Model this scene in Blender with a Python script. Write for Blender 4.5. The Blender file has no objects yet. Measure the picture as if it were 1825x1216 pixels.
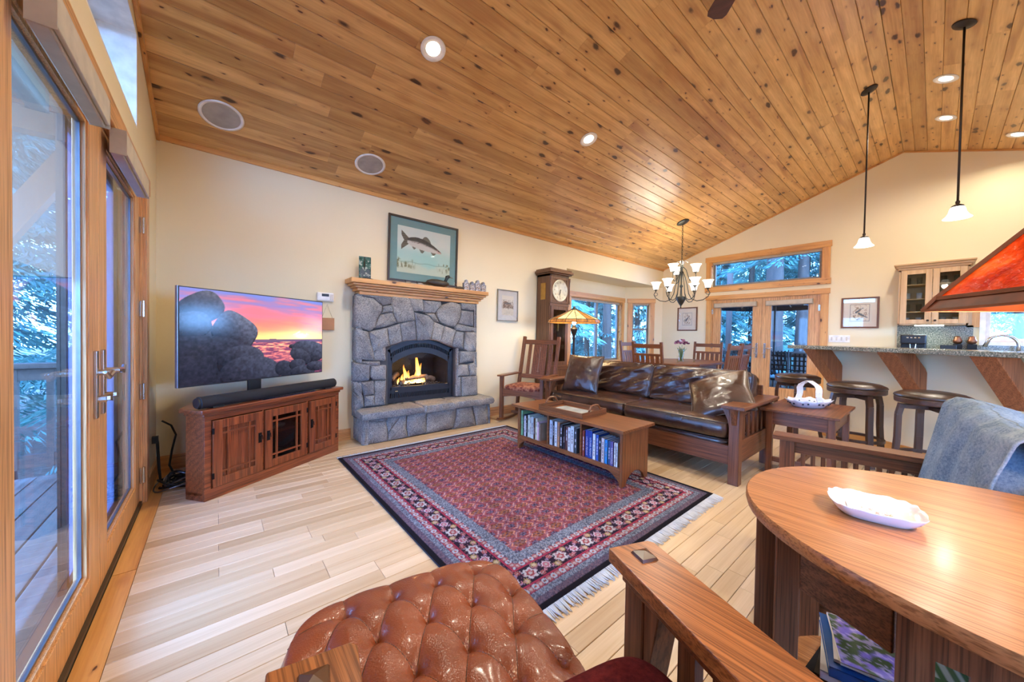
import bpy, math, random
import numpy as np
from mathutils import Vector, Matrix
random.seed(7); rng = np.random.default_rng(7)
scn = bpy.context.scene
COL = scn.collection
PI = math.pi
R = math.radians

# ------------------------------------------------------------------ camera
H = 1.15
def make_camera():
    yaw, pit, rol = R(50.11), R(0.975), R(0.984)
    cy, sy, cp, sp = math.cos(yaw), math.sin(yaw), math.cos(pit), math.sin(pit)
    f0 = Vector((cy, sy, 0)); r0 = Vector((sy, -cy, 0)); u0 = Vector((0, 0, 1))
    w = f0 * cp - u0 * sp; u = u0 * cp + f0 * sp
    r = r0 * math.cos(rol) + u * math.sin(rol); u2 = u * math.cos(rol) - r0 * math.sin(rol)
    cam = bpy.data.cameras.new('camera'); cam.sensor_width = 36; cam.lens = 629.1 / 1825 * 36
    cam.clip_start = 0.02; cam.clip_end = 200
    o = bpy.data.objects.new('camera', cam); COL.objects.link(o)
    m = Matrix((r, u2, -w)).transposed().to_4x4(); m.translation = (0, 0, H); o.matrix_world = m
    scn.camera = o
make_camera()

# ------------------------------------------------------------------ world, exposure, lamps
def make_world():
    w = bpy.data.worlds.new('sky'); scn.world = w; w.use_nodes = True
    nt = w.node_tree; bg = nt.nodes['Background']
    tc = nt.nodes.new('ShaderNodeTexCoord'); sx = nt.nodes.new('ShaderNodeSeparateXYZ')
    rp = nt.nodes.new('ShaderNodeValToRGB')
    rp.color_ramp.elements[0].position = 0.0; rp.color_ramp.elements[0].color = (0.20, 0.47, 1.0, 1)
    rp.color_ramp.elements[1].position = 0.7; rp.color_ramp.elements[1].color = (0.13, 0.36, 1.0, 1)
    nt.links.new(tc.outputs['Generated'], sx.inputs[0]); nt.links.new(sx.outputs['Z'], rp.inputs[0])
    nt.links.new(rp.outputs[0], bg.inputs['Color']); bg.inputs['Strength'].default_value = 42.0
make_world()
scn.view_settings.view_transform = 'Standard'
scn.view_settings.look = 'None'
scn.view_settings.gamma = 1.0
scn.view_settings.use_curve_mapping = False
scn.view_settings.exposure = -0.12
try:
    scn.cycles.sample_clamp_indirect = 6.0
    scn.cycles.max_bounces = 10; scn.cycles.diffuse_bounces = 5; scn.cycles.transparent_max_bounces = 24
    scn.cycles.caustics_reflective = False; scn.cycles.caustics_refractive = False
except Exception:
    pass
WARM = (1.0, 0.91, 0.74)
def disk_lamp(name, loc, energy, size=0.11, color=WARM, rot=(0, 0, 0), spread=150):
    l = bpy.data.lights.new(name, 'AREA'); l.shape = 'DISK'; l.size = size; l.energy = energy; l.color = color
    l.spread = R(spread)
    o = bpy.data.objects.new(name, l); COL.objects.link(o); o.location = loc; o.rotation_euler = rot
    return o
def bulb(name, loc, energy, radius=0.03, color=WARM, parent=None):
    l = bpy.data.lights.new(name, 'POINT'); l.energy = energy; l.color = color; l.shadow_soft_size = radius
    o = bpy.data.objects.new(name, l); COL.objects.link(o); o.location = loc
    if parent: o.parent = parent
    return o
def ceil_z(y):
    return 2.69 + (4 - y) * 0.352 if y > 0.363 else 3.97 - (0.363 - y) * 0.352
CANS = [(1.216, 2.417), (3.03, 2.411), (5.69, -0.011), (6.675, -0.024), (7.30, -0.577)]     # seen in the picture
FILL_CANS = [(1.3, -1.7), (3.4, -1.7), (5.0, -1.9), (-0.0, 0.9), (4.7, 2.41), (3.0, 0.1)]                  # lamps added at the ceiling as fill light, none of them seen
CAN_W = 30
for i_, (cx, cy_) in enumerate(CANS):
    disk_lamp('can_or_fill_lamp', (cx, cy_, ceil_z(cy_) - 0.035), (CAN_W, CAN_W, CAN_W, CAN_W * .6, CAN_W * .3)[i_])
for cx, cy_ in FILL_CANS:
    disk_lamp('can_or_fill_lamp', (cx, cy_, ceil_z(cy_) - 0.035), CAN_W * (.35 if cx < .1 else 1))

# ------------------------------------------------------------------ node helpers
MATS = {}
def srgb(r, g, b):
    f = lambda c: c / 12.92 if c <= 0.04045 else ((c + 0.055) / 1.055) ** 2.4
    return (f(r / 255), f(g / 255), f(b / 255), 1)
class N:
    def __init__(self, name):
        self.m = bpy.data.materials.new(name); self.m.use_nodes = True
        self.nt = self.m.node_tree; self.b = self.nt.nodes['Principled BSDF']
    def n(self, t, **kw):
        nd = self.nt.nodes.new(t)
        for k, v in kw.items():
            if k in nd.inputs.keys() if hasattr(nd.inputs, 'keys') else False: nd.inputs[k].default_value = v
            else: setattr(nd, k, v)
        return nd
    def l(self, a, b): self.nt.links.new(a, b)
    def math(self, op, a, b=None):
        nd = self.n('ShaderNodeMath', operation=op)
        for i, v in enumerate((a, b)):
            if v is None: continue
            if isinstance(v, (int, float)): nd.inputs[i].default_value = v
            else: self.l(v, nd.inputs[i])
        return nd.outputs[0]
    def mix(self, fac, a, b, mode='MIX'):
        nd = self.n('ShaderNodeMix', data_type='RGBA', blend_type=mode)
        for sock, v in ((nd.inputs[0], fac), (nd.inputs[6], a), (nd.inputs[7], b)):
            if isinstance(v, (int, float)): sock.default_value = v
            elif isinstance(v, tuple): sock.default_value = v
            else: self.l(v, sock)
        return nd.outputs[2]
    def ramp(self, fac, stops):
        nd = self.n('ShaderNodeValToRGB'); cr = nd.color_ramp
        while len(cr.elements) < len(stops): cr.elements.new(0.5)
        for e, (p, c) in zip(cr.elements, stops):
            e.position = p; e.color = c if len(c) == 4 else (*c, 1)
        self.l(fac, nd.inputs[0]); return nd.outputs[0]
    def coords(self, scale=(1, 1, 1), rand=True):
        tc = self.n('ShaderNodeTexCoord'); v = tc.outputs['Object']
        if rand:
            oi = self.n('ShaderNodeObjectInfo'); a = self.n('ShaderNodeVectorMath', operation='ADD')
            s = self.math('MULTIPLY', oi.outputs['Random'], 37.0)
            cb = self.n('ShaderNodeCombineXYZ'); 
            for i in range(3): self.l(s, cb.inputs[i])
            self.l(v, a.inputs[0]); self.l(cb.outputs[0], a.inputs[1]); v = a.outputs[0]
        mp = self.n('ShaderNodeMapping'); mp.inputs['Scale'].default_value = scale; self.l(v, mp.inputs[0])
        return mp.outputs[0]
    def noise(self, vec, scale=5, detail=4, rough=0.5, dist=0.0):
        nd = self.n('ShaderNodeTexNoise'); nd.inputs['Scale'].default_value = scale; nd.inputs['Detail'].default_value = detail
        nd.inputs['Roughness'].default_value = rough; nd.inputs['Distortion'].default_value = dist
        if vec is not None: self.l(vec, nd.inputs['Vector'])
        return nd.outputs['Fac']
    def bump(self, h, strength=0.2, dist=0.01):
        nd = self.n('ShaderNodeBump'); nd.inputs['Strength'].default_value = strength; nd.inputs['Distance'].default_value = dist
        self.l(h, nd.inputs['Height']); self.l(nd.outputs[0], self.b.inputs['Normal'])
    def set(self, base=None, rough=None, metal=None, spec=None, coat=None):
        b = self.b
        if base is not None:
            if isinstance(base, tuple): b.inputs['Base Color'].default_value = base
            else: self.l(base, b.inputs['Base Color'])
        if rough is not None:
            if isinstance(rough, (int, float)): b.inputs['Roughness'].default_value = rough
            else: self.l(rough, b.inputs['Roughness'])
        if metal is not None: b.inputs['Metallic'].default_value = metal
        if spec is not None: b.inputs['Specular IOR Level'].default_value = spec
        if coat is not None: b.inputs['Coat Weight'].default_value = coat; b.inputs['Coat Roughness'].default_value = 0.15
        return self.m
def plain(name, rgb, rough=0.5, metal=0.0, spec=None, noise=0.06, coat=None):
    if name in MATS: return MATS[name]
    k = N(name); c = srgb(*rgb); f = k.noise(k.coords(), 14, 3)
    lo = tuple(max(0, x * (1 - noise * 2)) for x in c[:3]) + (1,); hi = tuple(min(1, x * (1 + noise * 2)) for x in c[:3]) + (1,)
    MATS[name] = k.set(k.ramp(f, [(0.3, lo), (0.7, hi)]), rough, metal, spec, coat); return MATS[name]
def glow(name, rgb, strength):
    if name in MATS: return MATS[name]
    k = N(name); k.set((0.8, 0.8, 0.8, 1), 0.4); k.b.inputs['Emission Color'].default_value = (*rgb, 1)
    k.b.inputs['Emission Strength'].default_value = strength; MATS[name] = k.m; return k.m

# woods: dark colour, light colour, knots, roughness, contrast of each board
WOODS = {
 'oak':    dict(a=(74, 40, 23), b=(134, 82, 51), rough=0.36, st=22),
 'oakmid': dict(a=(84, 48, 26), b=(146, 92, 56), rough=0.28, st=22),
 'oakarm': dict(a=(104, 58, 30), b=(176, 112, 64), rough=0.30, st=24),
 'oaktop': dict(a=(152, 98, 58), b=(184, 128, 80), rough=0.30, st=18),
 'cabinet': dict(a=(82, 36, 18), b=(154, 80, 42), rough=0.30, st=16),
 'clock':  dict(a=(74, 47, 30), b=(122, 84, 56), rough=0.4, st=18),
 'pine':   dict(a=(190, 128, 66), b=(226, 170, 100), rough=0.38, st=9, knots=1.0, kd=0.10),
 'fir':    dict(a=(196, 138, 84), b=(224, 172, 116), rough=0.38, st=20),
 'ceiling': dict(a=(188, 136, 76), b=(232, 188, 122), rough=0.32, st=7, knots=1.0, kd=0.155, var=0.25),
 'floor':  dict(a=(194, 164, 126), b=(214, 188, 152), rough=0.28, st=14, knots=0.4, kd=0.04, var=0.16),
 'corbel': dict(a=(138, 80, 48), b=(182, 114, 72), rough=0.42, st=16),
 'maple':  dict(a=(184, 144, 98), b=(212, 174, 126), rough=0.4, st=12),
 'stool':  dict(a=(48, 30, 20), b=(86, 56, 38), rough=0.35, st=14),
 'deck':   dict(a=(66, 58, 54), b=(112, 100, 92), rough=0.75, st=14, var=0.3),
 'rail':   dict(a=(58, 46, 40), b=(88, 70, 60), rough=0.7, st=12),
 'bark':   dict(a=(46, 38, 34), b=(84, 70, 60), rough=0.9, st=4),
 'fan':    dict(a=(66, 34, 28), b=(96, 52, 42), rough=0.4, st=14),
}
def wood(kind, axis):
    key = f'wood_{kind}_{"xyz"[axis]}'
    if key in MATS: return MATS[key]
    W = WOODS[kind]; k = N(key); st = W['st']
    sc = [st, st, st]; sc[axis] = 1.0
    v = k.coords(tuple(sc))
    big = k.noise(v, 1.6, 3, 0.55, 0.8)
    sc2 = [st * 9, st * 9, st * 9]; sc2[axis] = 3.0
    fine = k.noise(k.coords(tuple(sc2)), 1.3, 2, 0.6)
    wv = k.n('ShaderNodeTexWave'); wv.wave_type = 'RINGS'; wv.rings_direction = 'XYZ'[axis] if False else 'SPHERICAL'
    wv.inputs['Scale'].default_value = 0.55; wv.inputs['Distortion'].default_value = 5.0; wv.inputs['Detail'].default_value = 2
    k.l(v, wv.inputs['Vector'])
    f = k.math('ADD', k.math('MULTIPLY', big, 0.42), k.math('ADD', k.math('MULTIPLY', fine, 0.44), k.math('MULTIPLY', wv.outputs['Fac'], 0.14)))
    a, b = srgb(*W['a']), srgb(*W['b'])
    col = k.ramp(f, [(0.26, a), (0.70, b)])
    if kind.startswith('oak') or kind in ('cabinet', 'clock', 'fir', 'corbel'):
        col = k.mix(1.0, col, k.ramp(fine, [(0.36, (0.62, 0.58, 0.54, 1)), (0.52, (1.06, 1.06, 1.06, 1))]), 'MULTIPLY')
    if 'var' in W:
        oi = k.n('ShaderNodeObjectInfo'); r = k.math('FRACT', k.math('MULTIPLY', oi.outputs['Random'], 7.31))
        g = 1 - W['var']
        tint = k.ramp(r, [(0.0, (g * 0.96, g * 0.88, g * 0.78, 1)), (0.45, (1, 0.97, 0.93, 1)), (0.8, (1, 1, 1, 1)), (1.0, (1.12, 1.12, 1.14, 1))])
        col = k.mix(1.0, col, tint, 'MULTIPLY')
    if W.get('knots'):
        ks = [7.5, 7.5, 7.5]; ks[axis] = 3.2
        for (scl, thr, dark, rnd) in ((1.0, W['kd'], (50, 22, 10), 0.0), (1.9, W['kd'] * 0.6, (70, 30, 14), 9.1)):
            kv = k.coords(tuple(x * scl for x in ks)); vo = k.n('ShaderNodeTexVoronoi'); vo.inputs['Scale'].default_value = 1.0
            wob = k.noise(kv, 3.0, 2); ad = k.n('ShaderNodeVectorMath', operation='ADD'); 
            cb = k.n('ShaderNodeCombineXYZ'); k.l(k.math('MULTIPLY', wob, 0.25), cb.inputs[0]); k.l(k.math('ADD', k.math('MULTIPLY', wob, 0.25), rnd), cb.inputs[1])
            k.l(kv, ad.inputs[0]); k.l(cb.outputs[0], ad.inputs[1]); k.l(ad.outputs[0], vo.inputs['Vector'])
            d = vo.outputs['Distance']
            halo = k.ramp(d, [(thr * 0.9, (0.6,) * 3), (thr * 2.6, (0, 0, 0))])
            core = k.ramp(d, [(thr * 0.75, (1, 1, 1)), (thr * 1.15, (0, 0, 0))])
            strength = W['knots'] * 0.92
            col = k.mix(k.math('MULTIPLY', halo, 0.55 * W['knots']), col, srgb(140, 76, 32))
            col = k.mix(k.math('MULTIPLY', core, strength), col, srgb(*dark))
        if kind in ('ceiling', 'pine'):
            s3 = [9, 9, 9]; s3[axis] = 0.7
            stk = k.noise(k.coords(tuple(s3)), 1.0, 2, 0.5, 0.3)
            col = k.mix(k.math('MULTIPLY', k.ramp(stk, [(0.58, (0, 0, 0)), (0.68, (1, 1, 1))]), 0.5), col, srgb(150, 88, 40))
    k.set(col, W['rough'], coat=0.25 if kind in ('oaktop', 'ceiling', 'cabinet') else None)
    if kind == 'ceiling': k.b.inputs['Coat Roughness'].default_value = 0.32
    k.bump(fine, 0.10, 0.002)
    MATS[key] = k.m; return k.m

def leather(name, rgb_a, rgb_b, rough=0.32, wr=0.5, coat=0.3):
    if name in MATS: return MATS[name]
    k = N(name); v = k.coords(rand=True)
    n1 = k.noise(v, 6, 4, 0.5); col = k.ramp(n1, [(0.3, srgb(*rgb_a)), (0.7, srgb(*rgb_b))])
    vo = k.n('ShaderNodeTexVoronoi'); vo.inputs['Scale'].default_value = 260; k.l(v, vo.inputs['Vector'])
    big = k.noise(k.coords((1, 1, 1)), 7, 3, 0.5, 1.6)
    h = k.math('ADD', k.math('MULTIPLY', vo.outputs['Distance'], 0.06), k.math('MULTIPLY', big, wr))
    k.set(col, rough, coat=coat); k.bump(h, 0.55, 0.02); MATS[name] = k.m; return k.m
def fabric(name, rgb_a, rgb_b, scale=120, rough=0.95):
    if name in MATS: return MATS[name]
    k = N(name); v = k.coords(); n1 = k.noise(v, scale, 3, 0.7); n2 = k.noise(v, 9, 3)
    f = k.math('ADD', k.math('MULTIPLY', n1, 0.6), k.math('MULTIPLY', n2, 0.4))
    k.set(k.ramp(f, [(0.36, srgb(*rgb_a)), (0.64, srgb(*rgb_b))]), rough, spec=0.1); k.bump(n1, 0.4, 0.003); MATS[name] = k.m; return k.m
def wallmat():
    k = N('cream_wall_paint'); v = k.coords(rand=False); n1 = k.noise(v, 60, 3, 0.5)
    k.set(k.ramp(k.noise(v, 1.2, 2), [(0.3, srgb(230, 214, 176)), (0.7, srgb(236, 220, 184))]), 0.75, spec=0.25); k.bump(n1, 0.12, 0.004)
    MATS['wall'] = k.m; return k.m
wallmat()
def vcol(name, rough=0.6, emit=0.0, bump=0.0, coat=None, spec=None):
    if name in MATS: return MATS[name]
    k = N(name); a = k.n('ShaderNodeAttribute', attribute_name='paint')
    k.set(a.outputs['Color'], rough, coat=coat, spec=spec)
    if emit:
        k.l(a.outputs['Color'], k.b.inputs['Emission Color']); k.b.inputs['Emission Strength'].default_value = emit
    if bump: k.bump(k.noise(k.coords(rand=False), 350, 2), bump, 0.004)
    MATS[name] = k.m; return k.m
def stonemat():
    k = N('granite_stone'); v = k.coords()
    sp = k.noise(v, 120, 3, 0.75); bg = k.noise(v, 5, 4, 0.6)
    oi = k.n('ShaderNodeObjectInfo'); r = k.math('FRACT', k.math('MULTIPLY', oi.outputs['Random'], 5.7))
    base = k.ramp(bg, [(0.3, srgb(104, 102, 104)), (0.55, srgb(136, 134, 132)), (0.75, srgb(158, 150, 140))])
    tint = k.ramp(r, [(0, (0.78, 0.8, 0.84, 1)), (0.5, (0.96, 0.95, 0.94, 1)), (1, (1.14, 1.08, 1.0, 1))])
    col = k.mix(1.0, base, tint, 'MULTIPLY')
    col = k.mix(1.0, col, k.ramp(sp, [(0.38, (0.42, 0.42, 0.45, 1)), (0.5, (1, 1, 1, 1)), (0.64, (1.5, 1.48, 1.42, 1))]), 'MULTIPLY')
    k.set(col, 0.8); h = k.math('ADD', k.math('MULTIPLY', sp, 0.35), k.noise(v, 22, 4, 0.65))
    k.bump(h, 0.7, 0.012); MATS['stone'] = k.m
stonemat()
def granitemat():
    k = N('granite_counter'); v = k.coords(rand=False)
    sp = k.noise(v, 95, 3, 0.7); b2 = k.noise(v, 30, 2)
    col = k.ramp(sp, [(0.36, srgb(48, 52, 48)), (0.47, srgb(104, 110, 100)), (0.56, srgb(150, 142, 124)), (0.66, srgb(206, 200, 184))])
    k.set(k.mix(k.math('MULTIPLY', b2, 0.4), col, srgb(116, 122, 108)), 0.14); MATS['granite'] = k.m
granitemat()
def glassmat(name='window_glass', refl=1.0, tint=(1, 1, 1, 1)):
    if name in MATS: return MATS[name]
    m = bpy.data.materials.new(name); m.use_nodes = True; nt = m.node_tree; nt.nodes.clear()
    o = nt.nodes.new('ShaderNodeOutputMaterial'); t = nt.nodes.new('ShaderNodeBsdfTransparent'); g = nt.nodes.new('ShaderNodeBsdfGlossy')
    g.inputs['Roughness'].default_value = 0.01; t.inputs[0].default_value = tint
    fr = nt.nodes.new('ShaderNodeFresnel'); ge = nt.nodes.new('ShaderNodeNewGeometry'); mr = nt.nodes.new('ShaderNodeMapRange')
    mr.inputs[3].default_value = 1.45; mr.inputs[4].default_value = 1 / 1.45; nt.links.new(ge.outputs['Backfacing'], mr.inputs[0]); nt.links.new(mr.outputs[0], fr.inputs[0])
    ml = nt.nodes.new('ShaderNodeMath'); ml.operation = 'MULTIPLY'; ml.inputs[1].default_value = refl; nt.links.new(fr.outputs[0], ml.inputs[0])
    mx = nt.nodes.new('ShaderNodeMixShader'); nt.links.new(ml.outputs[0], mx.inputs[0]); nt.links.new(t.outputs[0], mx.inputs[1]); nt.links.new(g.outputs[0], mx.inputs[2])
    nt.links.new(mx.outputs[0], o.inputs[0]); MATS[name] = m; return m
def screenmat(name, rgb, alpha):
    if name in MATS: return MATS[name]
    m = bpy.data.materials.new(name); m.use_nodes = True; nt = m.node_tree; nt.nodes.clear()
    o = nt.nodes.new('ShaderNodeOutputMaterial'); t = nt.nodes.new('ShaderNodeBsdfTransparent'); d = nt.nodes.new('ShaderNodeBsdfDiffuse')
    tr = nt.nodes.new('ShaderNodeBsdfTranslucent'); ad = nt.nodes.new('ShaderNodeMixShader'); d.inputs[0].default_value = srgb(*rgb); tr.inputs[0].default_value = srgb(*rgb)
    nz = nt.nodes.new('ShaderNodeTexNoise'); nz.inputs['Scale'].default_value = 400
    mr = nt.nodes.new('ShaderNodeMapRange'); mr.inputs[3].default_value = alpha - 0.06; mr.inputs[4].default_value = alpha + 0.06; nt.links.new(nz.outputs[0], mr.inputs[0])
    nt.links.new(d.outputs[0], ad.inputs[1]); nt.links.new(tr.outputs[0], ad.inputs[2]); ad.inputs[0].default_value = 0.5
    mx = nt.nodes.new('ShaderNodeMixShader'); nt.links.new(mr.outputs[0], mx.inputs[0]); nt.links.new(t.outputs[0], mx.inputs[1]); nt.links.new(ad.outputs[0], mx.inputs[2])
    nt.links.new(mx.outputs[0], o.inputs[0]); MATS[name] = m; return m

M = MATS
plain('white_paint', (236, 232, 226), 0.45); plain('vinyl', (206, 196, 180), 0.45); plain('greyframe', (126, 118, 108), 0.45)
plain('black_metal', (22, 22, 24), 0.45, 0.6); plain('insert_metal', (50, 50, 54), 0.42, 0.5); plain('dark_iron', (66, 66, 60), 0.42, 0.7); plain('bronze', (56, 46, 38), 0.4, 0.6); plain('peg_wood', (86, 58, 38), 0.22)
plain('nickel', (190, 184, 176), 0.25, 1.0); plain('chrome', (220, 220, 222), 0.12, 1.0); plain('copper', (150, 100, 74), 0.35, 0.9)
plain('black_plastic', (16, 16, 18), 0.38); plain('speaker_cloth', (168, 160, 148), 0.9); plain('black_cloth', (26, 26, 28), 0.85)
plain('porcelain', (222, 222, 230), 0.12, coat=0.6, noise=0.01); plain('mat_teal', (110, 150, 148), 0.8, noise=0.02); plain('mat_cream', (226, 216, 198), 0.8, noise=0.02)
plain('mat_grey', (196, 194, 188), 0.8, noise=0.02); plain('frame_black', (58, 46, 38), 0.4); plain('frame_silver', (150, 142, 126), 0.35, 0.7); plain('frame_walnut', (112, 68, 38), 0.4)
plain('paper', (226, 222, 212), 0.8, noise=0.02); plain('shadow_box', (14, 13, 12), 0.9); plain('mortar', (74, 72, 72), 0.95); plain('rubber', (24, 24, 24), 0.8)
plain('blind_cloth', (190, 176, 152), 0.7); plain('blind_case', (176, 160, 138), 0.5); plain('steel_grey', (120, 120, 124), 0.3, 0.8)
plain('navy_cloth', (18, 18, 30), 0.95); plain('fringe_cloth', (196, 200, 206), 0.9); plain('brass', (176, 136, 74), 0.3, 0.9)
plain('cushion_blue', (110, 160, 190), 0.9); plain('ground', (92, 82, 70), 0.95, noise=0.2); plain('threshold', (70, 56, 42), 0.5)
leather('leather_brown', (50, 30, 22), (74, 46, 34), 0.25, 0.5, 0.4)
leather('leather_tan', (114, 54, 28), (140, 72, 42), 0.30, 0.03, 0.25)
leather('leather_seat', (40, 26, 18), (62, 40, 28), 0.28, 0.02, 0.3)
fabric('blue_cloth', (92, 110, 130), (146, 160, 172)); fabric('burgundy', (66, 18, 24), (104, 36, 38), 60)
glassmat()
glow('lamp_white', (1.0, 0.90, 0.74), 9.0); glow('shade_white', (1.0, 0.90, 0.78), 3.0); glow('under_cabinet', (0.85, 1.0, 0.95), 12.0)

# ------------------------------------------------------------------ mesh helpers
class MB:
    def __init__(s): s.v = []; s.f = []
    def add(s, vs, fs):
        o = len(s.v); s.v += [tuple(p) for p in vs]; s.f += [tuple(i + o for i in f) for f in fs]; return s
    def box(s, x0, x1, y0, y1, z0, z1):
        if x0 > x1: x0, x1 = x1, x0
        if y0 > y1: y0, y1 = y1, y0
        if z0 > z1: z0, z1 = z1, z0
        return s.add([(x0, y0, z0), (x1, y0, z0), (x1, y1, z0), (x0, y1, z0), (x0, y0, z1), (x1, y0, z1), (x1, y1, z1), (x0, y1, z1)],
                     [(0, 3, 2, 1), (4, 5, 6, 7), (0, 1, 5, 4), (1, 2, 6, 5), (2, 3, 7, 6), (3, 0, 4, 7)])
    def c(s, cx, cy, cz, sx, sy, sz): return s.box(cx - sx / 2, cx + sx / 2, cy - sy / 2, cy + sy / 2, cz - sz / 2, cz + sz / 2)
    def beam(s, p, q, w, h, up=(0, 0, 1), w2=None, h2=None):
        p, q = Vector(p), Vector(q); d = (q - p).normalized(); u = Vector(up)
        sd = d.cross(u)
        if sd.length < 1e-4: sd = d.cross(Vector((0, 1, 0)))
        sd.normalize(); u = sd.cross(d); w2 = w if w2 is None else w2; h2 = h if h2 is None else h2
        vs = []
        for c0, ww, hh in ((p, w, h), (q, w2, h2)):
            for a, b in ((-1, -1), (1, -1), (1, 1), (-1, 1)): vs.append(c0 + sd * a * ww / 2 + u * b * hh / 2)
        return s.add(vs, [(3, 2, 1, 0), (4, 5, 6, 7), (0, 1, 5, 4), (1, 2, 6, 5), (2, 3, 7, 6), (3, 0, 4, 7)])
    def tube(s, pts, r, n=8, closed=False):
        pts = [Vector(p) for p in pts]; m = len(pts); rs = r if isinstance(r, (list, tuple)) else [r] * m
        prev = None; rings = []
        for i, p in enumerate(pts):
            a = pts[(i - 1) % m] if (closed or i > 0) else p; b = pts[(i + 1) % m] if (closed or i < m - 1) else p
            d = (b - a).normalized()
            if prev is None:
                x = d.orthogonal().normalized()
            else:
                x = (prev - d * prev.dot(d)); x = x.normalized() if x.length > 1e-5 else d.orthogonal().normalized()
            prev = x; y = d.cross(x)
            rings.append([p + (x * math.cos(2 * PI * k / n) + y * math.sin(2 * PI * k / n)) * rs[i] for k in range(n)])
        vs = [v for r_ in rings for v in r_]; fs = []
        for i in range(m if closed else m - 1):
            j = (i + 1) % m
            for k in range(n): fs.append((i * n + k, i * n + (k + 1) % n, j * n + (k + 1) % n, j * n + k))
        if not closed: fs += [tuple(range(n - 1, -1, -1)), tuple((m - 1) * n + k for k in range(n))]
        return s.add(vs, fs)
    def lathe(s, prof, n=24, c=(0, 0, 0), sx=1, sy=1, cap=False):
        vs = []; fs = []; m = len(prof)
        for r, z in prof:
            for k in range(n): vs.append((c[0] + sx * r * math.cos(2 * PI * k / n), c[1] + sy * r * math.sin(2 * PI * k / n), c[2] + z))
        for i in range(m - 1):
            for k in range(n): fs.append((i * n + k, i * n + (k + 1) % n, (i + 1) * n + (k + 1) % n, (i + 1) * n + k))
        if cap and prof[0][0] > 1e-4: fs.append(tuple(range(n - 1, -1, -1)))
        if cap and prof[-1][0] > 1e-4: fs.append(tuple((m - 1) * n + k for k in range(n)))
        return s.add(vs, fs)
    def prism(s, poly, a, b, plane='xy'):
        # poly 2d counter-clockwise; extruded from a to b along the third axis
        def P(u, v, w): return {'xy': (u, v, w), 'xz': (u, w, v), 'yz': (w, u, v)}[plane]
        n = len(poly); vs = [P(u, v, a) for u, v in poly] + [P(u, v, b) for u, v in poly]
        fs = [tuple(range(n - 1, -1, -1)), tuple(range(n, 2 * n))] + [(i, (i + 1) % n, n + (i + 1) % n, n + i) for i in range(n)]
        return s.add(vs, fs)
    def grid(s, fn, nu, nv, closed_u=False):
        vs = [fn(i / nu, j / nv) for j in range(nv + 1) for i in range(nu + 1)]
        w = nu + 1; fs = [(j * w + i, j * w + i + 1, (j + 1) * w + i + 1, (j + 1) * w + i) for j in range(nv) for i in range(nu)]
        return s.add(vs, fs)
    def xf(s, mat): s.v = [tuple(mat @ Vector(p)) for p in s.v]; return s
    def mesh(s, name, mat, smooth=False, fix=True):
        me = bpy.data.meshes.new(name); me.from_pydata(s.v, [], s.f); 
        if fix:
            import bmesh
            bm = bmesh.new(); bm.from_mesh(me); bmesh.ops.recalc_face_normals(bm, faces=bm.faces[:]); bm.to_mesh(me); bm.free()
        if isinstance(mat, str):
            if mat in WOODS:
                ex = [max(p[i] for p in s.v) - min(p[i] for p in s.v) for i in range(3)]; mat = wood(mat, ex.index(max(ex)))
            else: mat = MATS[mat]
        me.materials.append(mat)
        if smooth: me.polygons.foreach_set('use_smooth', [True] * len(me.polygons))
        return me
    def o(s, name, mat, parent=None, smooth=False, bevel=0.0, sub=0, auto=None, fix=True):
        ob = bpy.data.objects.new(name, s.mesh(name, mat, smooth or bool(auto), fix)); COL.objects.link(ob)
        if parent is not None: ob.parent = parent
        if bevel:
            m = ob.modifiers.new('b', 'BEVEL'); m.width = bevel; m.segments = 2; m.limit_method = 'ANGLE'; m.angle_limit = R(40)
        if sub:
            m = ob.modifiers.new('s', 'SUBSURF'); m.levels = sub; m.render_levels = sub
        if auto: ob.data.set_sharp_from_angle(angle=R(auto))
        return ob
def tag(o, label=None, cat=None, group=None, kind=None):
    if label: o['label'] = label
    if cat: o['category'] = cat
    if group: o['group'] = group
    if kind: o['kind'] = kind
    return o
def thing(name, label, cat, loc=(0, 0, 0), rz=0.0, group=None, kind=None):
    o = bpy.data.objects.new(name, None); COL.objects.link(o); o.location = (*loc, 0)[:3]; o.rotation_euler = (0, 0, rz); o.empty_display_size = 0.1
    return tag(o, label, cat, group, kind)
def struct(name, loc=(0, 0, 0), rz=0.0, label=None):
    return thing(name, label, None, loc, rz, kind='structure')
def inst(src, parent, loc=None, rot=None, scale=None, name=None):
    c = src.copy(); COL.objects.link(c); c.parent = parent
    if name: c.name = name
    if loc is not None: c.location = loc
    if rot is not None: c.rotation_euler = rot
    if scale is not None: c.scale = scale
    return c
def dup(root, loc, rz, label, group=None):
    r = root.copy(); COL.objects.link(r); r.location = loc; r.rotation_euler = (0, 0, rz); r['label'] = label
    if group: r['group'] = group
    for ch in list(root.children):
        c = ch.copy(); COL.objects.link(c); c.parent = r
        for g in list(ch.children):
            d = g.copy(); COL.objects.link(d); d.parent = c
    return r
def paint(ob, cols):
    a = ob.data.color_attributes.new('paint', 'FLOAT_COLOR', 'POINT')
    c = np.ones((len(ob.data.vertices), 4), np.float32); c[:, :3] = cols.reshape(-1, 3); a.data.foreach_set('color', c.ravel())
def lin(rgb):
    c = np.asarray(rgb, float) / 255.0
    return np.where(c <= 0.04045, c / 12.92, ((c + 0.055) / 1.055) ** 2.4)
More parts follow.
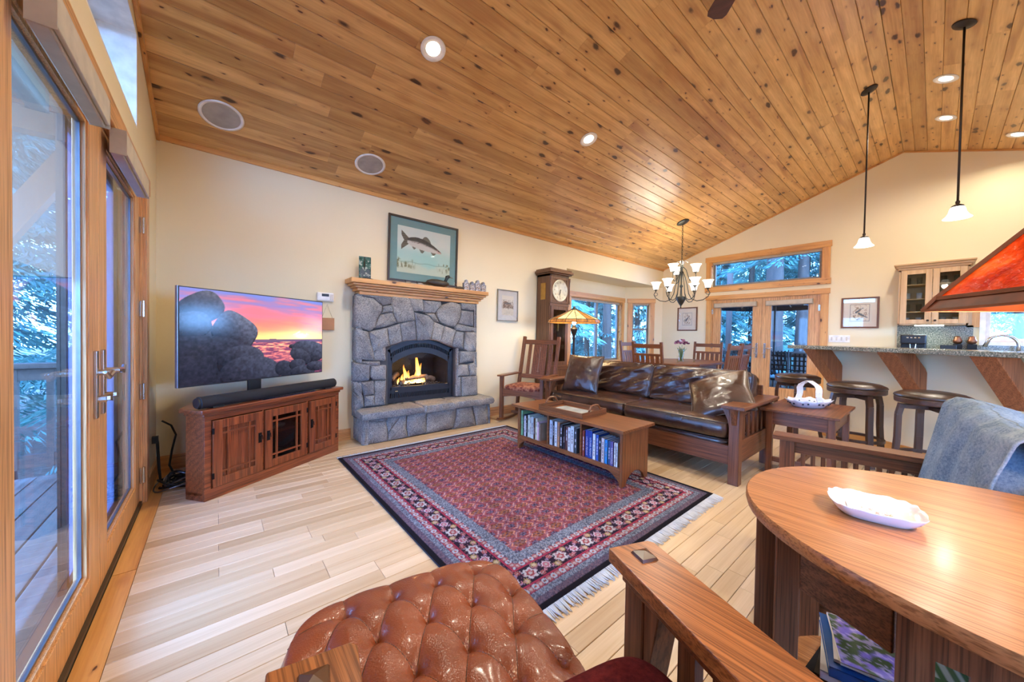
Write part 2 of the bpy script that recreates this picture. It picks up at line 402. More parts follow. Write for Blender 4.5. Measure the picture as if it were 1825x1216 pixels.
def vnoise(x, y, seed=0):
    xi = np.floor(x).astype(int); yi = np.floor(y).astype(int); xf = x - xi; yf = y - yi
    def h(a, b):
        n = (a * 374761393 + b * 668265263 + seed * 1442695041) & 0x7fffffff
        n = ((n ^ (n >> 13)) * 1274126177) & 0x7fffffff
        return ((n ^ (n >> 16)) & 0xffff) / 65535.0
    u = xf * xf * (3 - 2 * xf); v = yf * yf * (3 - 2 * yf)
    return (h(xi, yi) * (1 - u) + h(xi + 1, yi) * u) * (1 - v) + (h(xi, yi + 1) * (1 - u) + h(xi + 1, yi + 1) * u) * v
def fbm(x, y, seed=0, o=4):
    r = 0; a = 0.5; t = 0
    for i in range(o): r = r + a * vnoise(x, y, seed + i); t += a; a *= 0.5; x = x * 2.03; y = y * 2.03
    return r / t
def picture(name, mat, parent, fn, w, h, nx, ny, place):
    # flat painted sheet: fn(U, V) -> rgb (sRGB 0..255); place maps local (x, z) to 3d
    u = np.linspace(0, 1, nx + 1); v = np.linspace(0, 1, ny + 1); U, V = np.meshgrid(u, v)
    m = MB(); m.grid(lambda a, b: place((a - 0.5) * w, (b - 0.5) * h), nx, ny)
    ob = m.o(name, mat, parent, fix=False); paint(ob, lin(fn(U, V))); return ob
# ================================================================== the setting
X0, XW, YA, YR = -0.375, 7.8, 4.0, 0.363
YB = -3.2
def frame(name, p, ang, label=None, cat=None):
    return struct(name, (p[0], p[1], 0), ang, label)
def wall(name, p, ang, length, z0, top, openings=(), thick=0.14, label=None, cuts=(), t0=0.0):
    ss = sorted({0, length, *cuts, *[a for o in openings for a in o[:2]]})
    m = MB(); tf = top if callable(top) else (lambda s: top)
    for a, b in zip(ss, ss[1:]):
        if b - a < 1e-5: continue
        mid = (a + b) / 2; blocks = sorted([o[2:] for o in openings if o[0] < mid < o[1]]); z = z0
        for lo, hi in blocks + [(None, None)]:
            za = zb = lo
            if lo is None: za, zb = tf(a), tf(b)
            if max(za, zb) - z > 1e-4:
                m.prism([(a, z), (b, z), (b, zb), (a, za)], t0, t0 + thick, 'xz')
            if lo is not None: z = hi
    o = m.o(name, 'wall'); o.location = (p[0], p[1], 0); o.rotation_euler = (0, 0, ang)
    return tag(o, label, None, kind='structure')
gable = lambda s: ceil_z(s + YB) + 0.02
# left wall: local s = Y - YB, outward = -X
DL = (1.30, 3.325)          # double door on the left wall, in Y
wall('wall_left', (X0, YB), PI / 2, 4 - YB + 0.0, 0, gable, [(DL[0] - YB, DL[1] - YB, 0, 2.035), (1.2 - YB, 3.13 - YB, 2.36, 2.93), (0.5, 2.3, 0.9, 2.0)], cuts=[YR - YB],
     label='cream wall with the glazed double doors on the left')
wall('wall_back', (XW, YB), PI, XW - X0, 0, ceil_z(YB) + 0.03, label='cream wall behind the viewpoint', openings=[(2.0, 3.6, 0.9, 2.0), (5.0, 6.6, 0.9, 2.0)])
# fireplace wall, with the bay open on its right
wall('wall_fireplace', (X0 - .14, YA), 0, XW - X0 + .28, 0, 2.72, [(1.49 - X0 + .14, 2.26 - X0 + .14, .49, .98), (4.52 - X0 + .14, XW - X0 + .14, 0, 2.29)], label='long cream wall carrying the fireplace')
fY = lambda y: YA - y       # far wall local s
FD = (1.24, 2.95)           # far double door in Y
wall('wall_far', (XW, YA), -PI / 2, YA - YB, 0, lambda s: ceil_z(YA - s) + 0.02,
     [(fY(FD[1]), fY(FD[0]), 0, 1.93), (fY(2.97), fY(1.235), 2.19, 2.71), (fY(-0.42), fY(-1.55), 1.16, 1.75)], cuts=[YA - YR], label='cream gable wall at the far end')
# bay
wall('wall_bay', (5.12, 4.58), 0, 2.08, 0, 2.31, [(0.19, 1.93, 0.62, 1.93)], label='back wall of the window bay')
a45 = -PI / 4; L45 = math.hypot(0.6, 0.58)
wall('wall_bay_angled', (7.2, 4.58), math.atan2(-0.58, 0.6), L45, 0, 2.31, [(0.16, 0.56, 0.40, 1.93)], label='angled wall at the right of the window bay')
wall('wall_bay_side', (4.52, 4.0), math.atan2(0.58, 0.6), L45, 0, 2.31, label='angled wall at the left of the window bay')
tag(MB().prism([(4.5, 4.135), (7.8, 4.135), (7.8, 4.2), (7.28, 4.72), (5.04, 4.72), (4.5, 4.2)], 2.29, 2.35).o('ceiling_bay', 'wall'), 'flat ceiling of the window bay', kind='structure')

# ceiling boards
root = struct('ceiling', label='vaulted ceiling of knotty pine boards')
cl1 = math.atan(0.352)
def board_mesh(name, mat, L, W, T=0.016, ch=0.0035, gap=0.0012):
    w = W / 2 - gap; p = [(-w, T), (-w, ch), (-w + ch, 0), (w - ch, 0), (w, ch), (w, T)]
    m = MB(); m.prism([(a, b) for a, b in p], 0, L, 'yz'); return m.mesh(name, mat)
NB = 31; BW = (YA - YR) / NB; SL = BW / math.cos(cl1)
lens = [1.4, 2.0, 2.6, 3.3]
cm = {}
def place_run(parent, name, y, x0, x1, width, tilt, mat, zf, rnd, lens, flip=1, T=0.016, ch=0.0035, gap=0.0012, store=None, seg=True):
    x = x0
    while x < x1 - 0.02:
        L = rnd.choice(lens)
        if x1 - x < L + 0.5: L = round(x1 - x, 3)
        if x == x0 and seg and x1 - x > 3: L = round(L * rnd.uniform(0.35, 1), 1)
        key = (name, mat, round(L, 3))
        if key not in cm: cm[key] = board_mesh(name, mat, L - 0.0008, width, T, ch, gap)
        o = bpy.data.objects.new(name, cm[key]); COL.objects.link(o); o.parent = parent
        o.location = (x, y, zf); o.rotation_euler = (tilt, 0, 0)
        if store is not None: store.append((o, x, x + L, y))
        x += L
rnd = random.Random(5)
for i in range(NB):
    y = YA - (i + 0.5) * BW
    place_run(root, 'plank', y, X0 - 0.02, XW + 0.02, SL, -cl1, 'ceiling', ceil_z(y), rnd, lens)
for i in range(int((YR - YB) / BW)):
    y = YR - (i + 0.5) * BW
    place_run(root, 'plank', y, 0.6 if i > 3 else X0, XW + 0.02, SL, cl1, 'ceiling', ceil_z(y), rnd, lens)
rb = MB(); rb.prism([(YA + .2, ceil_z(YA + .2) + .02), (YA + .2, ceil_z(YA) + .1), (YR, 4.1), (YB - .2, ceil_z(YB) + .1), (YB - .2, ceil_z(YB - .2) + .02), (YR, 3.99)][::-1], X0 - .3, XW + .3, 'yz')
rb.o('roof_deck', 'wall', root)
# pine trims under the ceiling edges
tm = MB(); tm.box(X0, XW, YA - 0.018, YA, 2.655, 2.695); tag(tm.o('trim_1', 'pine'), 'thin pine strip along the top of the fireplace wall', kind='structure')
t2 = struct('trim_2', label='pine strips up the left gable under the ceiling')
for (ya, yb) in ((4.0, 2.75), (2.745, 1.2), (1.195, YR), (YR, -1.2), (-1.2, YB)):
    MB().beam((X0 + 0.012, ya, ceil_z(ya) - 0.022), (X0 + 0.012, yb, ceil_z(yb) - 0.022), 0.02, 0.045).o('trim_board', 'pine', t2)
t3 = struct('trim_3', label='pine strips up the far gable under the ceiling')
for (ya, yb) in ((4.0, YR), (YR, YB)):
    MB().beam((XW - 0.01, ya, ceil_z(ya) - 0.012), (XW - 0.01, yb, ceil_z(yb) - 0.012), 0.016, 0.02).o('trim_board', 'pine', t3)
# floor boards
froot = struct('floor', label='pale oak strip floor')
FW = 0.0822; store = []; rnd = random.Random(11); y = YA + 0.58 - FW / 2
fl = [0.45, 0.6, 0.8, 1.0, 1.3]
far_strips = MB()
def fboard(x, L, y):
    key = ('f', round(L, 3))
    if key not in cm: cm[key] = board_mesh('plank', 'floor', L - 0.0018, FW, 0.012, 0.0018, 0.0009)
    o = bpy.data.objects.new('plank', cm[key]); COL.objects.link(o); o.parent = froot; o.location = (x, y, 0); o.rotation_euler = (PI, 0, 0)
cands = []
while y > -1.2:
    x = X0 + 0.085
    x1 = XW + 0.02
    while x < x1 - 0.02:
        L = rnd.choice(fl)
        if x1 - x < L + 0.35: L = round(x1 - x, 3)
        if x < X0 + 0.1: L = rnd.choice([0.3, 0.5, 0.7, 0.9])
        cx = x + L / 2; dep = cx * 0.641 + y * 0.767; lat = cx * 0.767 - y * 0.641
        vis = dep > 0.25 and abs(lat) < 1.5 * dep + 0.3
        if 1.35 < cx < 2.5 and 1.2 < y < 3.2: vis = False
        if cx > 3.0 and y < 3.0: vis = vis and dep < 6
        cands.append((dep if vis else 99, x, L, y)); x += L
    y -= FW
cands.sort()
for d, x, L, y in cands[:296]: fboard(x, L, y)
for d, x, L, y in cands[296:]:
    far_strips.box(x + 0.0006, x + L - 0.0006, y - FW / 2 + 0.0006, y + FW / 2 - 0.0006, -0.012, 0.0)
fs_ = far_strips.o('far_floor_boards', 'floor', froot, fix=False); fs_['kind'] = 'stuff'
for (ya, yb) in ((4.0, 2.42), (2.415, 0.9), (0.895, -1.2)):
    MB().box(X0 + 0.003, X0 + 0.083, yb, ya, -0.012, 0.0).o('plank', 'pine', froot)
MB().box(X0 - 0.2, XW + 0.3, YB - 0.1, YA + 0.8, -0.06, -0.0125).o('subfloor', 'threshold', froot)
MB().box(X0 + 0.0, XW, YB, -1.2 - FW * .5, -0.012, 0.0).o('rear_boards', 'floor', froot)

# baseboards
def baseboard(name, pts, label):
    r = struct(name, label=label)
    for a, b in pts:
        MB().beam((*a, 0.06), (*b, 0.06), 0.018, 0.12).o('board', 'fir', r, bevel=0.003)
baseboard('baseboard_fireplace', [((X0, 3.99), (1.10, 3.99)), ((2.63, 3.99), (4.52, 3.99))], 'pine baseboard along the fireplace wall')
baseboard('baseboard_left', [((X0 + .01, 3.44), (X0 + .01, 4.0)), ((X0 + .01, -3.2), (X0 + .01, 1.1))], 'pine baseboard beside the left doors')
baseboard('baseboard_far', [((XW - .01, 3.98), (XW - .01, 3.08)), ((XW - .01, 1.08), (XW - .01, -.9))], 'pine baseboard along the far wall')

# ------------------------------------------------------------------ windows and doors (local frame: x along, y outward, z up)
def casing(root, s0, s1, z0, z1, w=0.10, head=0.10, sill=True, mat='pine', ear=0.015, t=0.02):
    MB().box(s0 - w, s0, -t, 0.0, z0, z1).o('casing_board', mat, root, bevel=0.003)
    MB().box(s1, s1 + w, -t, 0.0, z0, z1).o('casing_board', mat, root, bevel=0.003)
    MB().box(s0 - w - ear, s1 + w + ear, -t - 0.008, 0.0, z1, z1 + head).o('casing_board', mat, root, bevel=0.003)
    if sill: MB().box(s0 - w - ear, s1 + w + ear, -t - 0.008, 0.0, z0 - head, z0).o('casing_board', mat, root, bevel=0.003)
def ring(s0, s1, z0, z1, w, y0, y1, m=None):
    m = m or MB(); m.box(s0, s0 + w, y0, y1, z0, z1); m.box(s1 - w, s1, y0, y1, z0, z1); m.box(s0 + w, s1 - w, y0, y1, z0, z0 + w); m.box(s0 + w, s1 - w, y0, y1, z1 - w, z1); return m
def window(name, p, ang, s0, s1, z0, z1, label, mull=(), rails=(), liner='pine', frame_mat='vinyl', case=True, fw=0.04, shade=None, head=0.1, deep=0):
    r = struct(name, (p[0], p[1], 0), ang, label)
    if case: casing(r, s0, s1, z0, z1, head=head)
    ring(s0, s1, z0, z1, 0.012, 0.0, 0.10).o('liner', liner, r)
    fr = ring(s0 + 0.012, s1 - 0.012, z0 + 0.012, z1 - 0.012, fw, 0.07, 0.12)
    for x in mull: fr.box(x - 0.03, x + 0.03, 0.065, 0.12, z0 + 0.04, z1 - 0.04)
    for z in rails: fr.box(s0 + 0.03, s1 - 0.03, 0.065, 0.12, z - 0.022, z + 0.022)
    fr.o('window_frame', frame_mat, r, bevel=0.004)
    xs = [s0 + fw] + list(mull) + [s1 - fw]; zs = [z0 + fw] + list(rails) + [z1 - fw]
    for a, b in zip(xs, xs[1:]):
        for c, d in zip(zs, zs[1:]): MB().box(a, b, 0.094, 0.098, c, d).o('glass_pane', 'window_glass', r)
    for o_ in r.children:
        if deep and o_.name.split('.')[0] in ('window_frame', 'glass_pane'): o_.location.y = deep
    if shade: MB().box(s0 + .014, s1 - .014, 0.03, 0.065, z1 - shade, z1 - .012).o('shade_roll', 'blind_case', r, bevel=0.004)
    return r
window('window_1', (X0, YB), PI / 2, 1.2 - YB, 3.13 - YB, 2.36, 2.93, 'high white-lined window above the left doors', liner='white_paint', frame_mat='white_paint', case=False, mull=(2.25 - YB,), deep=.13)
for o in bpy.data.objects['window_1'].children:
    if o.name.startswith('liner'): 
        o.data = ring(1.2 - YB, 3.13 - YB, 2.36, 2.93, 0.012, 0.0, 0.26).mesh('liner', 'white_paint')
window('window_2', (XW, YA), -PI / 2, fY(2.97), fY(1.235), 2.19, 2.71, 'wide transom window in pine casing above the far doors', shade=0.05, frame_mat='greyframe')
window('window_3', (5.12, 4.58), 0, 0.19, 1.93, 0.62, 1.93, 'two-part sliding window at the back of the bay', mull=(1.12,), shade=0.06, frame_mat='greyframe')
window('window_4', (7.2, 4.58), math.atan2(-0.58, 0.6), 0.16, 0.56, 0.40, 1.93, 'narrow sash window on the angled bay wall', rails=(1.33,), shade=0.05, frame_mat='greyframe')
window('window_5', (XW, YA), -PI / 2, fY(-0.42), fY(-1.55), 1.16, 1.75, 'white kitchen window behind the copper-red lamp shade', case=False, frame_mat='white_paint')
k5 = bpy.data.objects['window_5']
MB().box(fY(-0.27), fY(-0.38), -.02, 0, 1.36, 2.0).o('casing_board', 'pine', k5)
ring(fY(-0.38), fY(-1.58), 1.12, 1.79, 0.05, -.025, 0.0).o('window_trim', 'white_paint', k5)
window('window_fill_6', (X0, YB), PI / 2, 0.5, 2.3, 0.9, 2.0, 'window in the left wall behind the viewpoint')  # unseen window, added to let fill daylight into the room
window('window_fill_7', (XW, YB), PI, 2.0, 3.6, 0.9, 2.0, 'window in the back wall nearer the kitchen'); window('window_fill_8', (XW, YB), PI, 5.0, 6.6, 0.9, 2.0, 'window in the back wall behind the armchair')  # two more unseen windows added for daylight fill

def leaf(root, s0, s1, z0, z1, name='door_leaf', stile=0.13, bot=0.22, top=0.13, y0=0.012, y1=0.056, mat='fir'):
    L = MB(); L.box(s0, s0 + stile, y0, y1, z0, z1); L.box(s1 - stile, s1, y0, y1, z0, z1); lf = L.o(name, mat, root, bevel=0.003)
    L = MB(); L.box(s0 + stile, s1 - stile, y0, y1, z0, z0 + bot); L.box(s0 + stile, s1 - stile, y0, y1, z1 - top, z1); L.o('rail', mat, lf, bevel=0.003)
    b = ring(s0 + stile, s1 - stile, z0 + bot, z1 - top, 0.014, y0 + 0.006, y1 - 0.006); b.o('glazing_bead', mat, lf)
    sp = ring(s0 + stile + 0.012, s1 - stile - 0.012, z0 + bot + 0.012, z1 - top - 0.012, 0.012, y0 + 0.018, y0 + 0.03); sp.o('spacer', 'steel_grey', lf)
    MB().box(s0 + stile, s1 - stile, y0 + 0.022, y0 + 0.026, z0 + bot, z1 - top).o('glass_pane', 'window_glass', lf)
    return lf
def handle_set(lf, s, dirn, z=0.965, y0=0.012, big=True):
    h = MB(); h.box(s - 0.017, s + 0.017, y0 - 0.010, y0, z - 0.19, z + 0.09)
    pts = [(s, y0, z), (s, y0 - 0.05, z), (s + dirn * 0.03, y0 - 0.055, z), (s + dirn * 0.08, y0 - 0.052, z - 0.012), (s + dirn * 0.125, y0 - 0.05, z + 0.012)]
    h.tube(pts, [0.013, 0.012, 0.011, 0.010, 0.007], 10)
    h.tube([(s, y0, z - 0.11), (s, y0 - 0.035, z - 0.11)], 0.014, 12); h.beam((s - 0.022, y0 - 0.042, z - 0.105), (s + 0.03, y0 - 0.042, z - 0.115), 0.012, 0.018)
    return h.o('door_handle', 'nickel', lf, bevel=0.002, smooth=False)
def hinges(root, s, zs, y=0.005):
    for z in zs:
        h = MB(); h.box(s - 0.022, s + 0.022, y - 0.004, y + 0.004, z - 0.05, z + 0.05); h.tube([(s, y - 0.01, z - 0.052), (s, y - 0.01, z + 0.052)], 0.008, 8); h.o('hinge', 'nickel', root)
# left doors
dl = struct('door_1', (X0, YB), 0); dl.location = (X0, YB, 0); dl.rotation_euler = (0, 0, PI / 2); dl['label'] = 'pair of glazed fir doors to the left deck'
c0, c1, cmid = DL[0] - YB, DL[1] - YB, 2.284 - YB
lfA = leaf(dl, c0 + 0.02, cmid, 0.02, 2.03, stile=0.145, bot=0.13, top=0.07); lfB = leaf(dl, cmid + 0.003, c1 - 0.02, 0.02, 2.03, stile=0.14, bot=0.13, top=0.07)
handle_set(lfA, cmid - 0.07, -1); handle_set(lfB, cmid + 0.045, 1)
hinges(dl, c1 - 0.012, (0.19, 0.74, 1.28, 1.82)); hinges(dl, c0 + 0.012, (0.19, 0.74, 1.28, 1.82))
J = MB(); J.box(c1 - 0.02, c1, -0.002, 0.12, 0, 2.035); J.box(c0, c0 + 0.02, -0.002, 0.12, 0, 2.035); J.box(c0, c1, -0.002, 0.12, 2.03, 2.045); J.o('jamb', 'fir', dl)
MB().box(c0, c1, 0.0, 0.14, 0.0, 0.02).o('threshold', 'threshold', dl)
MB().box(c1, c1 + 0.10, -0.022, 0, 0, 2.045).o('casing_board', 'fir', dl, bevel=0.003); MB().box(c0 - 0.1, c0, -0.022, 0, 0, 2.045).o('casing_board', 'fir', dl, bevel=0.003)
MB().box(c0 - 0.115, c1 + 0.115, -0.026, 0, 2.045, 2.15).o('casing_board', 'fir', dl, bevel=0.003)
sc = MB(); sc.box(cmid + 0.02, c1 - 0.02, 0.118, 0.121, 0.06, 2.0); sc.o('insect_screen', screenmat('insect_mesh', (150, 150, 190), 0.55), dl)
ring(cmid + 0.02, c1 - 0.02, 0.03, 2.02, 0.03, 0.105, 0.13).o('screen_frame', 'bronze', dl)
# roller blinds on the left doors
def blind(name, root_loc, ang, s0, s1, z0, z1, label, drop=0.0, yf=-0.064, yb=-0.012, ydrop=0.0, group=None):
    r = thing(name, label, 'blind', (root_loc[0], root_loc[1], 0), ang, group)
    MB().box(s0, s1, yf + 0.012, yb, z0, z1).o('cassette', 'blind_case', r, bevel=0.004)
    MB().box(s0 + 0.004, s1 - 0.004, yf, yf + 0.012, z0 + 0.01, z1 - 0.004).o('fascia', 'blind_cloth', r, bevel=0.003)
    MB().box(s0 - 0.003, s0, yf, yb, z0, z1).o('end_cap', 'blind_case', r); MB().box(s1, s1 + 0.003, yf, yb, z0, z1).o('end_cap', 'blind_case', r)
    if drop: MB().box(s0 + 0.0, s1 + 0.10, .070, .072, z0 - drop, z0 + .06).o('shade_cloth', screenmat('sheer_shade', (170, 150, 130), 0.34), r)
    return r
blind('roller_blind', (X0, YB), PI / 2, c0 + 0.14, cmid - 0.27, 1.90, 2.01, 'roller blind on the nearer leaf of the left doors, its sheer cloth half down', drop=0.56, group=None)
blind('roller_blind', (X0, YB), PI / 2, cmid + 0.05, c1 - 0.32, 1.92, 2.03, 'rolled-up blind on the farther leaf of the left doors')
# far doors
df = struct('door_2', (XW, YA, 0), -PI / 2, 'pair of glazed fir doors at the far end')
c0, c1 = fY(FD[1]), fY(FD[0]); cmid = fY(2.085)
lfA = leaf(df, c0 + 0.02, cmid, 0.02, 1.92, bot=0.24); lfB = leaf(df, cmid + 0.003, c1 - 0.02, 0.02, 1.92, bot=0.24)
handle_set(lfA, cmid - 0.065, -1, 0.99); handle_set(lfB, cmid + 0.065, 1, 0.99)
hinges(df, c0 + 0.012, (0.25, 1.0, 1.7)); hinges(df, c1 - 0.012, (0.25, 1.0, 1.7))
J = MB(); J.box(c1 - 0.02, c1, -0.002, 0.12, 0, 1.93); J.box(c0, c0 + 0.02, -0.002, 0.12, 0, 1.93); J.box(c0, c1, -0.002, 0.12, 1.92, 1.935); J.o('jamb', 'fir', df)
casing(df, c0, c1, 0, 1.93, sill=False, head=0.09)
MB().box(c0, c1, 0.0, 0.14, 0, 0.02).o('threshold', 'threshold', df)
blind('roller_blind', (XW, YA), -PI / 2, c0 + 0.06, cmid - 0.07, 1.77, 1.86, 'rolled-up blind on the left leaf of the far doors')
blind('roller_blind', (XW, YA), -PI / 2, cmid + 0.08, c1 - 0.10, 1.77, 1.86, 'rolled-up blind on the right leaf of the far doors')
# power socket and switches
def plate(name, label, p, ang, w, h, z, bits):
    r = thing(name, label, 'switch' if 'switch' in name else 'thermostat' if 'thermo' in name else 'plate', (p[0], p[1], z), ang)
    MB().box(-w / 2, w / 2, -0.008, 0, -h / 2, h / 2).o('cover', 'white_paint', r, bevel=0.003)
    for x, z_, ww, hh, mt in bits: MB().box(x - ww / 2, x + ww / 2, -0.014, -0.006, z_ - hh / 2, z_ + hh / 2).o('button', mt, r, bevel=0.001)
    return r
plate('light_switch', 'row of white light switches behind the bar end', (XW, 1.0), -PI / 2, 0.26, 0.115, 1.18, [(-0.09 + i * 0.06, 0, 0.02, 0.06, 'vinyl') for i in range(4)])
t = thing('thermostat', 'white thermostat on the wall above the television corner', 'thermostat', (0.845, YA, 1.505))
MB().box(-0.08, 0.08, -0.03, 0, -0.045, 0.045).o('cover', 'white_paint', t, bevel=0.012); MB().box(-0.035, 0.03, -0.033, -0.028, 0.004, 0.03).o('display', 'black_plastic', t)
MB().box(0.04, 0.07, -0.034, -0.028, -0.03, 0.03).o('button_row', 'vinyl', t, bevel=0.002)
t = thing('wall_tile', 'small amber tile hanging on the wall right of the television', 'tile', (0.865, YA, 1.23))
MB().box(-0.065, 0.065, -0.02, -0.004, -0.062, 0.062).o('tile_body', plain('amber', (176, 112, 30), 0.4), t, bevel=0.002)
MB().tube([(-0.05, -0.006, 0.06), (0, -0.004, 0.2), (0.05, -0.006, 0.06)], 0.001, 5).o('cord', 'black_metal', t)
STONES_FACE = [[(1.1,1.537),(1.22,1.522),(1.281,1.521),(1.378,1.441),(1.375,1.389),(1.331,1.303),(1.304,1.211),(1.254,1.165),(1.103,1.203)],[(1.122,1.552),(1.363,1.566),(1.476,1.565),(1.477,1.466),(1.378,1.441),(1.281,1.52),(1.22,1.524)],[(1.385,1.438),(1.474,1.458),(1.493,1.385),(1.368,1.36),(1.385,1.396)],[(1.483,1.562),(1.678,1.553),(1.734,1.402),(1.751,1.298),(1.549,1.265),(1.496,1.385),(1.479,1.466)],[(1.372,1.353),(1.496,1.38),(1.542,1.265),(1.423,1.218),(1.301,1.198),(1.334,1.296)],[(1.674,1.556),(1.787,1.558),(1.844,1.555),(1.858,1.409),(1.742,1.399),(1.695,1.459)],[(1.862,1.538),(2.082,1.539),(2.092,1.5),(2.002,1.394),(1.856,1.397)],[(2.109,1.501),(2.225,1.549),(2.355,1.526),(2.371,1.446),(2.358,1.355),(2.285,1.239),(2.193,1.252),(2.077,1.296),(2.033,1.372),(2.036,1.434)],[(2.369,1.543),(2.57,1.541),(2.567,1.453),(2.38,1.462)],[(2.38,1.454),(2.562,1.444),(2.565,1.251),(2.336,1.281),(2.372,1.372)],[(2.58,1.537),(2.61,1.537),(2.611,1.231),(2.58,1.251)],[(1.244,1.155),(1.43,1.201),(1.464,1.009),(1.287,0.945)],[(1.434,1.201),(1.575,1.255),(1.604,1.059),(1.468,1.009)],[(1.575,1.259),(1.755,1.302),(1.778,1.075),(1.608,1.059)],[(1.736,1.391),(1.914,1.362),(1.991,1.292),(1.96,1.079),(1.788,1.071),(1.757,1.284)],[(1.995,1.289),(2.14,1.243),(2.09,1.057),(1.965,1.079)],[(2.144,1.241),(2.295,1.199),(2.234,0.996),(2.09,1.057)],[(2.305,1.183),(2.419,1.172),(2.403,0.958),(2.238,0.996)],[(1.864,1.395),(2.002,1.39),(2.069,1.288),(1.995,1.293),(1.919,1.362)],[(2.29,1.231),(2.331,1.277),(2.601,1.235),(2.602,1.18),(2.438,1.185),(2.305,1.195)],[(2.443,1.177),(2.607,1.176),(2.612,0.93),(2.482,0.924),(2.422,0.966)],[(2.368,0.93),(2.581,0.921),(2.572,0.796),(2.492,0.799),(2.36,0.775)],[(2.587,0.921),(2.622,0.92),(2.629,0.716),(2.591,0.727)],[(2.344,0.762),(2.482,0.756),(2.512,0.616),(2.33,0.613)],[(2.493,0.76),(2.578,0.776),(2.614,0.707),(2.616,0.615),(2.518,0.616)],[(2.39,0.605),(2.628,0.604),(2.638,0.354),(2.4,0.358)],[(2.333,0.603),(2.379,0.6),(2.391,0.359),(2.334,0.365)],[(2.327,0.926),(2.357,0.925),(2.351,0.771),(2.33,0.769)],[(1.103,1.192),(1.231,1.155),(1.287,0.945),(1.291,0.857),(1.106,0.86)],[(1.238,1.008),(1.292,1.012),(1.296,0.852),(1.248,0.852)],[(1.297,1.012),(1.371,1.016),(1.418,1.028),(1.42,0.843),(1.299,0.848)],[(1.082,0.839),(1.249,0.803),(1.25,0.686),(1.242,0.64),(1.158,0.63),(1.08,0.644)],[(1.101,0.844),(1.208,0.842),(1.356,0.837),(1.356,0.799),(1.249,0.791)],[(1.261,0.79),(1.421,0.792),(1.422,0.637),(1.291,0.641),(1.258,0.677)],[(1.084,0.631),(1.123,0.632),(1.167,0.575),(1.171,0.501),(1.124,0.485),(1.085,0.541)],[(1.162,0.625),(1.291,0.633),(1.297,0.489),(1.199,0.477),(1.175,0.558)],[(1.3,0.636),(1.427,0.632),(1.421,0.36),(1.307,0.362)],[(1.199,0.473),(1.301,0.471),(1.305,0.363),(1.204,0.364)],[(1.085,0.533),(1.132,0.48),(1.179,0.487),(1.2,0.365),(1.094,0.344)]]
STONES_HEARTH = [[(1.133,0.266),(1.184,0.259),(1.181,0.139),(1.163,0.014),(1.134,0.007),(1.132,0.147)],[(1.196,0.229),(1.369,0.216),(1.386,0.118),(1.392,0.004),(1.178,0.007),(1.189,0.146)],[(1.195,0.261),(1.397,0.262),(1.368,0.223),(1.195,0.233)],[(1.393,0.254),(1.512,0.267),(1.522,0.236),(1.395,0.091),(1.373,0.207)],[(1.526,0.266),(1.596,0.252),(1.589,0.106),(1.613,0.008),(1.392,0.008),(1.399,0.086)],[(1.612,0.257),(1.827,0.263),(1.831,0.018),(1.62,0.012),(1.597,0.154)],[(1.841,0.261),(2.218,0.258),(2.21,0.116),(2.181,0.022),(1.831,0.013)],[(2.229,0.252),(2.441,0.25),(2.507,-0.001),(2.187,0.008),(2.216,0.115)],[(2.458,0.257),(2.673,0.256),(2.696,-0.011),(2.512,-0.002),(2.493,0.122)],[(2.683,0.255),(2.715,0.256),(2.726,-0.01),(2.702,-0.012)]]
# ================================================================== fireplace
def inset(poly, d):
    n = len(poly); out = []
    cx = sum(p[0] for p in poly) / n; cz = sum(p[1] for p in poly) / n
    for i in range(n):
        a, b, c = Vector(poly[i - 1]), Vector(poly[i]), Vector(poly[(i + 1) % n])
        e1 = (b - a).normalized(); e2 = (c - b).normalized(); n1 = Vector((-e1.y, e1.x)); n2 = Vector((-e2.y, e2.x))
        bis = (n1 + n2); bis = bis.normalized() if bis.length > 1e-4 else n1
        k = min(2.0, 1 / max(0.3, bis.dot(n1))); out.append(b + bis * d * k)
    return out
def area(poly): return 0.5 * sum(poly[i - 1][0] * poly[i][1] - poly[i][0] * poly[i - 1][1] for i in range(len(poly)))
def dense(poly, step=0.05):
    out = []
    for i in range(len(poly)):
        a, b = Vector(poly[i - 1]), Vector(poly[i]); n = max(1, round((b - a).length / step))
        for k in range(n): out.append(a.lerp(b, (k + 0.5) / n if n > 1 else 0.5) + Vector((rng.uniform(-.003, .003), rng.uniform(-.003, .003))))
        out.append(b)
    return [tuple(p) for p in out]
def stone(poly, y, parent, back=0.05, proud=None, flip=False, axis='y', grow=0.004):
    # polygon in (u, z); the stone's face looks to -Y (or -X), its back is 'back' behind
    if area(poly) < 0: poly = poly[::-1]
    poly = [tuple(p) for p in inset(poly, -grow)]; poly = dense(poly)
    pr = proud if proud is not None else rng.uniform(0.0, 0.018)
    r0 = poly; r1 = inset(poly, 0.003); r2 = inset(poly, 0.014); n = len(poly)
    c = Vector((sum(p[0] for p in r2) / n, sum(p[1] for p in r2) / n)); r3 = [Vector(p).lerp(c, 0.5) for p in r2]
    def P(p, d): return (p[0], y + d, p[1]) if axis == 'y' else (y + d, p[0], p[1])
    vs = [P(p, back) for p in r0] + [P(p, 0.012 - pr) for p in r1] + [P(p, -pr + rng.uniform(-.002, .003)) for p in r2] + [P(p, -pr + rng.uniform(-.010, .003)) for p in r3] + [P(c, -pr - rng.uniform(0, .006))]
    fs = [(k * n + i, k * n + (i + 1) % n, (k + 1) * n + (i + 1) % n, (k + 1) * n + i) for k in range(3) for i in range(n)] + [(3 * n + i, 3 * n + (i + 1) % n, 4 * n) for i in range(n)]
    m = MB(); m.add(vs, fs); return m.o('stone', 'stone', parent, auto=50)
fp = thing('fireplace', 'grey granite stone fireplace with a raised hearth and black arched insert', 'fireplace', (0, 0, 0))
YF, YH = 3.85, 3.68
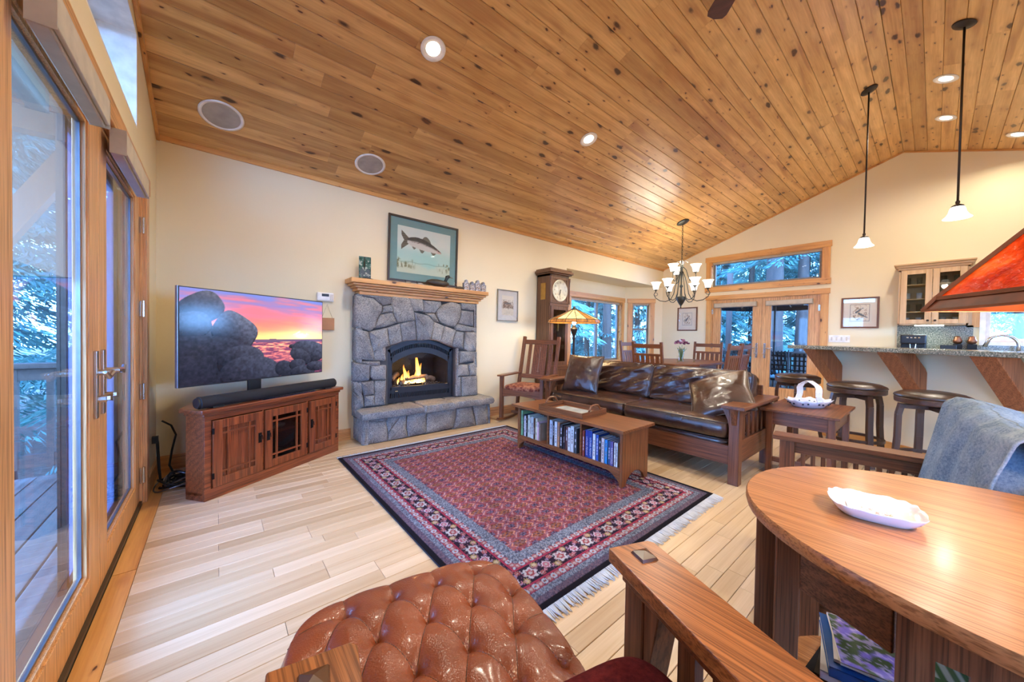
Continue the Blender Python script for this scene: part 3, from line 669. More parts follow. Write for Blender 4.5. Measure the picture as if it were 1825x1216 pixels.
# mortar body with an arched opening
arch = [(1.455, .37), (1.455, .965)] + [(1.455 + .855 * t, .965 + .125 * math.sin(PI * t) ** .8) for t in [i / 14 for i in range(1, 14)]] + [(2.31, .965), (2.31, .37)]
m = MB(); out = [(1.125, 0.24), (2.615, 0.24), (2.615, 1.56), (1.125, 1.56)]
m.prism([(1.125, .24), (1.455, .24), (1.455, 1.56), (1.125, 1.56)], YF + .035, 3.99, 'xz'); m.prism([(2.31, .24), (2.60, .24), (2.60, 1.56), (2.31, 1.56)], YF + .035, 3.99, 'xz')
top = [(a, b) for a, b in arch[1:-1]]
for p, q in zip(top, top[1:]): m.prism([p, q, (q[0], 1.56), (p[0], 1.56)], YF + .035, 3.99, 'xz')
m.box(1.455, 2.31, YF + .035, 3.99, .24, .345)
m.o('mortar_core', 'mortar', fp)
for p in STONES_FACE: stone(p, YF, fp)
# side stones (the flank towards the television) and the right flank
for zz in ((.30, .62), (.62, .84), (.84, 1.19), (1.19, 1.55)):
    stone([(YF + .005, zz[0]), (3.995, zz[0] + .01), (3.995, zz[1] - .01), (YF + .005, zz[1])], 1.118, fp, back=0.05, proud=.012, axis='x')
for zz in ((.30, .7), (.7, 1.1), (1.1, 1.55)):
    s = stone([(YF + .005, zz[0]), (3.995, zz[0]), (3.995, zz[1]), (YF + .005, zz[1])], -2.61, fp, back=0.04, proud=.01, axis='x')
    s.data.transform(Matrix.Scale(-1, 4, (1, 0, 0)))
# right reveal of the opening
for zz in ((.36, .52), (.525, .75), (.755, .97)):
    MB().box(2.318, 2.345, YF + .005, 3.97, *zz).o('stone', 'stone', fp, bevel=0.004)
# hearth
MB().box(1.16, 2.69, YH + .035, 3.99, 0.0, .255).o('hearth_core', 'mortar', fp)
for p in STONES_HEARTH: stone(p, YH, fp, back=.05)
for (a, b) in ((YH + .005, 3.82), (3.825, 3.995)):
    stone([(a, .005), (b, .005), (b, .25), (a, .255)], 1.14, fp, back=0.05, proud=.012, axis='x')
    s = stone([(a, .005), (b, .005), (b, .25), (a, .255)], -2.715, fp, back=0.05, proud=.004, axis='x'); s.data.transform(Matrix.Scale(-1, 4, (1, 0, 0)))
def slab(x0, x1, y0, y1, z0, z1, seed):
    nu, nv = 16, 6
    r = np.random.default_rng(seed)
    def nz(a, b): return float(fbm(np.array([a * 7 + seed * 9.1]), np.array([b * 7]), seed)[0]) - .5
    m = MB()
    def top(u, v):
        x = x0 + (x1 - x0) * u; y = y0 + (y1 - y0) * v; e = min(u * (x1 - x0), (1 - u) * (x1 - x0), v * (y1 - y0)) 
        z = z1 + nz(u * 4, v * 2) * .016 - (.012 if v == 0 else 0) - (.012 if u in (0, 1) else 0)
        return (x + nz(v * 5, u) * .02, y + nz(u * 9, v) * .035 * (1 - v), z)
    def bot(u, v):
        p = top(u, v); return (p[0], p[1] + (.012 if v == 0 else 0), z0 + nz(u * 5 + 3, v * 3) * .012)
    m.grid(top, nu, nv); m.grid(bot, nu, nv); w = nu + 1; o = (nu + 1) * (nv + 1)
    rim = [i for i in range(w)] + [j * w + nu for j in range(1, nv + 1)] + [nv * w + i for i in range(nu - 1, -1, -1)] + [j * w for j in range(nv - 1, 0, -1)]
    mid = []
    for i in rim:
        a, b = Vector(m.v[i]), Vector(m.v[i + o]); c = (a + b) / 2; cc = Vector(((x0 + x1) / 2, (y0 + y1) / 2, c.z)); d = (c - cc).normalized()
        if abs(c.y - y1) > .01: c += Vector((d.x * .4, -1, 0)).normalized() * (.012 + nz(i * 1.3, 2) * .014)
        mid.append(len(m.v)); m.v.append(tuple(c))
    n = len(rim)
    for k in range(n):
        a, b = rim[k], rim[(k + 1) % n]; c, d = mid[k], mid[(k + 1) % n]
        m.f.append((a, b, d, c)); m.f.append((c, d, b + o, a + o))
    return m.o('hearth_stone', 'stone', fp, auto=55)
slab(1.115, 1.775, YH - .045, 3.98, .262, .345, 1); slab(1.782, 2.16, YH - .05, 3.98, .258, .35, 2); slab(2.165, 2.75, YH - .05, 3.98, .262, .35, 3)
# mantel: stacked pine mouldings
mt = [(1.548, 1.583, .10, 3.84), (1.583, 1.612, .075, 3.82), (1.612, 1.635, .05, 3.80), (1.635, 1.66, .025, 3.78), (1.66, 1.708, 0.0, 3.76)]
for z0, z1, dx, yf in mt:
    MB().prism([(1.032 + dx, yf), (2.73 - dx, yf), (2.73 - dx, 3.995), (1.032 + dx, 3.995)], z0, z1 - .002).o('mantel_board', 'pine', fp, bevel=0.004)
# insert
ins = thing('fireplace_insert', 'black arched gas fireplace insert with louvres, burning', 'fireplace', (0, 0, 0))
YI = 3.93
def archpts(x0, x1, zs, rise, n=16, pw=.85): return [(x0 + (x1 - x0) * i / n, zs + rise * math.sin(PI * i / n) ** pw) for i in range(n + 1)]
o_ = [(1.457, .352)] + archpts(1.457, 2.308, .962, .122) + [(2.308, .352)]
i_ = [(1.515, .53)] + archpts(1.515, 2.235, .80, .125) + [(2.235, .53)]
# outer frame made of strips between two arches
m = MB()
def strip(m, A, B, y0, y1):
    n = len(A)
    for k in range(n - 1):
        vs = []
        for yy in (y0, y1): vs += [(A[k][0], yy, A[k][1]), (A[k + 1][0], yy, A[k + 1][1]), (B[k + 1][0], yy, B[k + 1][1]), (B[k][0], yy, B[k][1])]
        m.add(vs, [(3, 2, 1, 0), (4, 5, 6, 7), (0, 1, 5, 4), (1, 2, 6, 5), (2, 3, 7, 6), (3, 0, 4, 7)])
Aout = archpts(1.457, 2.308, .962, .122); Bo = archpts(1.500, 2.255, .915, .12); Co = archpts(1.500, 2.255, .865, .12); Di = archpts(1.52, 2.235, .80, .12)
strip(m, Aout, Bo, YI, YI + .03); strip(m, Co, Di, YI, YI + .03)
m.box(1.457, 1.50, YI, YI + .03, .352, .962); m.box(2.255, 2.308, YI, YI + .03, .352, .962); m.box(1.50, 1.52, YI, YI + .03, .5, .88); m.box(2.235, 2.255, YI, YI + .03, .5, .88)
m.box(1.50, 2.255, YI, YI + .03, .352, .405); m.box(1.50, 2.255, YI, YI + .03, .46, .53)
m.o('surround', 'insert_metal', ins)
MB().box(1.47, 2.295, YI + .055, YI + .06, .36, 1.0).o('inner_plate', 'shadow_box', ins).hide_render = False
lv = MB()
for k in range(34):
    t = (k + .5) / 34; x = 1.512 + .73 * t; z = .915 + .12 * math.sin(PI * (x - 1.5) / .755) ** .85
    lv.box(x - .004, x + .004, YI + .005, YI + .02, z - .055, z + .004)
lv.o('upper_louvre', 'insert_metal', ins)
lv = MB()
for k in range(34):
    x = 1.512 + .73 * (k + .5) / 34; lv.beam((x - .006, YI + .01, .40), (x + .006, YI + .01, .465), .008, .012)
lv.o('lower_louvre', 'insert_metal', ins)
bpy.data.objects.remove([c for c in ins.children if c.name.startswith('inner_plate')][0])
# firebox recess behind the wall face
m = MB(); m.box(1.50, 2.25, YI + .40, YI + .41, .50, .98); m.box(1.50, 1.51, YI + .03, YI + .41, .5, .98); m.box(2.24, 2.25, YI + .03, YI + .41, .5, .98); m.box(1.5, 2.25, YI + .03, YI + .41, .965, .98); m.box(1.5, 2.25, YI + .03, YI + .41, .49, .5)
m.box(1.49, 2.26, YI + .03, YI + .045, .86, 1.02); m.box(1.49, 2.26, YI + .03, YI + .045, .39, .47)
m.o('firebox', 'shadow_box', ins)
MB().box(1.515, 2.24, YI + .022, YI + .025, .53, .92).o('glass_pane', glassmat('fire_glass', .7), ins)
em = MB()
for k in range(220):
    x = rng.uniform(1.54, 2.21); y = rng.uniform(YI + .06, YI + .2); r = rng.uniform(.006, .013); z = .505 + rng.uniform(0, .03) + .035 * math.exp(-((x - 1.85) / .18) ** 2)
    em.add([(x - r, y, z), (x, y - r, z), (x + r, y, z), (x, y + r, z), (x, y, z + r), (x, y, z - r)], [(0, 1, 4), (1, 2, 4), (2, 3, 4), (3, 0, 4), (1, 0, 5), (2, 1, 5), (3, 2, 5), (0, 3, 5)])
e = em.o('embers', plain('ember_rock', (96, 86, 78), .9, noise=.3), ins); e['kind'] = 'stuff'
bk = plain('fire_log', (104, 84, 66), .9, noise=.3)
for a, b, r in (((1.60, YI + .17, .56), (2.02, YI + .20, .60), .04), ((1.66, YI + .09, .55), (1.80, YI + .22, .66), .03), ((1.98, YI + .10, .60), (2.14, YI + .2, .56), .038), ((1.72, YI + .12, .60), (2.0, YI + .10, .62), .026), ((1.56, YI + .12, .60), (1.66, YI + .2, .66), .03)):
    q = [Vector(a).lerp(Vector(b), t / 5) + Vector((0, 0, rng.uniform(-.008, .008))) for t in range(6)]
    MB().tube(q, [r * rng.uniform(.8, 1.1) for _ in q], 9).o('log', bk, ins, smooth=True)
def flamemat():
    k = N('flame'); tc = k.n('ShaderNodeTexCoord'); sx = k.n('ShaderNodeSeparateXYZ'); k.l(tc.outputs['Generated'], sx.inputs[0])
    c = k.ramp(sx.outputs['Z'], [(0, (1, .62, .22)), (.35, (1, .5, .10)), (1, (1, .26, .03))]); k.set((0, 0, 0, 1), 1)
    k.l(c, k.b.inputs['Emission Color']); s = k.ramp(sx.outputs['Z'], [(0, (1, 1, 1)), (1, (.22, .22, .22))]); k.l(k.math('MULTIPLY', s, 7.0), k.b.inputs['Emission Strength'])
    k.b.inputs['Alpha'].default_value = .85; return k.m
fm = flamemat()
for x, h, r, ph in ((1.73, .23, .030, .3), (1.77, .16, .022, 1.2), (1.69, .12, .022, 2.2), (1.885, .40, .032, .8), (1.915, .24, .034, 2.8), (1.86, .17, .028, 4), (1.96, .10, .025, 1.0), (1.81, .09, .028, 2), (1.65, .08, .014, 3)):
    q = []; rr = []
    for k in range(9):
        t = k / 8; q.append((x + .018 * math.sin(ph + t * 5) * t * (1.2 if h > .2 else .6), YI + .12 + .01 * math.cos(ph * 2), .545 + h * t)); rr.append(r * (1 - t) ** .8 * (.65 + .5 * math.sin(min(1, t * 3) * PI / 2)) + .0015)
    MB().tube(q, rr, 8).o('flame', fm, ins, smooth=True)
bulb('fire_light', (1.85, YI + .06, .72), 7, .06, (1, .48, .16))
for x, z in ((1.478, .9), (1.478, .45), (2.282, .9), (2.282, .45)): MB().lathe([(0, -.004), (.005, -.003), (.005, 0)], 8).xf(Matrix.Translation((x, YI - .002, z)) @ Matrix.Rotation(PI / 2, 4, 'X')).o('rivet', 'nickel', ins)
MB().tube([(1.555, YI - .01, .485), (1.585, YI - .01, .485)], .007, 8).o('latch', 'nickel', ins); MB().tube([(2.19, YI - .01, .53), (2.225, YI - .01, .53)], .007, 8).o('latch', 'nickel', ins)

# ------------------------------------------------------------------ things on the mantel and pictures
def framed(name, label, p, ang, cx, z0, z1, w, fmat, fw, matm, mw, art, nx=90, ny=70, glass=True, tilt=0.0, depth=.02, inner=None, group=None):
    r = thing(name, label, 'picture', (p[0], p[1], 0), ang, group)
    h = z1 - z0; pv = Matrix.Translation((cx, -.001, z0)) @ Matrix.Rotation(tilt, 4, 'X') @ Matrix.Translation((0, 0, h / 2))
    m = ring(-w / 2, w / 2, -h / 2, h / 2, fw, -depth, 0); m.xf(pv).o('frame', fmat, r, bevel=.002)
    iw, ih = w - 2 * fw, h - 2 * fw
    MB().box(-iw / 2, iw / 2, -.006, -.003, -ih / 2, ih / 2).xf(pv).o('mat_board', matm, r)
    pw, ph = iw - 2 * mw, ih - 2 * mw
    picture('print', vcol('print_paper', .7), r, art, pw, ph, nx, ny, lambda x, z: tuple(pv @ Vector((x, -.0075, z))))
    if glass: MB().box(-iw / 2, iw / 2, -.011, -.0095, -ih / 2, ih / 2).xf(pv).o('glass_pane', 'window_glass', r)
    return r
def blend(c, mask, col): m = np.clip(mask, 0, 1)[..., None]; return c * (1 - m) + np.asarray(col, float) * m
def sm(a, b, x): t = np.clip((x - a) / (b - a), 0, 1); return t * t * (3 - 2 * t)
def art_fish(U, V):
    n = fbm(U * 6, V * 5, 3); c = np.zeros(U.shape + (3,)); c[:] = (206, 214, 200)
    c = blend(c, sm(.75, .35, V) * .75 + (n - .5) * .5, (150, 200, 188)); c = blend(c, sm(.28, .12, V + (n - .5) * .2) * .7, (196, 200, 170))
    g = fbm(U * 40, V * 14, 8); c = blend(c, sm(.52, .7, g) * sm(.34, .26, V) * sm(.06, .14, V) * (sm(.42, .1, U) + sm(.7, .9, U)), (104, 110, 80))
    c = blend(c, sm(.02, .0, abs(V - .24 + .01 * np.sin(U * 20))) * .5, (120, 150, 130))
    x = (U - .08) / .74; ax = .66 - .115 * (x - .5) * 2 * .5 - .02; cy = .70 - .16 * x + .05 * np.sin(x * 3.1)
    body = np.clip(np.sin(np.clip((x - .10) / .9, 0, 1) ** .75 * PI), 0, 1) ** .8 * .115 + .012
    up = cy + body * .95; lo = cy - body
    inb = (V < up) & (V > lo) & (x > .13) & (x < 1.0)
    t = (V - lo) / np.maximum(up - lo, 1e-4)
    tailm = (x < .22) & (x > -.02) & (abs(V - cy) < .02 + (.22 - x) * .8) & (abs(V - cy) > (.05 - x) * 1.6)
    c = blend(c, tailm * .9, (92, 88, 72)); c = blend(c, tailm * (np.sin((V - cy) * 160) > .3) * .5, (40, 40, 34))
    fin = ((V > up - .01) & (V < up + .09 * np.sin(np.clip((x - .5) / .22, 0, 1) * PI) ** .7) & (x > .5) & (x < .72)) | ((V < lo + .01) & (V > lo - .07 * np.sin(np.clip((x - .42) / .14, 0, 1) * PI)) & (x > .42) & (x < .56)) | ((V < lo + .01) & (V > lo - .06 * np.sin(np.clip((x - .72) / .14, 0, 1) * PI)) & (x > .72) & (x < .86)) | ((V < lo + .01) & (V > lo - .05 * np.sin(np.clip((x - .24) / .1, 0, 1) * PI)) & (x > .24) & (x < .34))
    c = blend(c, fin * .85, (88, 84, 70))
    fc = np.zeros_like(c); fc[:] = (196, 194, 180); fc = blend(fc, sm(.45, .72, t), (58, 62, 58)); fc = blend(fc, (fbm(U * 60, V * 60, 5) > .62) * (t > .45) * .6, (24, 28, 26)); fc = blend(fc, (abs(t - .5) < .09) * .2, (190, 156, 140))
    fc = blend(fc, sm(.86, .9, x) * .5, (196, 150, 140))
    m = inb[..., None]; c = np.where(m, fc, c); c = blend(c, ((x - .93) ** 2 + ((V - cy - .02) * .8) ** 2 < .0002) * 1.0, (20, 20, 20))
    return c
framed('fish_print', 'large framed print of a trout on a teal mat standing on the mantel', (0, 3.99), 0, 1.925, 1.752, 2.50, .90, 'frame_black', .022, 'mat_teal', .085, art_fish, 170, 120, tilt=R(1.5))
def art_house(U, V):
    c = np.zeros(U.shape + (3,)); c[:] = (212, 204, 184); n = fbm(U * 14, V * 14, 2); n2 = fbm(U * 34, V * 34, 4)
    c = blend(c, ((V > .35) & (V < .62 + .1 * np.sin(U * 5)) & (U > .08) & (U < .95)) * (.35 + .5 * (n > .5)), (120, 84, 66)); c = blend(c, ((V > .55) & (V < .66) & (U > .2) & (U < .8)) * .7, (86, 92, 100))
    c = blend(c, ((n2 > .55) & (V < .8) & (V > .3)) * .5, (60, 56, 50)); c = blend(c, (V < .3) * (n * .6), (168, 160, 132)); c = blend(c, ((np.sin(U * 60) > .7) & (V > .38) & (V < .55)) * .5, (40, 34, 30)); return c
framed('house_print', 'small silver-framed drawing of a house left of the clock', (0, 3.995), 0, 3.24, 1.352, 1.802, .385, 'frame_silver', .012, 'mat_grey', .072, art_house, 50, 60)
def art_bird(seed, blue):
    def f(U, V):
        c = np.zeros(U.shape + (3,)); c[:] = (224, 218, 202); e = np.minimum(np.minimum(U, 1 - U), np.minimum(V, 1 - V))
        c = blend(c, (abs(e - .10) < .012) * .9, (60, 62, 92))
        k = fbm(U * 16 + seed, V * 16, seed); ii = (e > .13); tw = abs(fbm(U * 7 + seed, V * 7, seed + 5) - .5) < .03; c = blend(c, tw * ii * (abs(U - .5) + abs(V - .45) < .42) * .7, (96, 84, 66)); c = blend(c, (k > .66) * ii * (abs(U - .5) < .3) * .6, (150, 116, 96))
        for (bx, by, an, s) in blue:
            dx = (U - bx) * math.cos(an) + (V - by) * math.sin(an); dy = -(U - bx) * math.sin(an) + (V - by) * math.cos(an)
            bd = (dx / (.15 * s)) ** 2 + (dy / (.055 * s)) ** 2 < 1; hd_ = ((dx + .13 * s) / (.05 * s)) ** 2 + ((dy - .02 * s) / (.045 * s)) ** 2 < 1; tl = (dx > .1 * s) & (dx < .27 * s) & (abs(dy) < .018 * s)
            c = blend(c, (bd | hd_ | tl) * .95, (84, 104, 120)); c = blend(c, (bd & (dy < -.012)) * .7, (196, 160, 130))
        return c
    return f
framed('bird_print', 'walnut-framed print of two blue birds between the far doors and the kitchen cabinet', (XW, YA), -PI / 2, 4 - .768, 1.352, 1.838, .43, 'frame_walnut', .024, 'mat_cream', .055, art_bird(3, [(.45, .58, .7, .9), (.58, .38, -.45, 1.0)]), 60, 60)
framed('bird_print', 'small walnut-framed print of one dark bird left of the far doors', (XW, YA), -PI / 2, 4 - 3.435, 1.305, 1.81, .42, 'frame_walnut', .024, 'mat_cream', .065, art_bird(9, [(.5, .5, .8, 1.1)]), 60, 60)
# mantel objects
def art_glass(U, V):
    c = np.zeros(U.shape + (3,)); c[:] = (64, 104, 92); n = fbm(U * 5, V * 12, 6); c = blend(c, sm(.5, .6, n) * .8, (24, 62, 52)); c = blend(c, ((V < .5) & (abs(U - .3) < .3 - abs(V - .25))) | ((V < .45) & (abs(U - .75) < .28 * (1 - V))) , (76, 92, 96)); c = blend(c, (n < .33) * .8, (196, 206, 190)); c = blend(c, (abs(U - .45) < .05) * (V > .4) * .7, (24, 34, 30)); return c
t = thing('glass_ornament', 'tall green glass panel with a tree scene at the left end of the mantel', 'ornament', (1.20, 3.885, 1.706), R(-6))
MB().box(-.06, .06, -.006, .006, .012, .245).o('panel_body', plain('green_glass', (50, 84, 76), .15, coat=.5), t, bevel=.002)
picture('panel_scene', vcol('glossy_print', .15, coat=.6), t, art_glass, .116, .228, 30, 60, lambda x, z: (x, -.0068, z + .128))
m = MB()
for x in (-.055, .055): m.tube([(x, -.05, 0.003), (x, -.03, .018), (x, 0, .012), (x, .04, .003)], .004, 6)
m.tube([(-.055, -.02, .012), (0, -.03, .02), (.075, -.015, .014), (.095, -.03, .004)], .004, 6); m.o('iron_stand', 'black_metal', t)
def duck(label, x, y, L, rz, body, head, tail=True, group=None, wh=False):
    t = thing('duck_decoy', label, 'duck', (x, y, 1.7065), rz, group)
    b = MB()
    prof = [(-.5, .004, .16), (-.42, .07, .20), (-.25, .15, .19), (0, .20, .16), (.25, .17, .15), (.42, .09, .17), (.5, .01, .17)]
    pts = []; n = 12
    for (px_, r_, z_) in prof: pts.append([(px_ * L, math.cos(2 * PI * k / n) * r_ * L, max(0, z_ * L + math.sin(2 * PI * k / n) * r_ * L * .8)) for k in range(n)])
    vs = [p for q in pts for p in q]; fs = [(i * n + k, i * n + (k + 1) % n, (i + 1) * n + (k + 1) % n, (i + 1) * n + k) for i in range(len(prof) - 1) for k in range(n)]
    b.add(vs, fs); b.o('body', body, t, smooth=True)
    MB().tube([(.30 * L, 0, .20 * L), (.36 * L, 0, .34 * L), (.40 * L, 0, .44 * L), (.47 * L, 0, .47 * L), (.53 * L, 0, .44 * L)], [.075 * L, .06 * L, .085 * L, .07 * L, .03 * L], 10).o('head', head, t, smooth=True)
    MB().beam((.5 * L, 0, .45 * L), (.66 * L, 0, .42 * L), .055 * L, .03 * L, w2=.04 * L, h2=.012 * L).o('bill', plain('bill', (120, 96, 56), .5), t, bevel=.002)
    return t
dk = plain('duck_dark', (62, 52, 40), .5, noise=.25); dh = plain('duck_head', (28, 34, 28), .35); dg = plain('duck_grey', (150, 140, 124), .5, noise=.2)
duck('tiny dark duck figurine, leftmost of the two on the mantel', 1.66, 3.83, .085, PI, dg, dh)
duck('tiny dark duck figurine right of the first, before the trout print', 1.80, 3.83, .085, PI, dg, dh)
duck('large dark carved duck lying below the trout print', 2.03, 3.84, .30, R(-8), dk, dh)
duck('small brown duck figurine at the lower right corner of the trout print', 2.33, 3.83, .13, PI, dk, plain('duck_brown', (90, 62, 40), .5))
def art_row(U, V):
    n = fbm(U * 24, V * 16, 11, 3); c = np.zeros(U.shape + (3,)); c[:] = (196, 196, 200); c = blend(c, n > .52, (70, 66, 72)); c = blend(c, fbm(U * 30, V * 30, 12) > .63, (150, 110, 60)); return c
t = thing('pottery_houses', 'row of four small blue-and-white pottery houses at the right end of the mantel', 'ornament', (2.59, 3.88, 1.7065))
for k in range(4):
    x = -.135 + k * .088; h = (.10, .085, .112, .098)[k]
    m = MB(); m.prism([(x - .04, 0), (x + .04, 0), (x + .04, h), (x + .018, h + .012), (x + .018, h + .03), (x, h + .045), (x - .018, h + .03), (x - .018, h + .012), (x - .04, h)], -.022, .022, 'xz')
    m.o('house', plain(f'pottery_{k%2}', ((150, 152, 164), (120, 124, 140))[k % 2], .25, noise=.3, coat=.4), t, bevel=.002)
    picture('house_front', vcol('glossy_print'), t, art_row, .072, h * .9, 12, 16, lambda a, z, x=x, h=h: (x + a, -.0228, z + h / 2))
# ================================================================== television corner
CA = math.atan2(3.687 - 3.088, .907 + .063)      # direction of the cabinet front
cab = thing('corner_cabinet', 'reddish oak corner television cabinet with two panelled doors and a glazed middle door', 'cabinet', (-.063, 3.088, 0), CA)
W_, HC = 1.14, .59
# plan: front 0..W, flanks fold back to the walls
body = [(0, 0), (W_, 0), (W_ + .03, .10), (W_ * .60, .46), (W_ * .5, .52), (W_ * .28, .42), (-.165, .06)]
body = [(0, 0.022), (W_, 0.022), (W_ + .005, .15), (.72, .50), (.30, .50), (-.012, .167)]
m = MB()
for a, b in zip(body, body[1:] + body[:1]):
    if a == body[0]: continue
    m.prism([(a[0], a[1]), (b[0], b[1]), (b[0] * .97 + .015, b[1] * .93 + .02), (a[0] * .97 + .015, a[1] * .93 + .02)], 0.0, HC, 'xy')
m.prism(body, .035, .055, 'xy'); m.o('carcass', 'cabinet', cab)
MB().prism([(-.03, -.028), (W_ + .03, -.028), (W_ + .04, .16), (.74, .53), (.28, .53), (-.045, .18)], HC, HC + .028, 'xy').o('top', 'cabinet', cab, bevel=.006)
MB().prism([(-.01, -.008), (W_ + .01, -.008), (W_ + .015, .155), (.73, .51), (.29, .51), (-.022, .172)], HC - .022, HC - .001, 'xy').o('top_moulding', 'cabinet', cab, bevel=.005)
doorx = [(.045, .385), (.405, .775), (.80, 1.095)]
m = MB(); m.box(0, W_, 0, .03, 0, .075); m.box(0, W_, 0, .03, HC - .05, HC - .02)
for a, b in ((0, .042), (.388, .402), (.778, .797), (1.098, W_)): m.box(a, b, 0, .03, .075, HC - .05)
m.o('face_frame', 'cabinet', cab, bevel=.003)
def cdoor(x0, x1, glass, hx):
    z0, z1 = .08, HC - .055; st = .058
    d = ring(x0, x1, z0, z1, st, -.014, .008).o('door', 'cabinet', cab, bevel=.003)
    a, b, c_, e = x0 + st, x1 - st, z0 + st, z1 - st
    if glass: MB().box(a, b, .0, .003, c_, e).o('glass_pane', glassmat('cabinet_glass', 1.2, (.5, .5, .5, 1)), d)
    else: MB().box(a, b, .002, .012, c_, e).o('door_panel', 'cabinet', d)
    iw = .032
    bars = [(a + iw, None), (b - iw - .012, None)]
    for x, _ in bars: MB().box(x, x + .012, -.012, .004, c_, e).o('muntin', 'cabinet', d)
    for z in (c_ + iw, e - iw - .012): MB().box(a, b, -.0115, .004, z, z + .012).o('muntin', 'cabinet', d)
    h = MB(); h.box(hx - .012, hx + .012, -.017, -.013, .30, .375); h.tube([(hx, -.018, .36), (hx - .008, -.028, .355), (hx - .010, -.030, .325), (hx + .010, -.030, .325), (hx + .008, -.028, .355), (hx, -.018, .36)], .003, 6); h.o('door_handle', 'black_metal', d)
    sx = x0 if hx > (x0 + x1) / 2 else x1
    for z in (z0 + .06, z1 - .09): MB().box(sx - .006, sx + .006, -.017, -.010, z, z + .04).o('hinge', 'black_metal', d)
cdoor(*doorx[0], False, .362); cdoor(*doorx[1], True, .428); cdoor(*doorx[2], False, .823)
MB().box(.40, .79, .03, .40, .33, .345).o('shelf', 'cabinet', cab)
MB().box(.395, .79, .40, .41, .06, HC - .03).o('back_panel', 'black_cloth', cab)
MB().box(.415, .765, .12, .125, .07, .33).o('speaker_grille', 'black_cloth', cab)
def at_cab(x, y, z): 
    v = Matrix.Rotation(CA, 4, 'Z') @ Vector((x, y, 0)); return (-.063 + v.x, 3.088 + v.y, z)
t = thing('router', 'white flat media box on the glazed cabinet shelf', 'electronics', at_cab(.60, .13, .346), CA)
MB().lathe([(.0, 0), (.062, 0), (.072, .012), (.070, .026), (.055, .032), (0, .033)], 24, sx=1.05, sy=.7).o('case', 'white_paint', t, smooth=True)
t = thing('media_box', 'silver box behind the white media box in the cabinet', 'electronics', at_cab(.66, .26, .346), CA)
MB().box(-.05, .05, -.04, .04, 0, .16).o('case', 'steel_grey', t, bevel=.006)
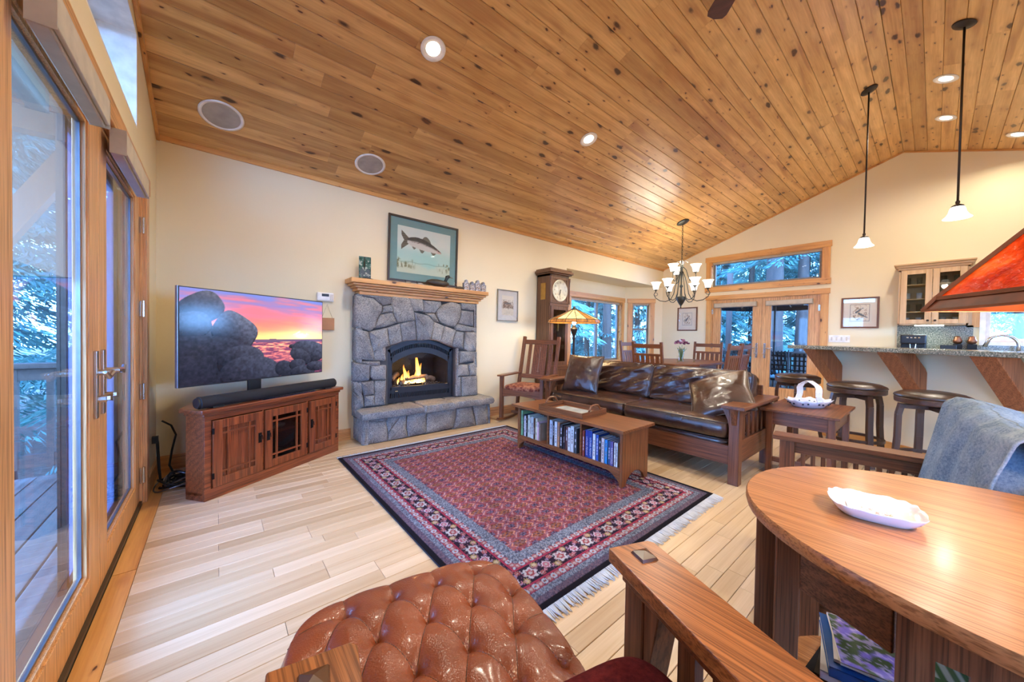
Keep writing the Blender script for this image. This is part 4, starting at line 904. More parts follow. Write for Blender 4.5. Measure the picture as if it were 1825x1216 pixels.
# television
SC, TV_D = None, .13
tv = thing('television', 'large flat television showing a red sunset over a rocky lake', 'television', at_cab(.50, TV_D + .02, HC + .028), CA)
TW, TH, Z0 = 1.15, .68, .142
x0 = -.568; x1 = x0 + TW
MB().box(x0, x1, .0, .028, Z0, Z0 + TH).o('housing', plain('silver_edge', (150, 150, 152), .3, .8), tv, bevel=.003)
MB().box(x0 + .003, x1 - .003, -.003, .001, Z0 + .003, Z0 + TH - .003).o('bezel', 'black_plastic', tv)
MB().box(x0 + .2, x1 - .2, .027, .06, Z0 + .08, Z0 + .42).o('rear_case', 'black_plastic', tv, bevel=.01)
m = MB(); m.box(-.11, -.01, .0, .02, .012, Z0 + .03); m.box(-.16, .04, -.05, .14, 0, .012); m.o('stand', 'black_plastic', tv, bevel=.003)
def art_tv(U, V):
    c = np.zeros(U.shape + (3,)); hz = .44
    t = np.clip((V - hz) / (1 - hz), 0, 1); n = fbm(U * 2.2 + V * .6, V * 9, 21, 5); n2 = fbm(U * 3 + V * 2, V * 15 + 4, 22, 5)
    c[:] = (255, 216, 120); c = blend(c, sm(.05, .28, t + (n - .5) * .25), (250, 140, 96)); c = blend(c, sm(.28, .58, t + (n - .5) * .4), (222, 112, 120)); c = blend(c, sm(.5, .85, t + (n2 - .5) * .5), (130, 116, 168)); c = blend(c, sm(.85, 1.1, t + (n - .5) * .5), (104, 124, 188))
    c = blend(c, sm(.5, .72, n2) * sm(.1, .35, t) * .6, (236, 110, 104)); c = blend(c, np.exp(-((U - .78) / .2) ** 2 - ((t - .1) / .2) ** 2) * .9, (255, 232, 150)); c = blend(c, np.exp(-((U - .8) / .05) ** 2 - ((t - .13) / .05) ** 2), (255, 250, 225))
    c = blend(c, (abs(U - .80) < .10 * (1 - (t - .12) / .16)) * (t > .16) * (t < .27) * sm(.4, .6, fbm(U * 40, V * 30, 3)) * .8, (255, 220, 200))
    sea = V < hz; s = np.zeros_like(c); g = fbm(U * 22, V * 120, 31, 3); s[:] = (116, 62, 88); s = blend(s, sm(.42, .62, g), (228, 122, 112)); s = blend(s, sm(.6, .74, g) * sm(.2, .44, V), (255, 190, 130)); s = blend(s, sm(.3, .0, V) * .6, (70, 42, 70))
    c = np.where(sea[..., None], s, c); c = blend(c, (abs(V - hz - .012) < .012 + .012 * fbm(U * 12, U * 0, 2)) * (U > .4) * .9, (86, 60, 96))
    def rock(c, cx, cz, rx, rz, rot, p, seed, lit=.5):
        dx = (U - cx) * 1.7; dz = V - cz; a = dx * math.cos(rot) + dz * math.sin(rot); b = -dx * math.sin(rot) + dz * math.cos(rot)
        wob = (fbm(U * 5 + seed, V * 4, seed, 2) - .5) * .10
        r = (np.abs(a / (rx * 1.7)) ** p + np.abs(b / rz) ** p) ** (1 / p) + wob; m = sm(1.01, .985, r)
        sh = np.clip(.5 + .55 * (dz / rz) + .25 * (dx / rx), 0, 1.2); tex = fbm(U * 60, V * 40, seed + 7, 3)
        k = np.zeros_like(c); k[:] = (30, 32, 42); k = blend(k, sh * lit * .8, (104, 108, 122)); k = k * (.7 + .6 * tex[..., None]); k = blend(k, sm(.9, 1.0, r) * (dz < 0) * .5, (12, 12, 18))
        return c * (1 - m[..., None]) + k * m[..., None]
    c = rock(c, .02, .50, .15, .20, .2, 2.6, 41, .4); c = rock(c, .11, .80, .13, .16, .55, 2.8, 42, .6); c = rock(c, .05, .62, .12, .14, .2, 2.6, 48, .4)
    c = rock(c, .31, .56, .14, .20, -.55, 3.2, 43, .9); c = rock(c, .12, .30, .26, .22, 0, 2.4, 44, .22); c = rock(c, .08, .10, .34, .20, 0, 2.4, 45, .15); c = rock(c, .35, .22, .155, .18, .1, 2.2, 46, .45); c = rock(c, .42, .05, .21, .22, 0, 2.2, 47, .5)
    c = rock(c, .725, .375, .03, .03, 0, 2.2, 50, .5); c = rock(c, .87, .30, .15, .145, -.1, 2.4, 51, .6); c = rock(c, .80, .24, .10, .09, -.5, 2.3, 55, .5); c = rock(c, .665, .09, .08, .10, -.2, 2.2, 52, .4); c = rock(c, .77, .13, .07, .07, 0, 2.2, 53, .5); c = rock(c, .82, .03, .11, .08, 0, 2.2, 54, .6); c = rock(c, .94, .09, .09, .07, 0, 2.2, 56, .6)
    return c
picture('screen', vcol('screen_glow', .12, emit=.75, spec=.5), tv, art_tv, TW - .016, TH - .018, 260, 150, lambda x, z: (x + (x0 + x1) / 2, -.0036, z + Z0 + TH / 2))
# soundbar
sb = thing('soundbar', 'long black cylindrical soundbar on the cabinet top', 'speaker', at_cab(.565, .035, HC + .028), CA)
L = 1.12; m = MB(); m.lathe([(0, -.006), (.03, -.006), (.041, 0), (.041, L), (.03, L + .006), (0, L + .006)], 26); m.xf(Matrix.Translation((-L / 2 - .02, 0, .045)) @ Matrix.Rotation(PI / 2, 4, 'Y')); m.o('grille_tube', 'black_cloth', sb, auto=40)
m = MB(); m.lathe([(0, 0), (.033, 0), (.036, .006), (.036, .008)], 24); m.xf(Matrix.Translation((-L / 2 - .034, 0, .045)) @ Matrix.Rotation(PI / 2, 4, 'Y')); m.o('end_cap', 'black_plastic', sb, auto=40)
m = MB(); m.box(-L / 2 + .05, -L / 2 + .12, -.03, .03, 0, .012); m.box(L / 2 - .14, L / 2 - .07, -.03, .03, 0, .012); m.o('foot', 'rubber', sb)
t = thing('media_player', 'flat dark blue disc player under the soundbar', 'electronics', at_cab(.66, .10, HC + .028), CA)
MB().box(-.26, .22, -.105, .06, 0.0, .002).o('case', plain('player_blue', (38, 52, 92), .2, .4), t)
t = thing('cable_bundle', 'tangle of black and grey cables on the floor left of the cabinet', 'cables', (-.22, 3.56, 0))
m = MB(); g = MB()
for k in range(7):
    ph = rng.uniform(0, 6); rr = rng.uniform(.07, .13); cc = (rng.uniform(-.01, .05), rng.uniform(-.05, .03))
    pts = [(cc[0] + rr * math.cos(a + ph), cc[1] + rr * 1.2 * math.sin(a + ph), .012 + k * .010 + .02 * math.sin(a * 2 + ph)) for a in [i * 2 * PI / 22 for i in range(22)]]
    (g if k % 2 else m).tube(pts, .005 if k % 2 else .0065, 6, closed=True)
m.tube([(-.125, .14, .34), (-.12, .14, .30), (-.11, .12, .12), (-.10, .10, .03), (0, .06, .02), (.08, .0, .03)], .009, 8); m.box(-.148, -.115, .12, .16, .30, .35)
m.tube([(-.115, .36, .42), (-.06, .34, .38), (-.03, .30, .31), (-.05, .26, .2), (-.06, .2, .1), (-.02, .12, .03), (.06, .0, .02)], .007, 8)
m.o('black_cable', 'rubber', t); g.o('grey_cable', 'steel_grey', t)
MB().tube([(.2, .3, .02), (.1, .2, .018), (.0, .1, .02), (-.03, 0, .02)], .012, 8).o('power_cable', 'rubber', t)

# ================================================================== rug
RX0, RX1, RY0, RY1 = .84, 2.80, 1.012, 3.42
rug = thing('area_rug', 'red and navy Persian rug with pale fringes', 'rug', ((RX0 + RX1) / 2, (RY0 + RY1) / 2, 0))
rw, rh = RX1 - RX0, RY1 - RY0
def hex2(a): return np.array(a, float)
def paint_rug(X, Y):
    # X, Y in metres from a corner; e = distance from the edge
    ex = np.minimum(X, rw - X); ey = np.minimum(Y, rh - Y); e = np.minimum(ex, ey); onx = ex < ey; s = np.where(onx, Y, X)
    red, rose, navy, ivory, blue, slate, gold, lil = (150, 64, 70), (164, 92, 98), (42, 28, 50), (176, 166, 166), (96, 116, 146), (92, 102, 124), (158, 132, 92), (150, 124, 160)
    c = np.zeros(X.shape + (3,)); c[:] = red
    # field: repeating diamond lattice of rosettes
    P, Q = .145, .105; u = X / P; v = Y / Q
    for off, col, col2 in ((0, (158, 92, 54), (104, 60, 40)), (.5, (96, 100, 136), navy)):
        fu = (u + off) - np.round(u + off); fv = (v + off) - np.round(v + off); r = np.sqrt(fu ** 2 + fv ** 2); th = np.arctan2(fv, fu)
        c = blend(c, (abs(r - .31 - .03 * np.cos(th * 6)) < .035) * (np.cos(th * 2 + (1.5 if off else 0)) > -.3), (196, 150, 150) if off else (206, 140, 112)); c = blend(c, r < (.17 if off else .25) + .035 * np.cos(th * 6), col2); c = blend(c, (r < (.13 if off else .19) + .03 * np.cos(th * 8)) & (r > .07), col); c = blend(c, r < .04, ivory)
    fu = np.abs((u + .25) % .5 - .25); fv = np.abs((v + .25) % .5 - .25); d = np.abs(fu - fv); c = blend(c, (d < .035) * .55, (112, 92, 130)); c = blend(c, (fu + fv < .05), navy)
    q = vnoise(X * 130, Y * 130, 5); c = blend(c, (q > .68) * .5, (126, 92, 122)); c = blend(c, (q < .22) * .45, (84, 38, 56)); q = vnoise(X * 60, Y * 60, 6); c = blend(c, (q > .78) * .35, (176, 104, 96)); c = blend(c, (q < .14) * .4, (88, 92, 124))
    # borders from outside: black edge, narrow guard, slate band, floral guard, main navy border, guard, slate inner band
    def band(a, b): return (e >= a) & (e < b)
    def guard(c, a, b, base, per=.06):
        m = band(a, b); mid = (a + b) / 2; w = (b - a); t = s / per - np.round(s / per); rr = np.sqrt((t * per) ** 2 + (e - mid) ** 2) / w
        k = np.zeros_like(c); k[:] = base; k = blend(k, rr < .42, rose); k = blend(k, rr < .2, ivory); t2 = (s / per + .5) - np.round(s / per + .5); r2 = np.sqrt((t2 * per * 1.1) ** 2 + (e - mid) ** 2) / w
        k = blend(k, (r2 < .4) & (r2 > .18), (170, 180, 196)); k = blend(k, r2 < .14, (176, 80, 70)); k = blend(k, np.abs(np.abs(e - mid) / w - .46) < .05, (150, 40, 70)); return np.where(m[..., None], k, c)
    speck = vnoise(X * 220, Y * 220, 9)
    def slate_band(c, a, b):
        k = np.zeros_like(c); k[:] = slate; k = blend(k, (speck > .58) * .7, (150, 164, 186)); k = blend(k, (speck < .3) * .6, (54, 58, 82)); k = blend(k, (abs((s * 40) % 1 - .5) < .12) * .25, (176, 150, 150)); return np.where(band(a, b)[..., None], k, c)
    A = .0
    c = np.where(band(-1, .030)[..., None], np.array((22, 20, 30.)), c)
    k = np.zeros_like(c); k[:] = (96, 88, 110); k = blend(k, (np.sin(s * 420 + e * 300) > .2) * .7, (62, 44, 72)); k = blend(k, (speck > .6) * .5, (150, 110, 120)); c = np.where(band(.030, .062)[..., None], k, c)
    c = slate_band(c, .062, .098); c = guard(c, .098, .142, (60, 50, 78))
    a, b = .142, .262; mid = (a + b) / 2; m = band(a, b); k = np.zeros_like(c); k[:] = navy; per = .21; t = (s / per) % 1; w = b - a; y = (e - mid) / w
    vine = abs(y - .30 * np.sin(t * 2 * PI * 1)); k = blend(k, vine < .05, (190, 110, 126)); k = blend(k, abs(y + .30 * np.sin(t * 2 * PI + .6)) < .035, lil)
    def ros(k, t0, y0, R_, col, col2, petals=8):
        dt = (t - t0 + .5) % 1 - .5; r = np.sqrt((dt * per / w) ** 2 + (y - y0) ** 2); th = np.arctan2(y - y0, dt * per / w); rr = R_ * (1 + .18 * np.cos(petals * th))
        k = blend(k, r < rr * 1.2, navy); k = blend(k, r < rr, col); k = blend(k, (r < rr * .62), col2); k = blend(k, r < rr * .3, ivory); return k
    def leaf_(k, t0, y0, an, col):
        dt = ((t - t0 + .5) % 1 - .5) * per / w; dy = y - y0; a_ = dt * math.cos(an) + dy * math.sin(an); b_ = -dt * math.sin(an) + dy * math.cos(an); return blend(k, ((a_ / .23) ** 2 + ((b_ - .25 * a_ * a_) / .075) ** 2) < 1, col)
    for (t0, y0, an, col) in ((.13, .18, .6, lil), (.13, -.2, -.5, (190, 120, 140)), (.37, .2, -.6, (176, 180, 200)), (.37, -.2, .5, lil), (.62, .2, .6, (190, 120, 140)), (.62, -.22, -.5, (176, 180, 200)), (.87, .2, -.6, lil), (.87, -.2, .6, (190, 120, 140))): k = leaf_(k, t0, y0, an, col)
    k = ros(k, 0, 0, .21, (196, 180, 200), (176, 70, 100)); k = ros(k, .5, 0, .29, (186, 186, 194), (150, 60, 66), 6); k = ros(k, .25, -.27, .15, gold, (196, 176, 130)); k = ros(k, .75, .27, .15, gold, (196, 176, 130)); k = ros(k, .25, .28, .12, rose, red); k = ros(k, .75, -.28, .12, rose, red)
    k = blend(k, (vnoise(X * 90, Y * 90, 17) > .78) * .6, (180, 110, 130)); k = blend(k, abs(abs(y) - .475) < .025, (176, 50, 80)); c = np.where(m[..., None], k, c)
    c = guard(c, .262, .302, (76, 64, 96)); c = slate_band(c, .302, .362)
    n = fbm(X * 5, Y * 5, 3)[..., None]; g_ = c.mean(-1, keepdims=True); return (c * .88 + g_ * .12) * (.76 + .22 * n)
nx, ny = 350, 430
m = MB(); hw, hh = rw / 2, rh / 2
m.grid(lambda a, b: (-hw + rw * a, -hh + rh * b, .012), nx, ny)
rg = m.o('rug_pile', vcol('rug_wool', .95, bump=.35, spec=.1), rug, fix=False)
u = np.linspace(0, rw, nx + 1); v = np.linspace(0, rh, ny + 1); XX, YY = np.meshgrid(u, v); paint(rg, lin(np.clip(paint_rug(XX, YY), 0, 255)))
m = MB(); m.box(-hw, hw, -hh, hh, .001, .0115); m.o('rug_backing', 'navy_cloth', rug)
for sgn, nm in ((-1, 'fringe'), (1, 'fringe')):
    m = MB(); x = -hw
    while x < hw:
        L = rng.uniform(.055, .078); dx = rng.uniform(-.014, .014); w0 = rng.uniform(.0035, .006)
        y0 = sgn * hh; p = [(x, y0, .011), (x + dx * .4, y0 + sgn * L * .5, .006), (x + dx, y0 + sgn * L, .0035)]
        m.tube(p, [w0 * .6, w0 * .75, w0 * .35], 4); x += rng.uniform(.0045, .0085)
    f = m.o(nm, 'fringe_cloth', rug, smooth=True, fix=False); f['kind'] = 'stuff'

# ================================================================== ottoman
ot = thing('ottoman', 'tan leather ottoman with deep button tufting in front of the armchair', 'ottoman', (.376, .709, 0), R(-10.6))
OW, OD = .625, .60
bt = []
for r_ in range(-1, 6):
    for c_ in range(-2, 7):
        bt.append((-.165 + c_ * .1195 + (.06 if r_ % 2 else 0), .213 - r_ * .122))
btv = [(x, y) for x, y in bt if abs(x) < OW / 2 - .05 and abs(y) < OD / 2 - .05]
BX = np.array([b[0] for b in bt]); BY = np.array([b[1] for b in bt])
def seg_dist(x, y, ax, ay, bx, by):
    dx, dy = bx - ax, by - ay; t = max(0, min(1, ((x - ax) * dx + (y - ay) * dy) / (dx * dx + dy * dy))); return math.hypot(x - ax - t * dx, y - ay - t * dy)
segs = []
for i, (x, y) in enumerate(btv):
    for (x2, y2) in btv:
        if y2 < y - .05 and abs(y2 - y + .122) < .02 and abs(abs(x2 - x) - .06) < .02: segs.append((x, y, x2, y2))
ys_ = sorted({round(b[1], 3) for b in btv}); 
for x, y in btv:
    if y > max(b[1] for b in btv) - .02: segs.append((x, y, x, OD / 2 + .1))
    if y < min(b[1] for b in btv) + .02: segs.append((x, y, x, -OD / 2 - .1))
    same = [b[0] for b in btv if abs(b[1] - y) < .02]
    if x > max(same) - .01: segs.append((x, y, OW / 2 + .1, y + .03))
    if x < min(same) + .01: segs.append((x, y, -OW / 2 - .1, y - .03))
def otop(u, v):
    # u,v in -1..1 over top and rolled edge
    x = u * OW / 2; y = v * OD / 2
    ax, ay = abs(u), abs(v); e = (ax ** 5 + ay ** 5) ** .2
    z = .455 - .038 * (ax ** 4.5 + ay ** 4.5) ** .9 - .05 * max(0, e - .93) / .07
    db = min(math.hypot(x - a, y - b) for a, b in btv); ds = min(seg_dist(x, y, *s) for s in segs)
    fade = 1 - .35 * max(0, (e - .8) / .2)
    z += -.040 * math.exp(-(db / .021) ** .95) * fade - .0036 * math.exp(-(ds / .005) ** 1.3) * fade + .003 * (1 - math.exp(-(min(db, ds * 1.2 + .002) / .03) ** 1.6))
    return x, y, z
N_ = 190; m = MB()
pleat = MB()
for s_ in segs:
    q_ = []
    for i in range(11):
        x_, y_ = s_[0] + (s_[2] - s_[0]) * (.04 + .92 * i / 10), s_[1] + (s_[3] - s_[1]) * (.04 + .92 * i / 10)
        if abs(x_) < OW / 2 * .97 and abs(y_) < OD / 2 * .97: q_.append((x_, y_, otop(x_ / (OW / 2), y_ / (OD / 2))[2] + .0002))
    if len(q_) > 2: pleat.tube(q_, .0011, 5)
pleat.o('pleat_seams', 'leather_seat', ot)['kind'] = 'stuff'
def of(a, b):
    u, v = a * 2 - 1, b * 2 - 1; x, y, z = otop(u, v)
    # pull the square into a rounded rectangle
    k = 1 - .045 * (abs(u) ** 4) * (abs(v) ** 4); return (x * k, y * k, z)
m.grid(of, N_, N_); w = N_ + 1
rim = [i for i in range(N_)] + [j * w + N_ for j in range(N_)] + [N_ * w + i for i in range(N_, 0, -1)] + [j * w for j in range(N_, 0, -1)]
prev = rim
for (dz, gr) in ((-.03, .012), (-.07, .018), (-.13, .012), (-.19, 0.0), (-.215, -.012)):
    cur = []
    for i in rim:
        x, y, z = m.v[i]; l = math.hypot(x, y); nxn = x / OW; nyn = y / OD; q = max(abs(nxn), abs(nyn)); 
        cur.append(len(m.v)); m.v.append((x * (1 + gr / (OW / 2)), y * (1 + gr / (OD / 2)), min(z, .36) + dz))
    n = len(rim)
    for k in range(n): m.f.append((prev[k], prev[(k + 1) % n], cur[(k + 1) % n], cur[k]))
    prev = cur
m.o('tufted_cushion', 'leather_tan', ot, smooth=True)
for x, y in btv:
    z = otop(x / (OW / 2), y / (OD / 2))[2]; MB().lathe([(0.0075, -.002), (.007, .002), (.004, .0045), (0, .005)], 10, (x, y, z)).o('button', 'leather_tan', ot, smooth=True)
MB().box(-.28, .28, -.27, .27, .12, .16).o('base_rail', 'oak', ot, bevel=.004)
for sx in (-1, 1):
    for sy in (-1, 1): MB().beam((sx * .25, sy * .24, .12), (sx * .25, sy * .24, 0), .045, .045, (0, 1, 0), .03, .03).o('leg', 'oak', ot, bevel=.003)

# ================================================================== foreground armchair (the viewer's)
def pyramid(parent, x, y, z, s, mat='peg_wood'):
    m = MB(); h = s / 2; m.add([(x - h, y - h, z), (x + h, y - h, z), (x + h, y + h, z), (x - h, y + h, z), (x - h * .86, y - h * .86, z + .006), (x + h * .86, y - h * .86, z + .006), (x + h * .86, y + h * .86, z + .006), (x - h * .86, y + h * .86, z + .006), (x, y, z + .015)],
        [(0, 1, 5, 4), (1, 2, 6, 5), (2, 3, 7, 6), (3, 0, 4, 7), (4, 5, 8), (5, 6, 8), (6, 7, 8), (7, 4, 8), (3, 2, 1, 0)]); return m.o('peg', mat, parent)
ac = thing('reclining_armchair', 'oak mission armchair with flat wide arms and a burgundy seat in the near foreground', 'armchair', (0, 0, 0))
def arm(p, ang, L, w, z, parent):
    # p: outer front middle; ang: direction the arm points towards the front
    mt_ = Matrix.Translation((p[0], p[1], 0)) @ Matrix.Rotation(ang - PI / 2, 4, 'Z')
    m = MB(); m.prism([(-w / 2, 0), (-w / 2, -L), (w / 2, -L), (w / 2, -.012), (w / 2 - .012, 0)][::-1], z - .034, z, 'xy'); m.xf(mt_); a = m.o('arm', 'oakarm', parent, bevel=.003)
    m = MB(); m.box(-w / 2 + .02, w / 2 - .02, -L, -.03, z - .065, z - .034); m.xf(mt_); m.o('arm_rail', 'oak', a, bevel=.002)
    pg = pyramid(a, 0, -.055, z, .045); pg.data.transform(mt_)
    m = MB(); m.box(-.035, .035, -.095, -.03, 0, z - .034); m.xf(mt_); m.o('leg', 'oak', parent, bevel=.003)
    m = MB(); m.prism([(-.03, z - .066), (-.03 - .0, z - .16), (.0, z - .066)], -.09, -.04, 'xz'); 
    m = MB(); m.prism([(-.095, z - .034), (-.095, z - .26), (-.105, z - .26), (-.15, z - .034)][::-1], -.03, .03, 'yz'); m.xf(mt_); m.o('corbel', 'oak', parent, bevel=.002)
    for k in range(5):
        y = -.20 - k * .085; m = MB(); m.box(-.011, .011, y - .022, y + .022, .30, z - .06); m.xf(mt_); m.o('slat', 'oak', parent)
    m = MB(); m.box(-.016, .016, -L + .05, -.09, .24, .32); m.xf(mt_); m.o('lower_rail', 'oak', parent, bevel=.002)
    m = MB(); m.box(-.03, .03, -L + .02, -L + .08, 0, z - .034); m.xf(mt_); m.o('leg', 'oak', parent, bevel=.003)
arm((.815, .488), R(68), .80, .128, .62, ac)
arm((.123, .640), R(79), .80, .130, .62, ac)
m = MB(); Rz = Matrix.Rotation(R(-14), 4, 'Z'); T_ = Matrix.Translation((.40, .25, 0)) @ Rz
m.box(-.25, .26, .19, .225, .28, .38); m.xf(T_); m.o('front_rail', 'oak', ac, bevel=.003)
def cushion(parent, name, mat, sx, sy, sz, c, T=None, p=5, puff=.25, wr=.0, seed=1, n=28, smooth=True, mz=8):
    # rounded box cushion: superellipsoid-like, optional wrinkles
    m = MB(); r = seed * 3.7
    def f(a, b):
        th = (a * 2 - 1) * PI; ph = (b - .5) * PI; e2 = 2 / p; e1 = 2 / (2.2 + puff * 4)
        sg = lambda t, k: math.copysign(abs(t) ** k, t)
        x = sg(math.cos(ph), e1) * sg(math.cos(th), e2); y = sg(math.cos(ph), e1) * sg(math.sin(th), e2); z = sg(math.sin(ph), e1)
        k = 0
        if wr: k = wr * (float(fbm(np.array([x * 4 + r + y]), np.array([y * 4 + z * 3 + r]), seed)[0]) - .5) * 2
        return (x * sx / 2 * (1 + k * .3), y * sy / 2 * (1 + k * .3), z * sz / 2 + k * sz * .5)
    m.grid(f, n * 2, n)
    m.xf((T or Matrix.Identity(4)) @ Matrix.Translation(c)); return m.o(name, mat, parent, smooth=smooth)
cushion(ac, 'seat_cushion', 'burgundy', .54, .60, .13, (0.03, -.045, .415), T_, p=7)
m = MB(); m.box(-.25, .26, -.36, .18, .33, .37); m.xf(T_); m.o('seat_board', 'oak', ac)
for k in range(4): MB().beam((-.20 + .02 * 0 + .0, 0, 0), (0, 0, 0.01), .01, .01) 
Tb = T_ @ Matrix.Translation((0, -.36, .36)) @ Matrix.Rotation(R(30), 4, 'X')
m = MB(); m.box(-.26, -.21, -.05, -.01, 0, .66); m.box(.21, .26, -.05, -.01, 0, .66)
for k in range(4): m.box(-.21, .21, -.045, -.02, .08 + k * .16, .14 + k * .16)
m.xf(Tb); m.o('back_frame', 'oak', ac, bevel=.003)
cushion(ac, 'back_cushion', 'burgundy', .50, .12, .56, (0, .05, .34), Tb, p=7)
# ================================================================== oval library table with its things
ov = thing('oval_table', 'large oval oak table at the right foreground with slatted ends', 'table', (1.235, -.26, 0))
A_, B_ = .44, .60
m = MB(); prof = [(0, .714), (.985, .714), (.995, .718), (1.0, .726), (1.0, .734), (.994, .739), (0, .74)]
m = MB(); n = 72; vs = []; 
for r_, z in [(.975, .708), (.995, .712), (1.0, .722), (1.0, .735), (.995, .74)]:
    for k in range(n):
        a = 2 * PI * k / n; q = .94; vs.append((A_ * r_ * math.copysign(abs(math.cos(a)) ** q, math.cos(a)), B_ * r_ * math.copysign(abs(math.sin(a)) ** q, math.sin(a)), z))
fs = [(i * n + k, i * n + (k + 1) % n, (i + 1) * n + (k + 1) % n, (i + 1) * n + k) for i in range(4) for k in range(n)] + [tuple(range(n - 1, -1, -1)), tuple(4 * n + k for k in range(n))]
m.add(vs, fs); m.o('tabletop', 'oaktop', ov, auto=40)
# posts at the near-left end
for (x, y, w_, d_) in ((-.085, .505, .052, .06), (-.13, .44, .05, .055)):
    pass
def vbox(cx, cy, sx, sy, z0, z1, rot, name, parent, mat='oak', bevel=.003):
    m = MB(); m.box(-sx / 2, sx / 2, -sy / 2, sy / 2, z0, z1); m.xf(Matrix.Translation((cx, cy, 0)) @ Matrix.Rotation(rot, 4, 'Z')); return m.o(name, mat, parent, bevel=bevel)
vbox(1.17 - 1.235, .284 + .26, .042, .05, 0, .708, R(15), 'leg', ov); vbox(1.255 - 1.235, .278 + .26 - .0, .03, .05, 0, .708, R(15), 'slat', ov)
vbox(1.14 - 1.235, .232 + .26, .055, .05, 0, .708, R(15), 'leg', ov)
vbox(1.52 - 1.235, -.02 + .26, .055, .055, 0, .708, 0, 'leg', ov); vbox(1.20 - 1.235, -.75 + .26, .055, .055, 0, .708, 0, 'leg', ov); vbox(1.42 - 1.235, -.72 + .26, .055, .055, 0, .708, 0, 'leg', ov)
m = MB(); m.beam((1.145 - 1.235, .22 + .26, .61), (1.045 - 1.235, .035 + .26, .61), .024, .17); m.o('apron', 'oak', ov, bevel=.002)
# near end slab with cut-outs
sl = MB(); sx, y1, y0 = 1.03 - 1.235, .035 + .26, -.47 + .26
cuts_ = [(-.055, -.015), (-.145, -.105), (-.235, -.195), (-.325, -.285)]
ys = [y1] + [q for a, b in cuts_ for q in (b + .26, a + .26)] + [y0]
def sx_(y): return sx + .02 * ((y - y1) / (y0 - y1))
def seg_box(ya, yb, z0, z1): sl.beam((sx_(ya), ya, (z0 + z1) / 2), (sx_(yb), yb, (z0 + z1) / 2), .024, z1 - z0)
seg_box(y1, y0, .56, .708); seg_box(y1, y0, .06, .16)
for i in range(0, len(ys), 2): seg_box(ys[i], ys[i + 1], .16, .56)
sl.o('end_panel', 'oak', ov)
vbox(sx - .014, -.135 + .26, .012, .038, .60, .655, 0, 'tenon_peg', ov, 'stool', .004)
m = MB(); n = 48; sh = [(.36 * math.copysign(abs(math.cos(2 * PI * k / n)) ** .8, math.cos(2 * PI * k / n)), .47 * math.copysign(abs(math.sin(2 * PI * k / n)) ** .8, math.sin(2 * PI * k / n))) for k in range(n)]
m.prism([(x * .9 + .06, y * 1.12 + .02) for x, y in sh], .17, .195, 'xy'); m.o('shelf', 'oaktop', ov)
# magazines and books on the lower shelf
def flat_book(label, cx, cy, w, d, z, h, rz, cover, pages=True, art=None, name='book', group=None):
    t = thing(name, label, 'book' if name == 'book' else 'magazine', (cx, cy, z), rz, group)
    m = MB(); m.box(-w / 2, w / 2, -d / 2, d / 2, 0, .002); m.box(-w / 2, w / 2, -d / 2, d / 2, h - .002, h); m.box(-w / 2, -w / 2 + .002, -d / 2, d / 2, 0, h); m.o('cover', cover, t)
    MB().box(-w / 2 + .003, w / 2 - .003, -d / 2 + .003, d / 2 - .003, .0022, h - .0022).o('pages', 'paper', t)
    if art: picture('cover_print', vcol('glossy_print'), t, art, w - .004, d - .004, 50, 60, lambda x, y: (x, y, h + .0006))
    return t
def art_flowers(U, V):
    n = fbm(U * 9, V * 9, 4); n2 = fbm(U * 22, V * 22, 8); c = np.zeros(U.shape + (3,)); c[:] = (62, 84, 52); c = blend(c, sm(.45, .6, n) * sm(.3, .5, V), (130, 116, 200)); c = blend(c, (n2 > .6) * sm(.3, .45, V) * .7, (190, 176, 226)); c = blend(c, ((np.sin(V * 70) > .2) & (U > .4) & (V < .55)) * .7, (170, 168, 160))
    tri = (V < .55 - U) & (V > .02); c = blend(c, tri, (226, 220, 226)); c = blend(c, tri * (V < .3 - U * .8), (90, 70, 120)); return c
bx, by, bz = 1.39, .05, .195
stack = [(.26, .30, .030, 'navy_cloth', 'dark blue hardback at the bottom of the stack under the oval table', -6), (.25, .29, .012, 'black_plastic', 'black thin book second from the bottom under the oval table', 2), (.24, .29, .022, plain('book_white', (214, 214, 220), .5), 'white book in the middle of the stack under the oval table', 8), (.23, .28, .026, plain('book_blue', (30, 84, 150), .35), 'bright blue hardback near the top of the stack under the oval table', 14)]
z = bz
for w_, d_, h_, mt_, lb, a in stack:
    flat_book(lb, bx, by, w_, d_, z + .0004, h_, R(a), mt_); z += h_ + .0008
for k, (a, lb) in enumerate(((10, 'plain garden magazine lying below the flower cover'), (16, 'garden magazine with purple hydrangeas on its cover, topmost under the oval table'))):
    flat_book(lb, bx + .01, by - .015, .21, .275, z + .0004, .006, R(a), 'book_white' if k == 0 else 'paper', art=art_flowers if k else None, name='magazine'); z += .0075
# dish on the table
dish = thing('oblong_dish', 'white scalloped oblong porcelain dish with painted flowers on the oval table', 'dish', (1.19, .082, .7405), R(-77))
def dishpt(r, a, z, wav=1):
    q = .6; ca, sa = math.cos(a), math.sin(a); x = math.copysign(abs(ca) ** q, ca); y = math.copysign(abs(sa) ** q, sa)
    k = 1 + wav * .014 * math.cos(14 * a) ; return (x * r * .080 * k, y * r * .070 * k, z * .75 + wav * .0012 * math.cos(14 * a))
lay = [(.0, .006, 0), (.62, .006, 0), (.80, .012, .2), (.93, .026, .7), (1.0, .036, 1), (1.015, .037, 1), (1.0, .033, 1), (.90, .016, .6), (.78, .004, .2), (.74, 0.0, 0), (0, 0.0, 0)]
m = MB(); n = 112; rows = len(lay); m.add([dishpt(r, 2 * PI * k / n, z, w) for r, z, w in lay for k in range(n)], [(i * n + k, i * n + (k + 1) % n, (i + 1) * n + (k + 1) % n, (i + 1) * n + k) for i in range(rows - 1) for k in range(n)])
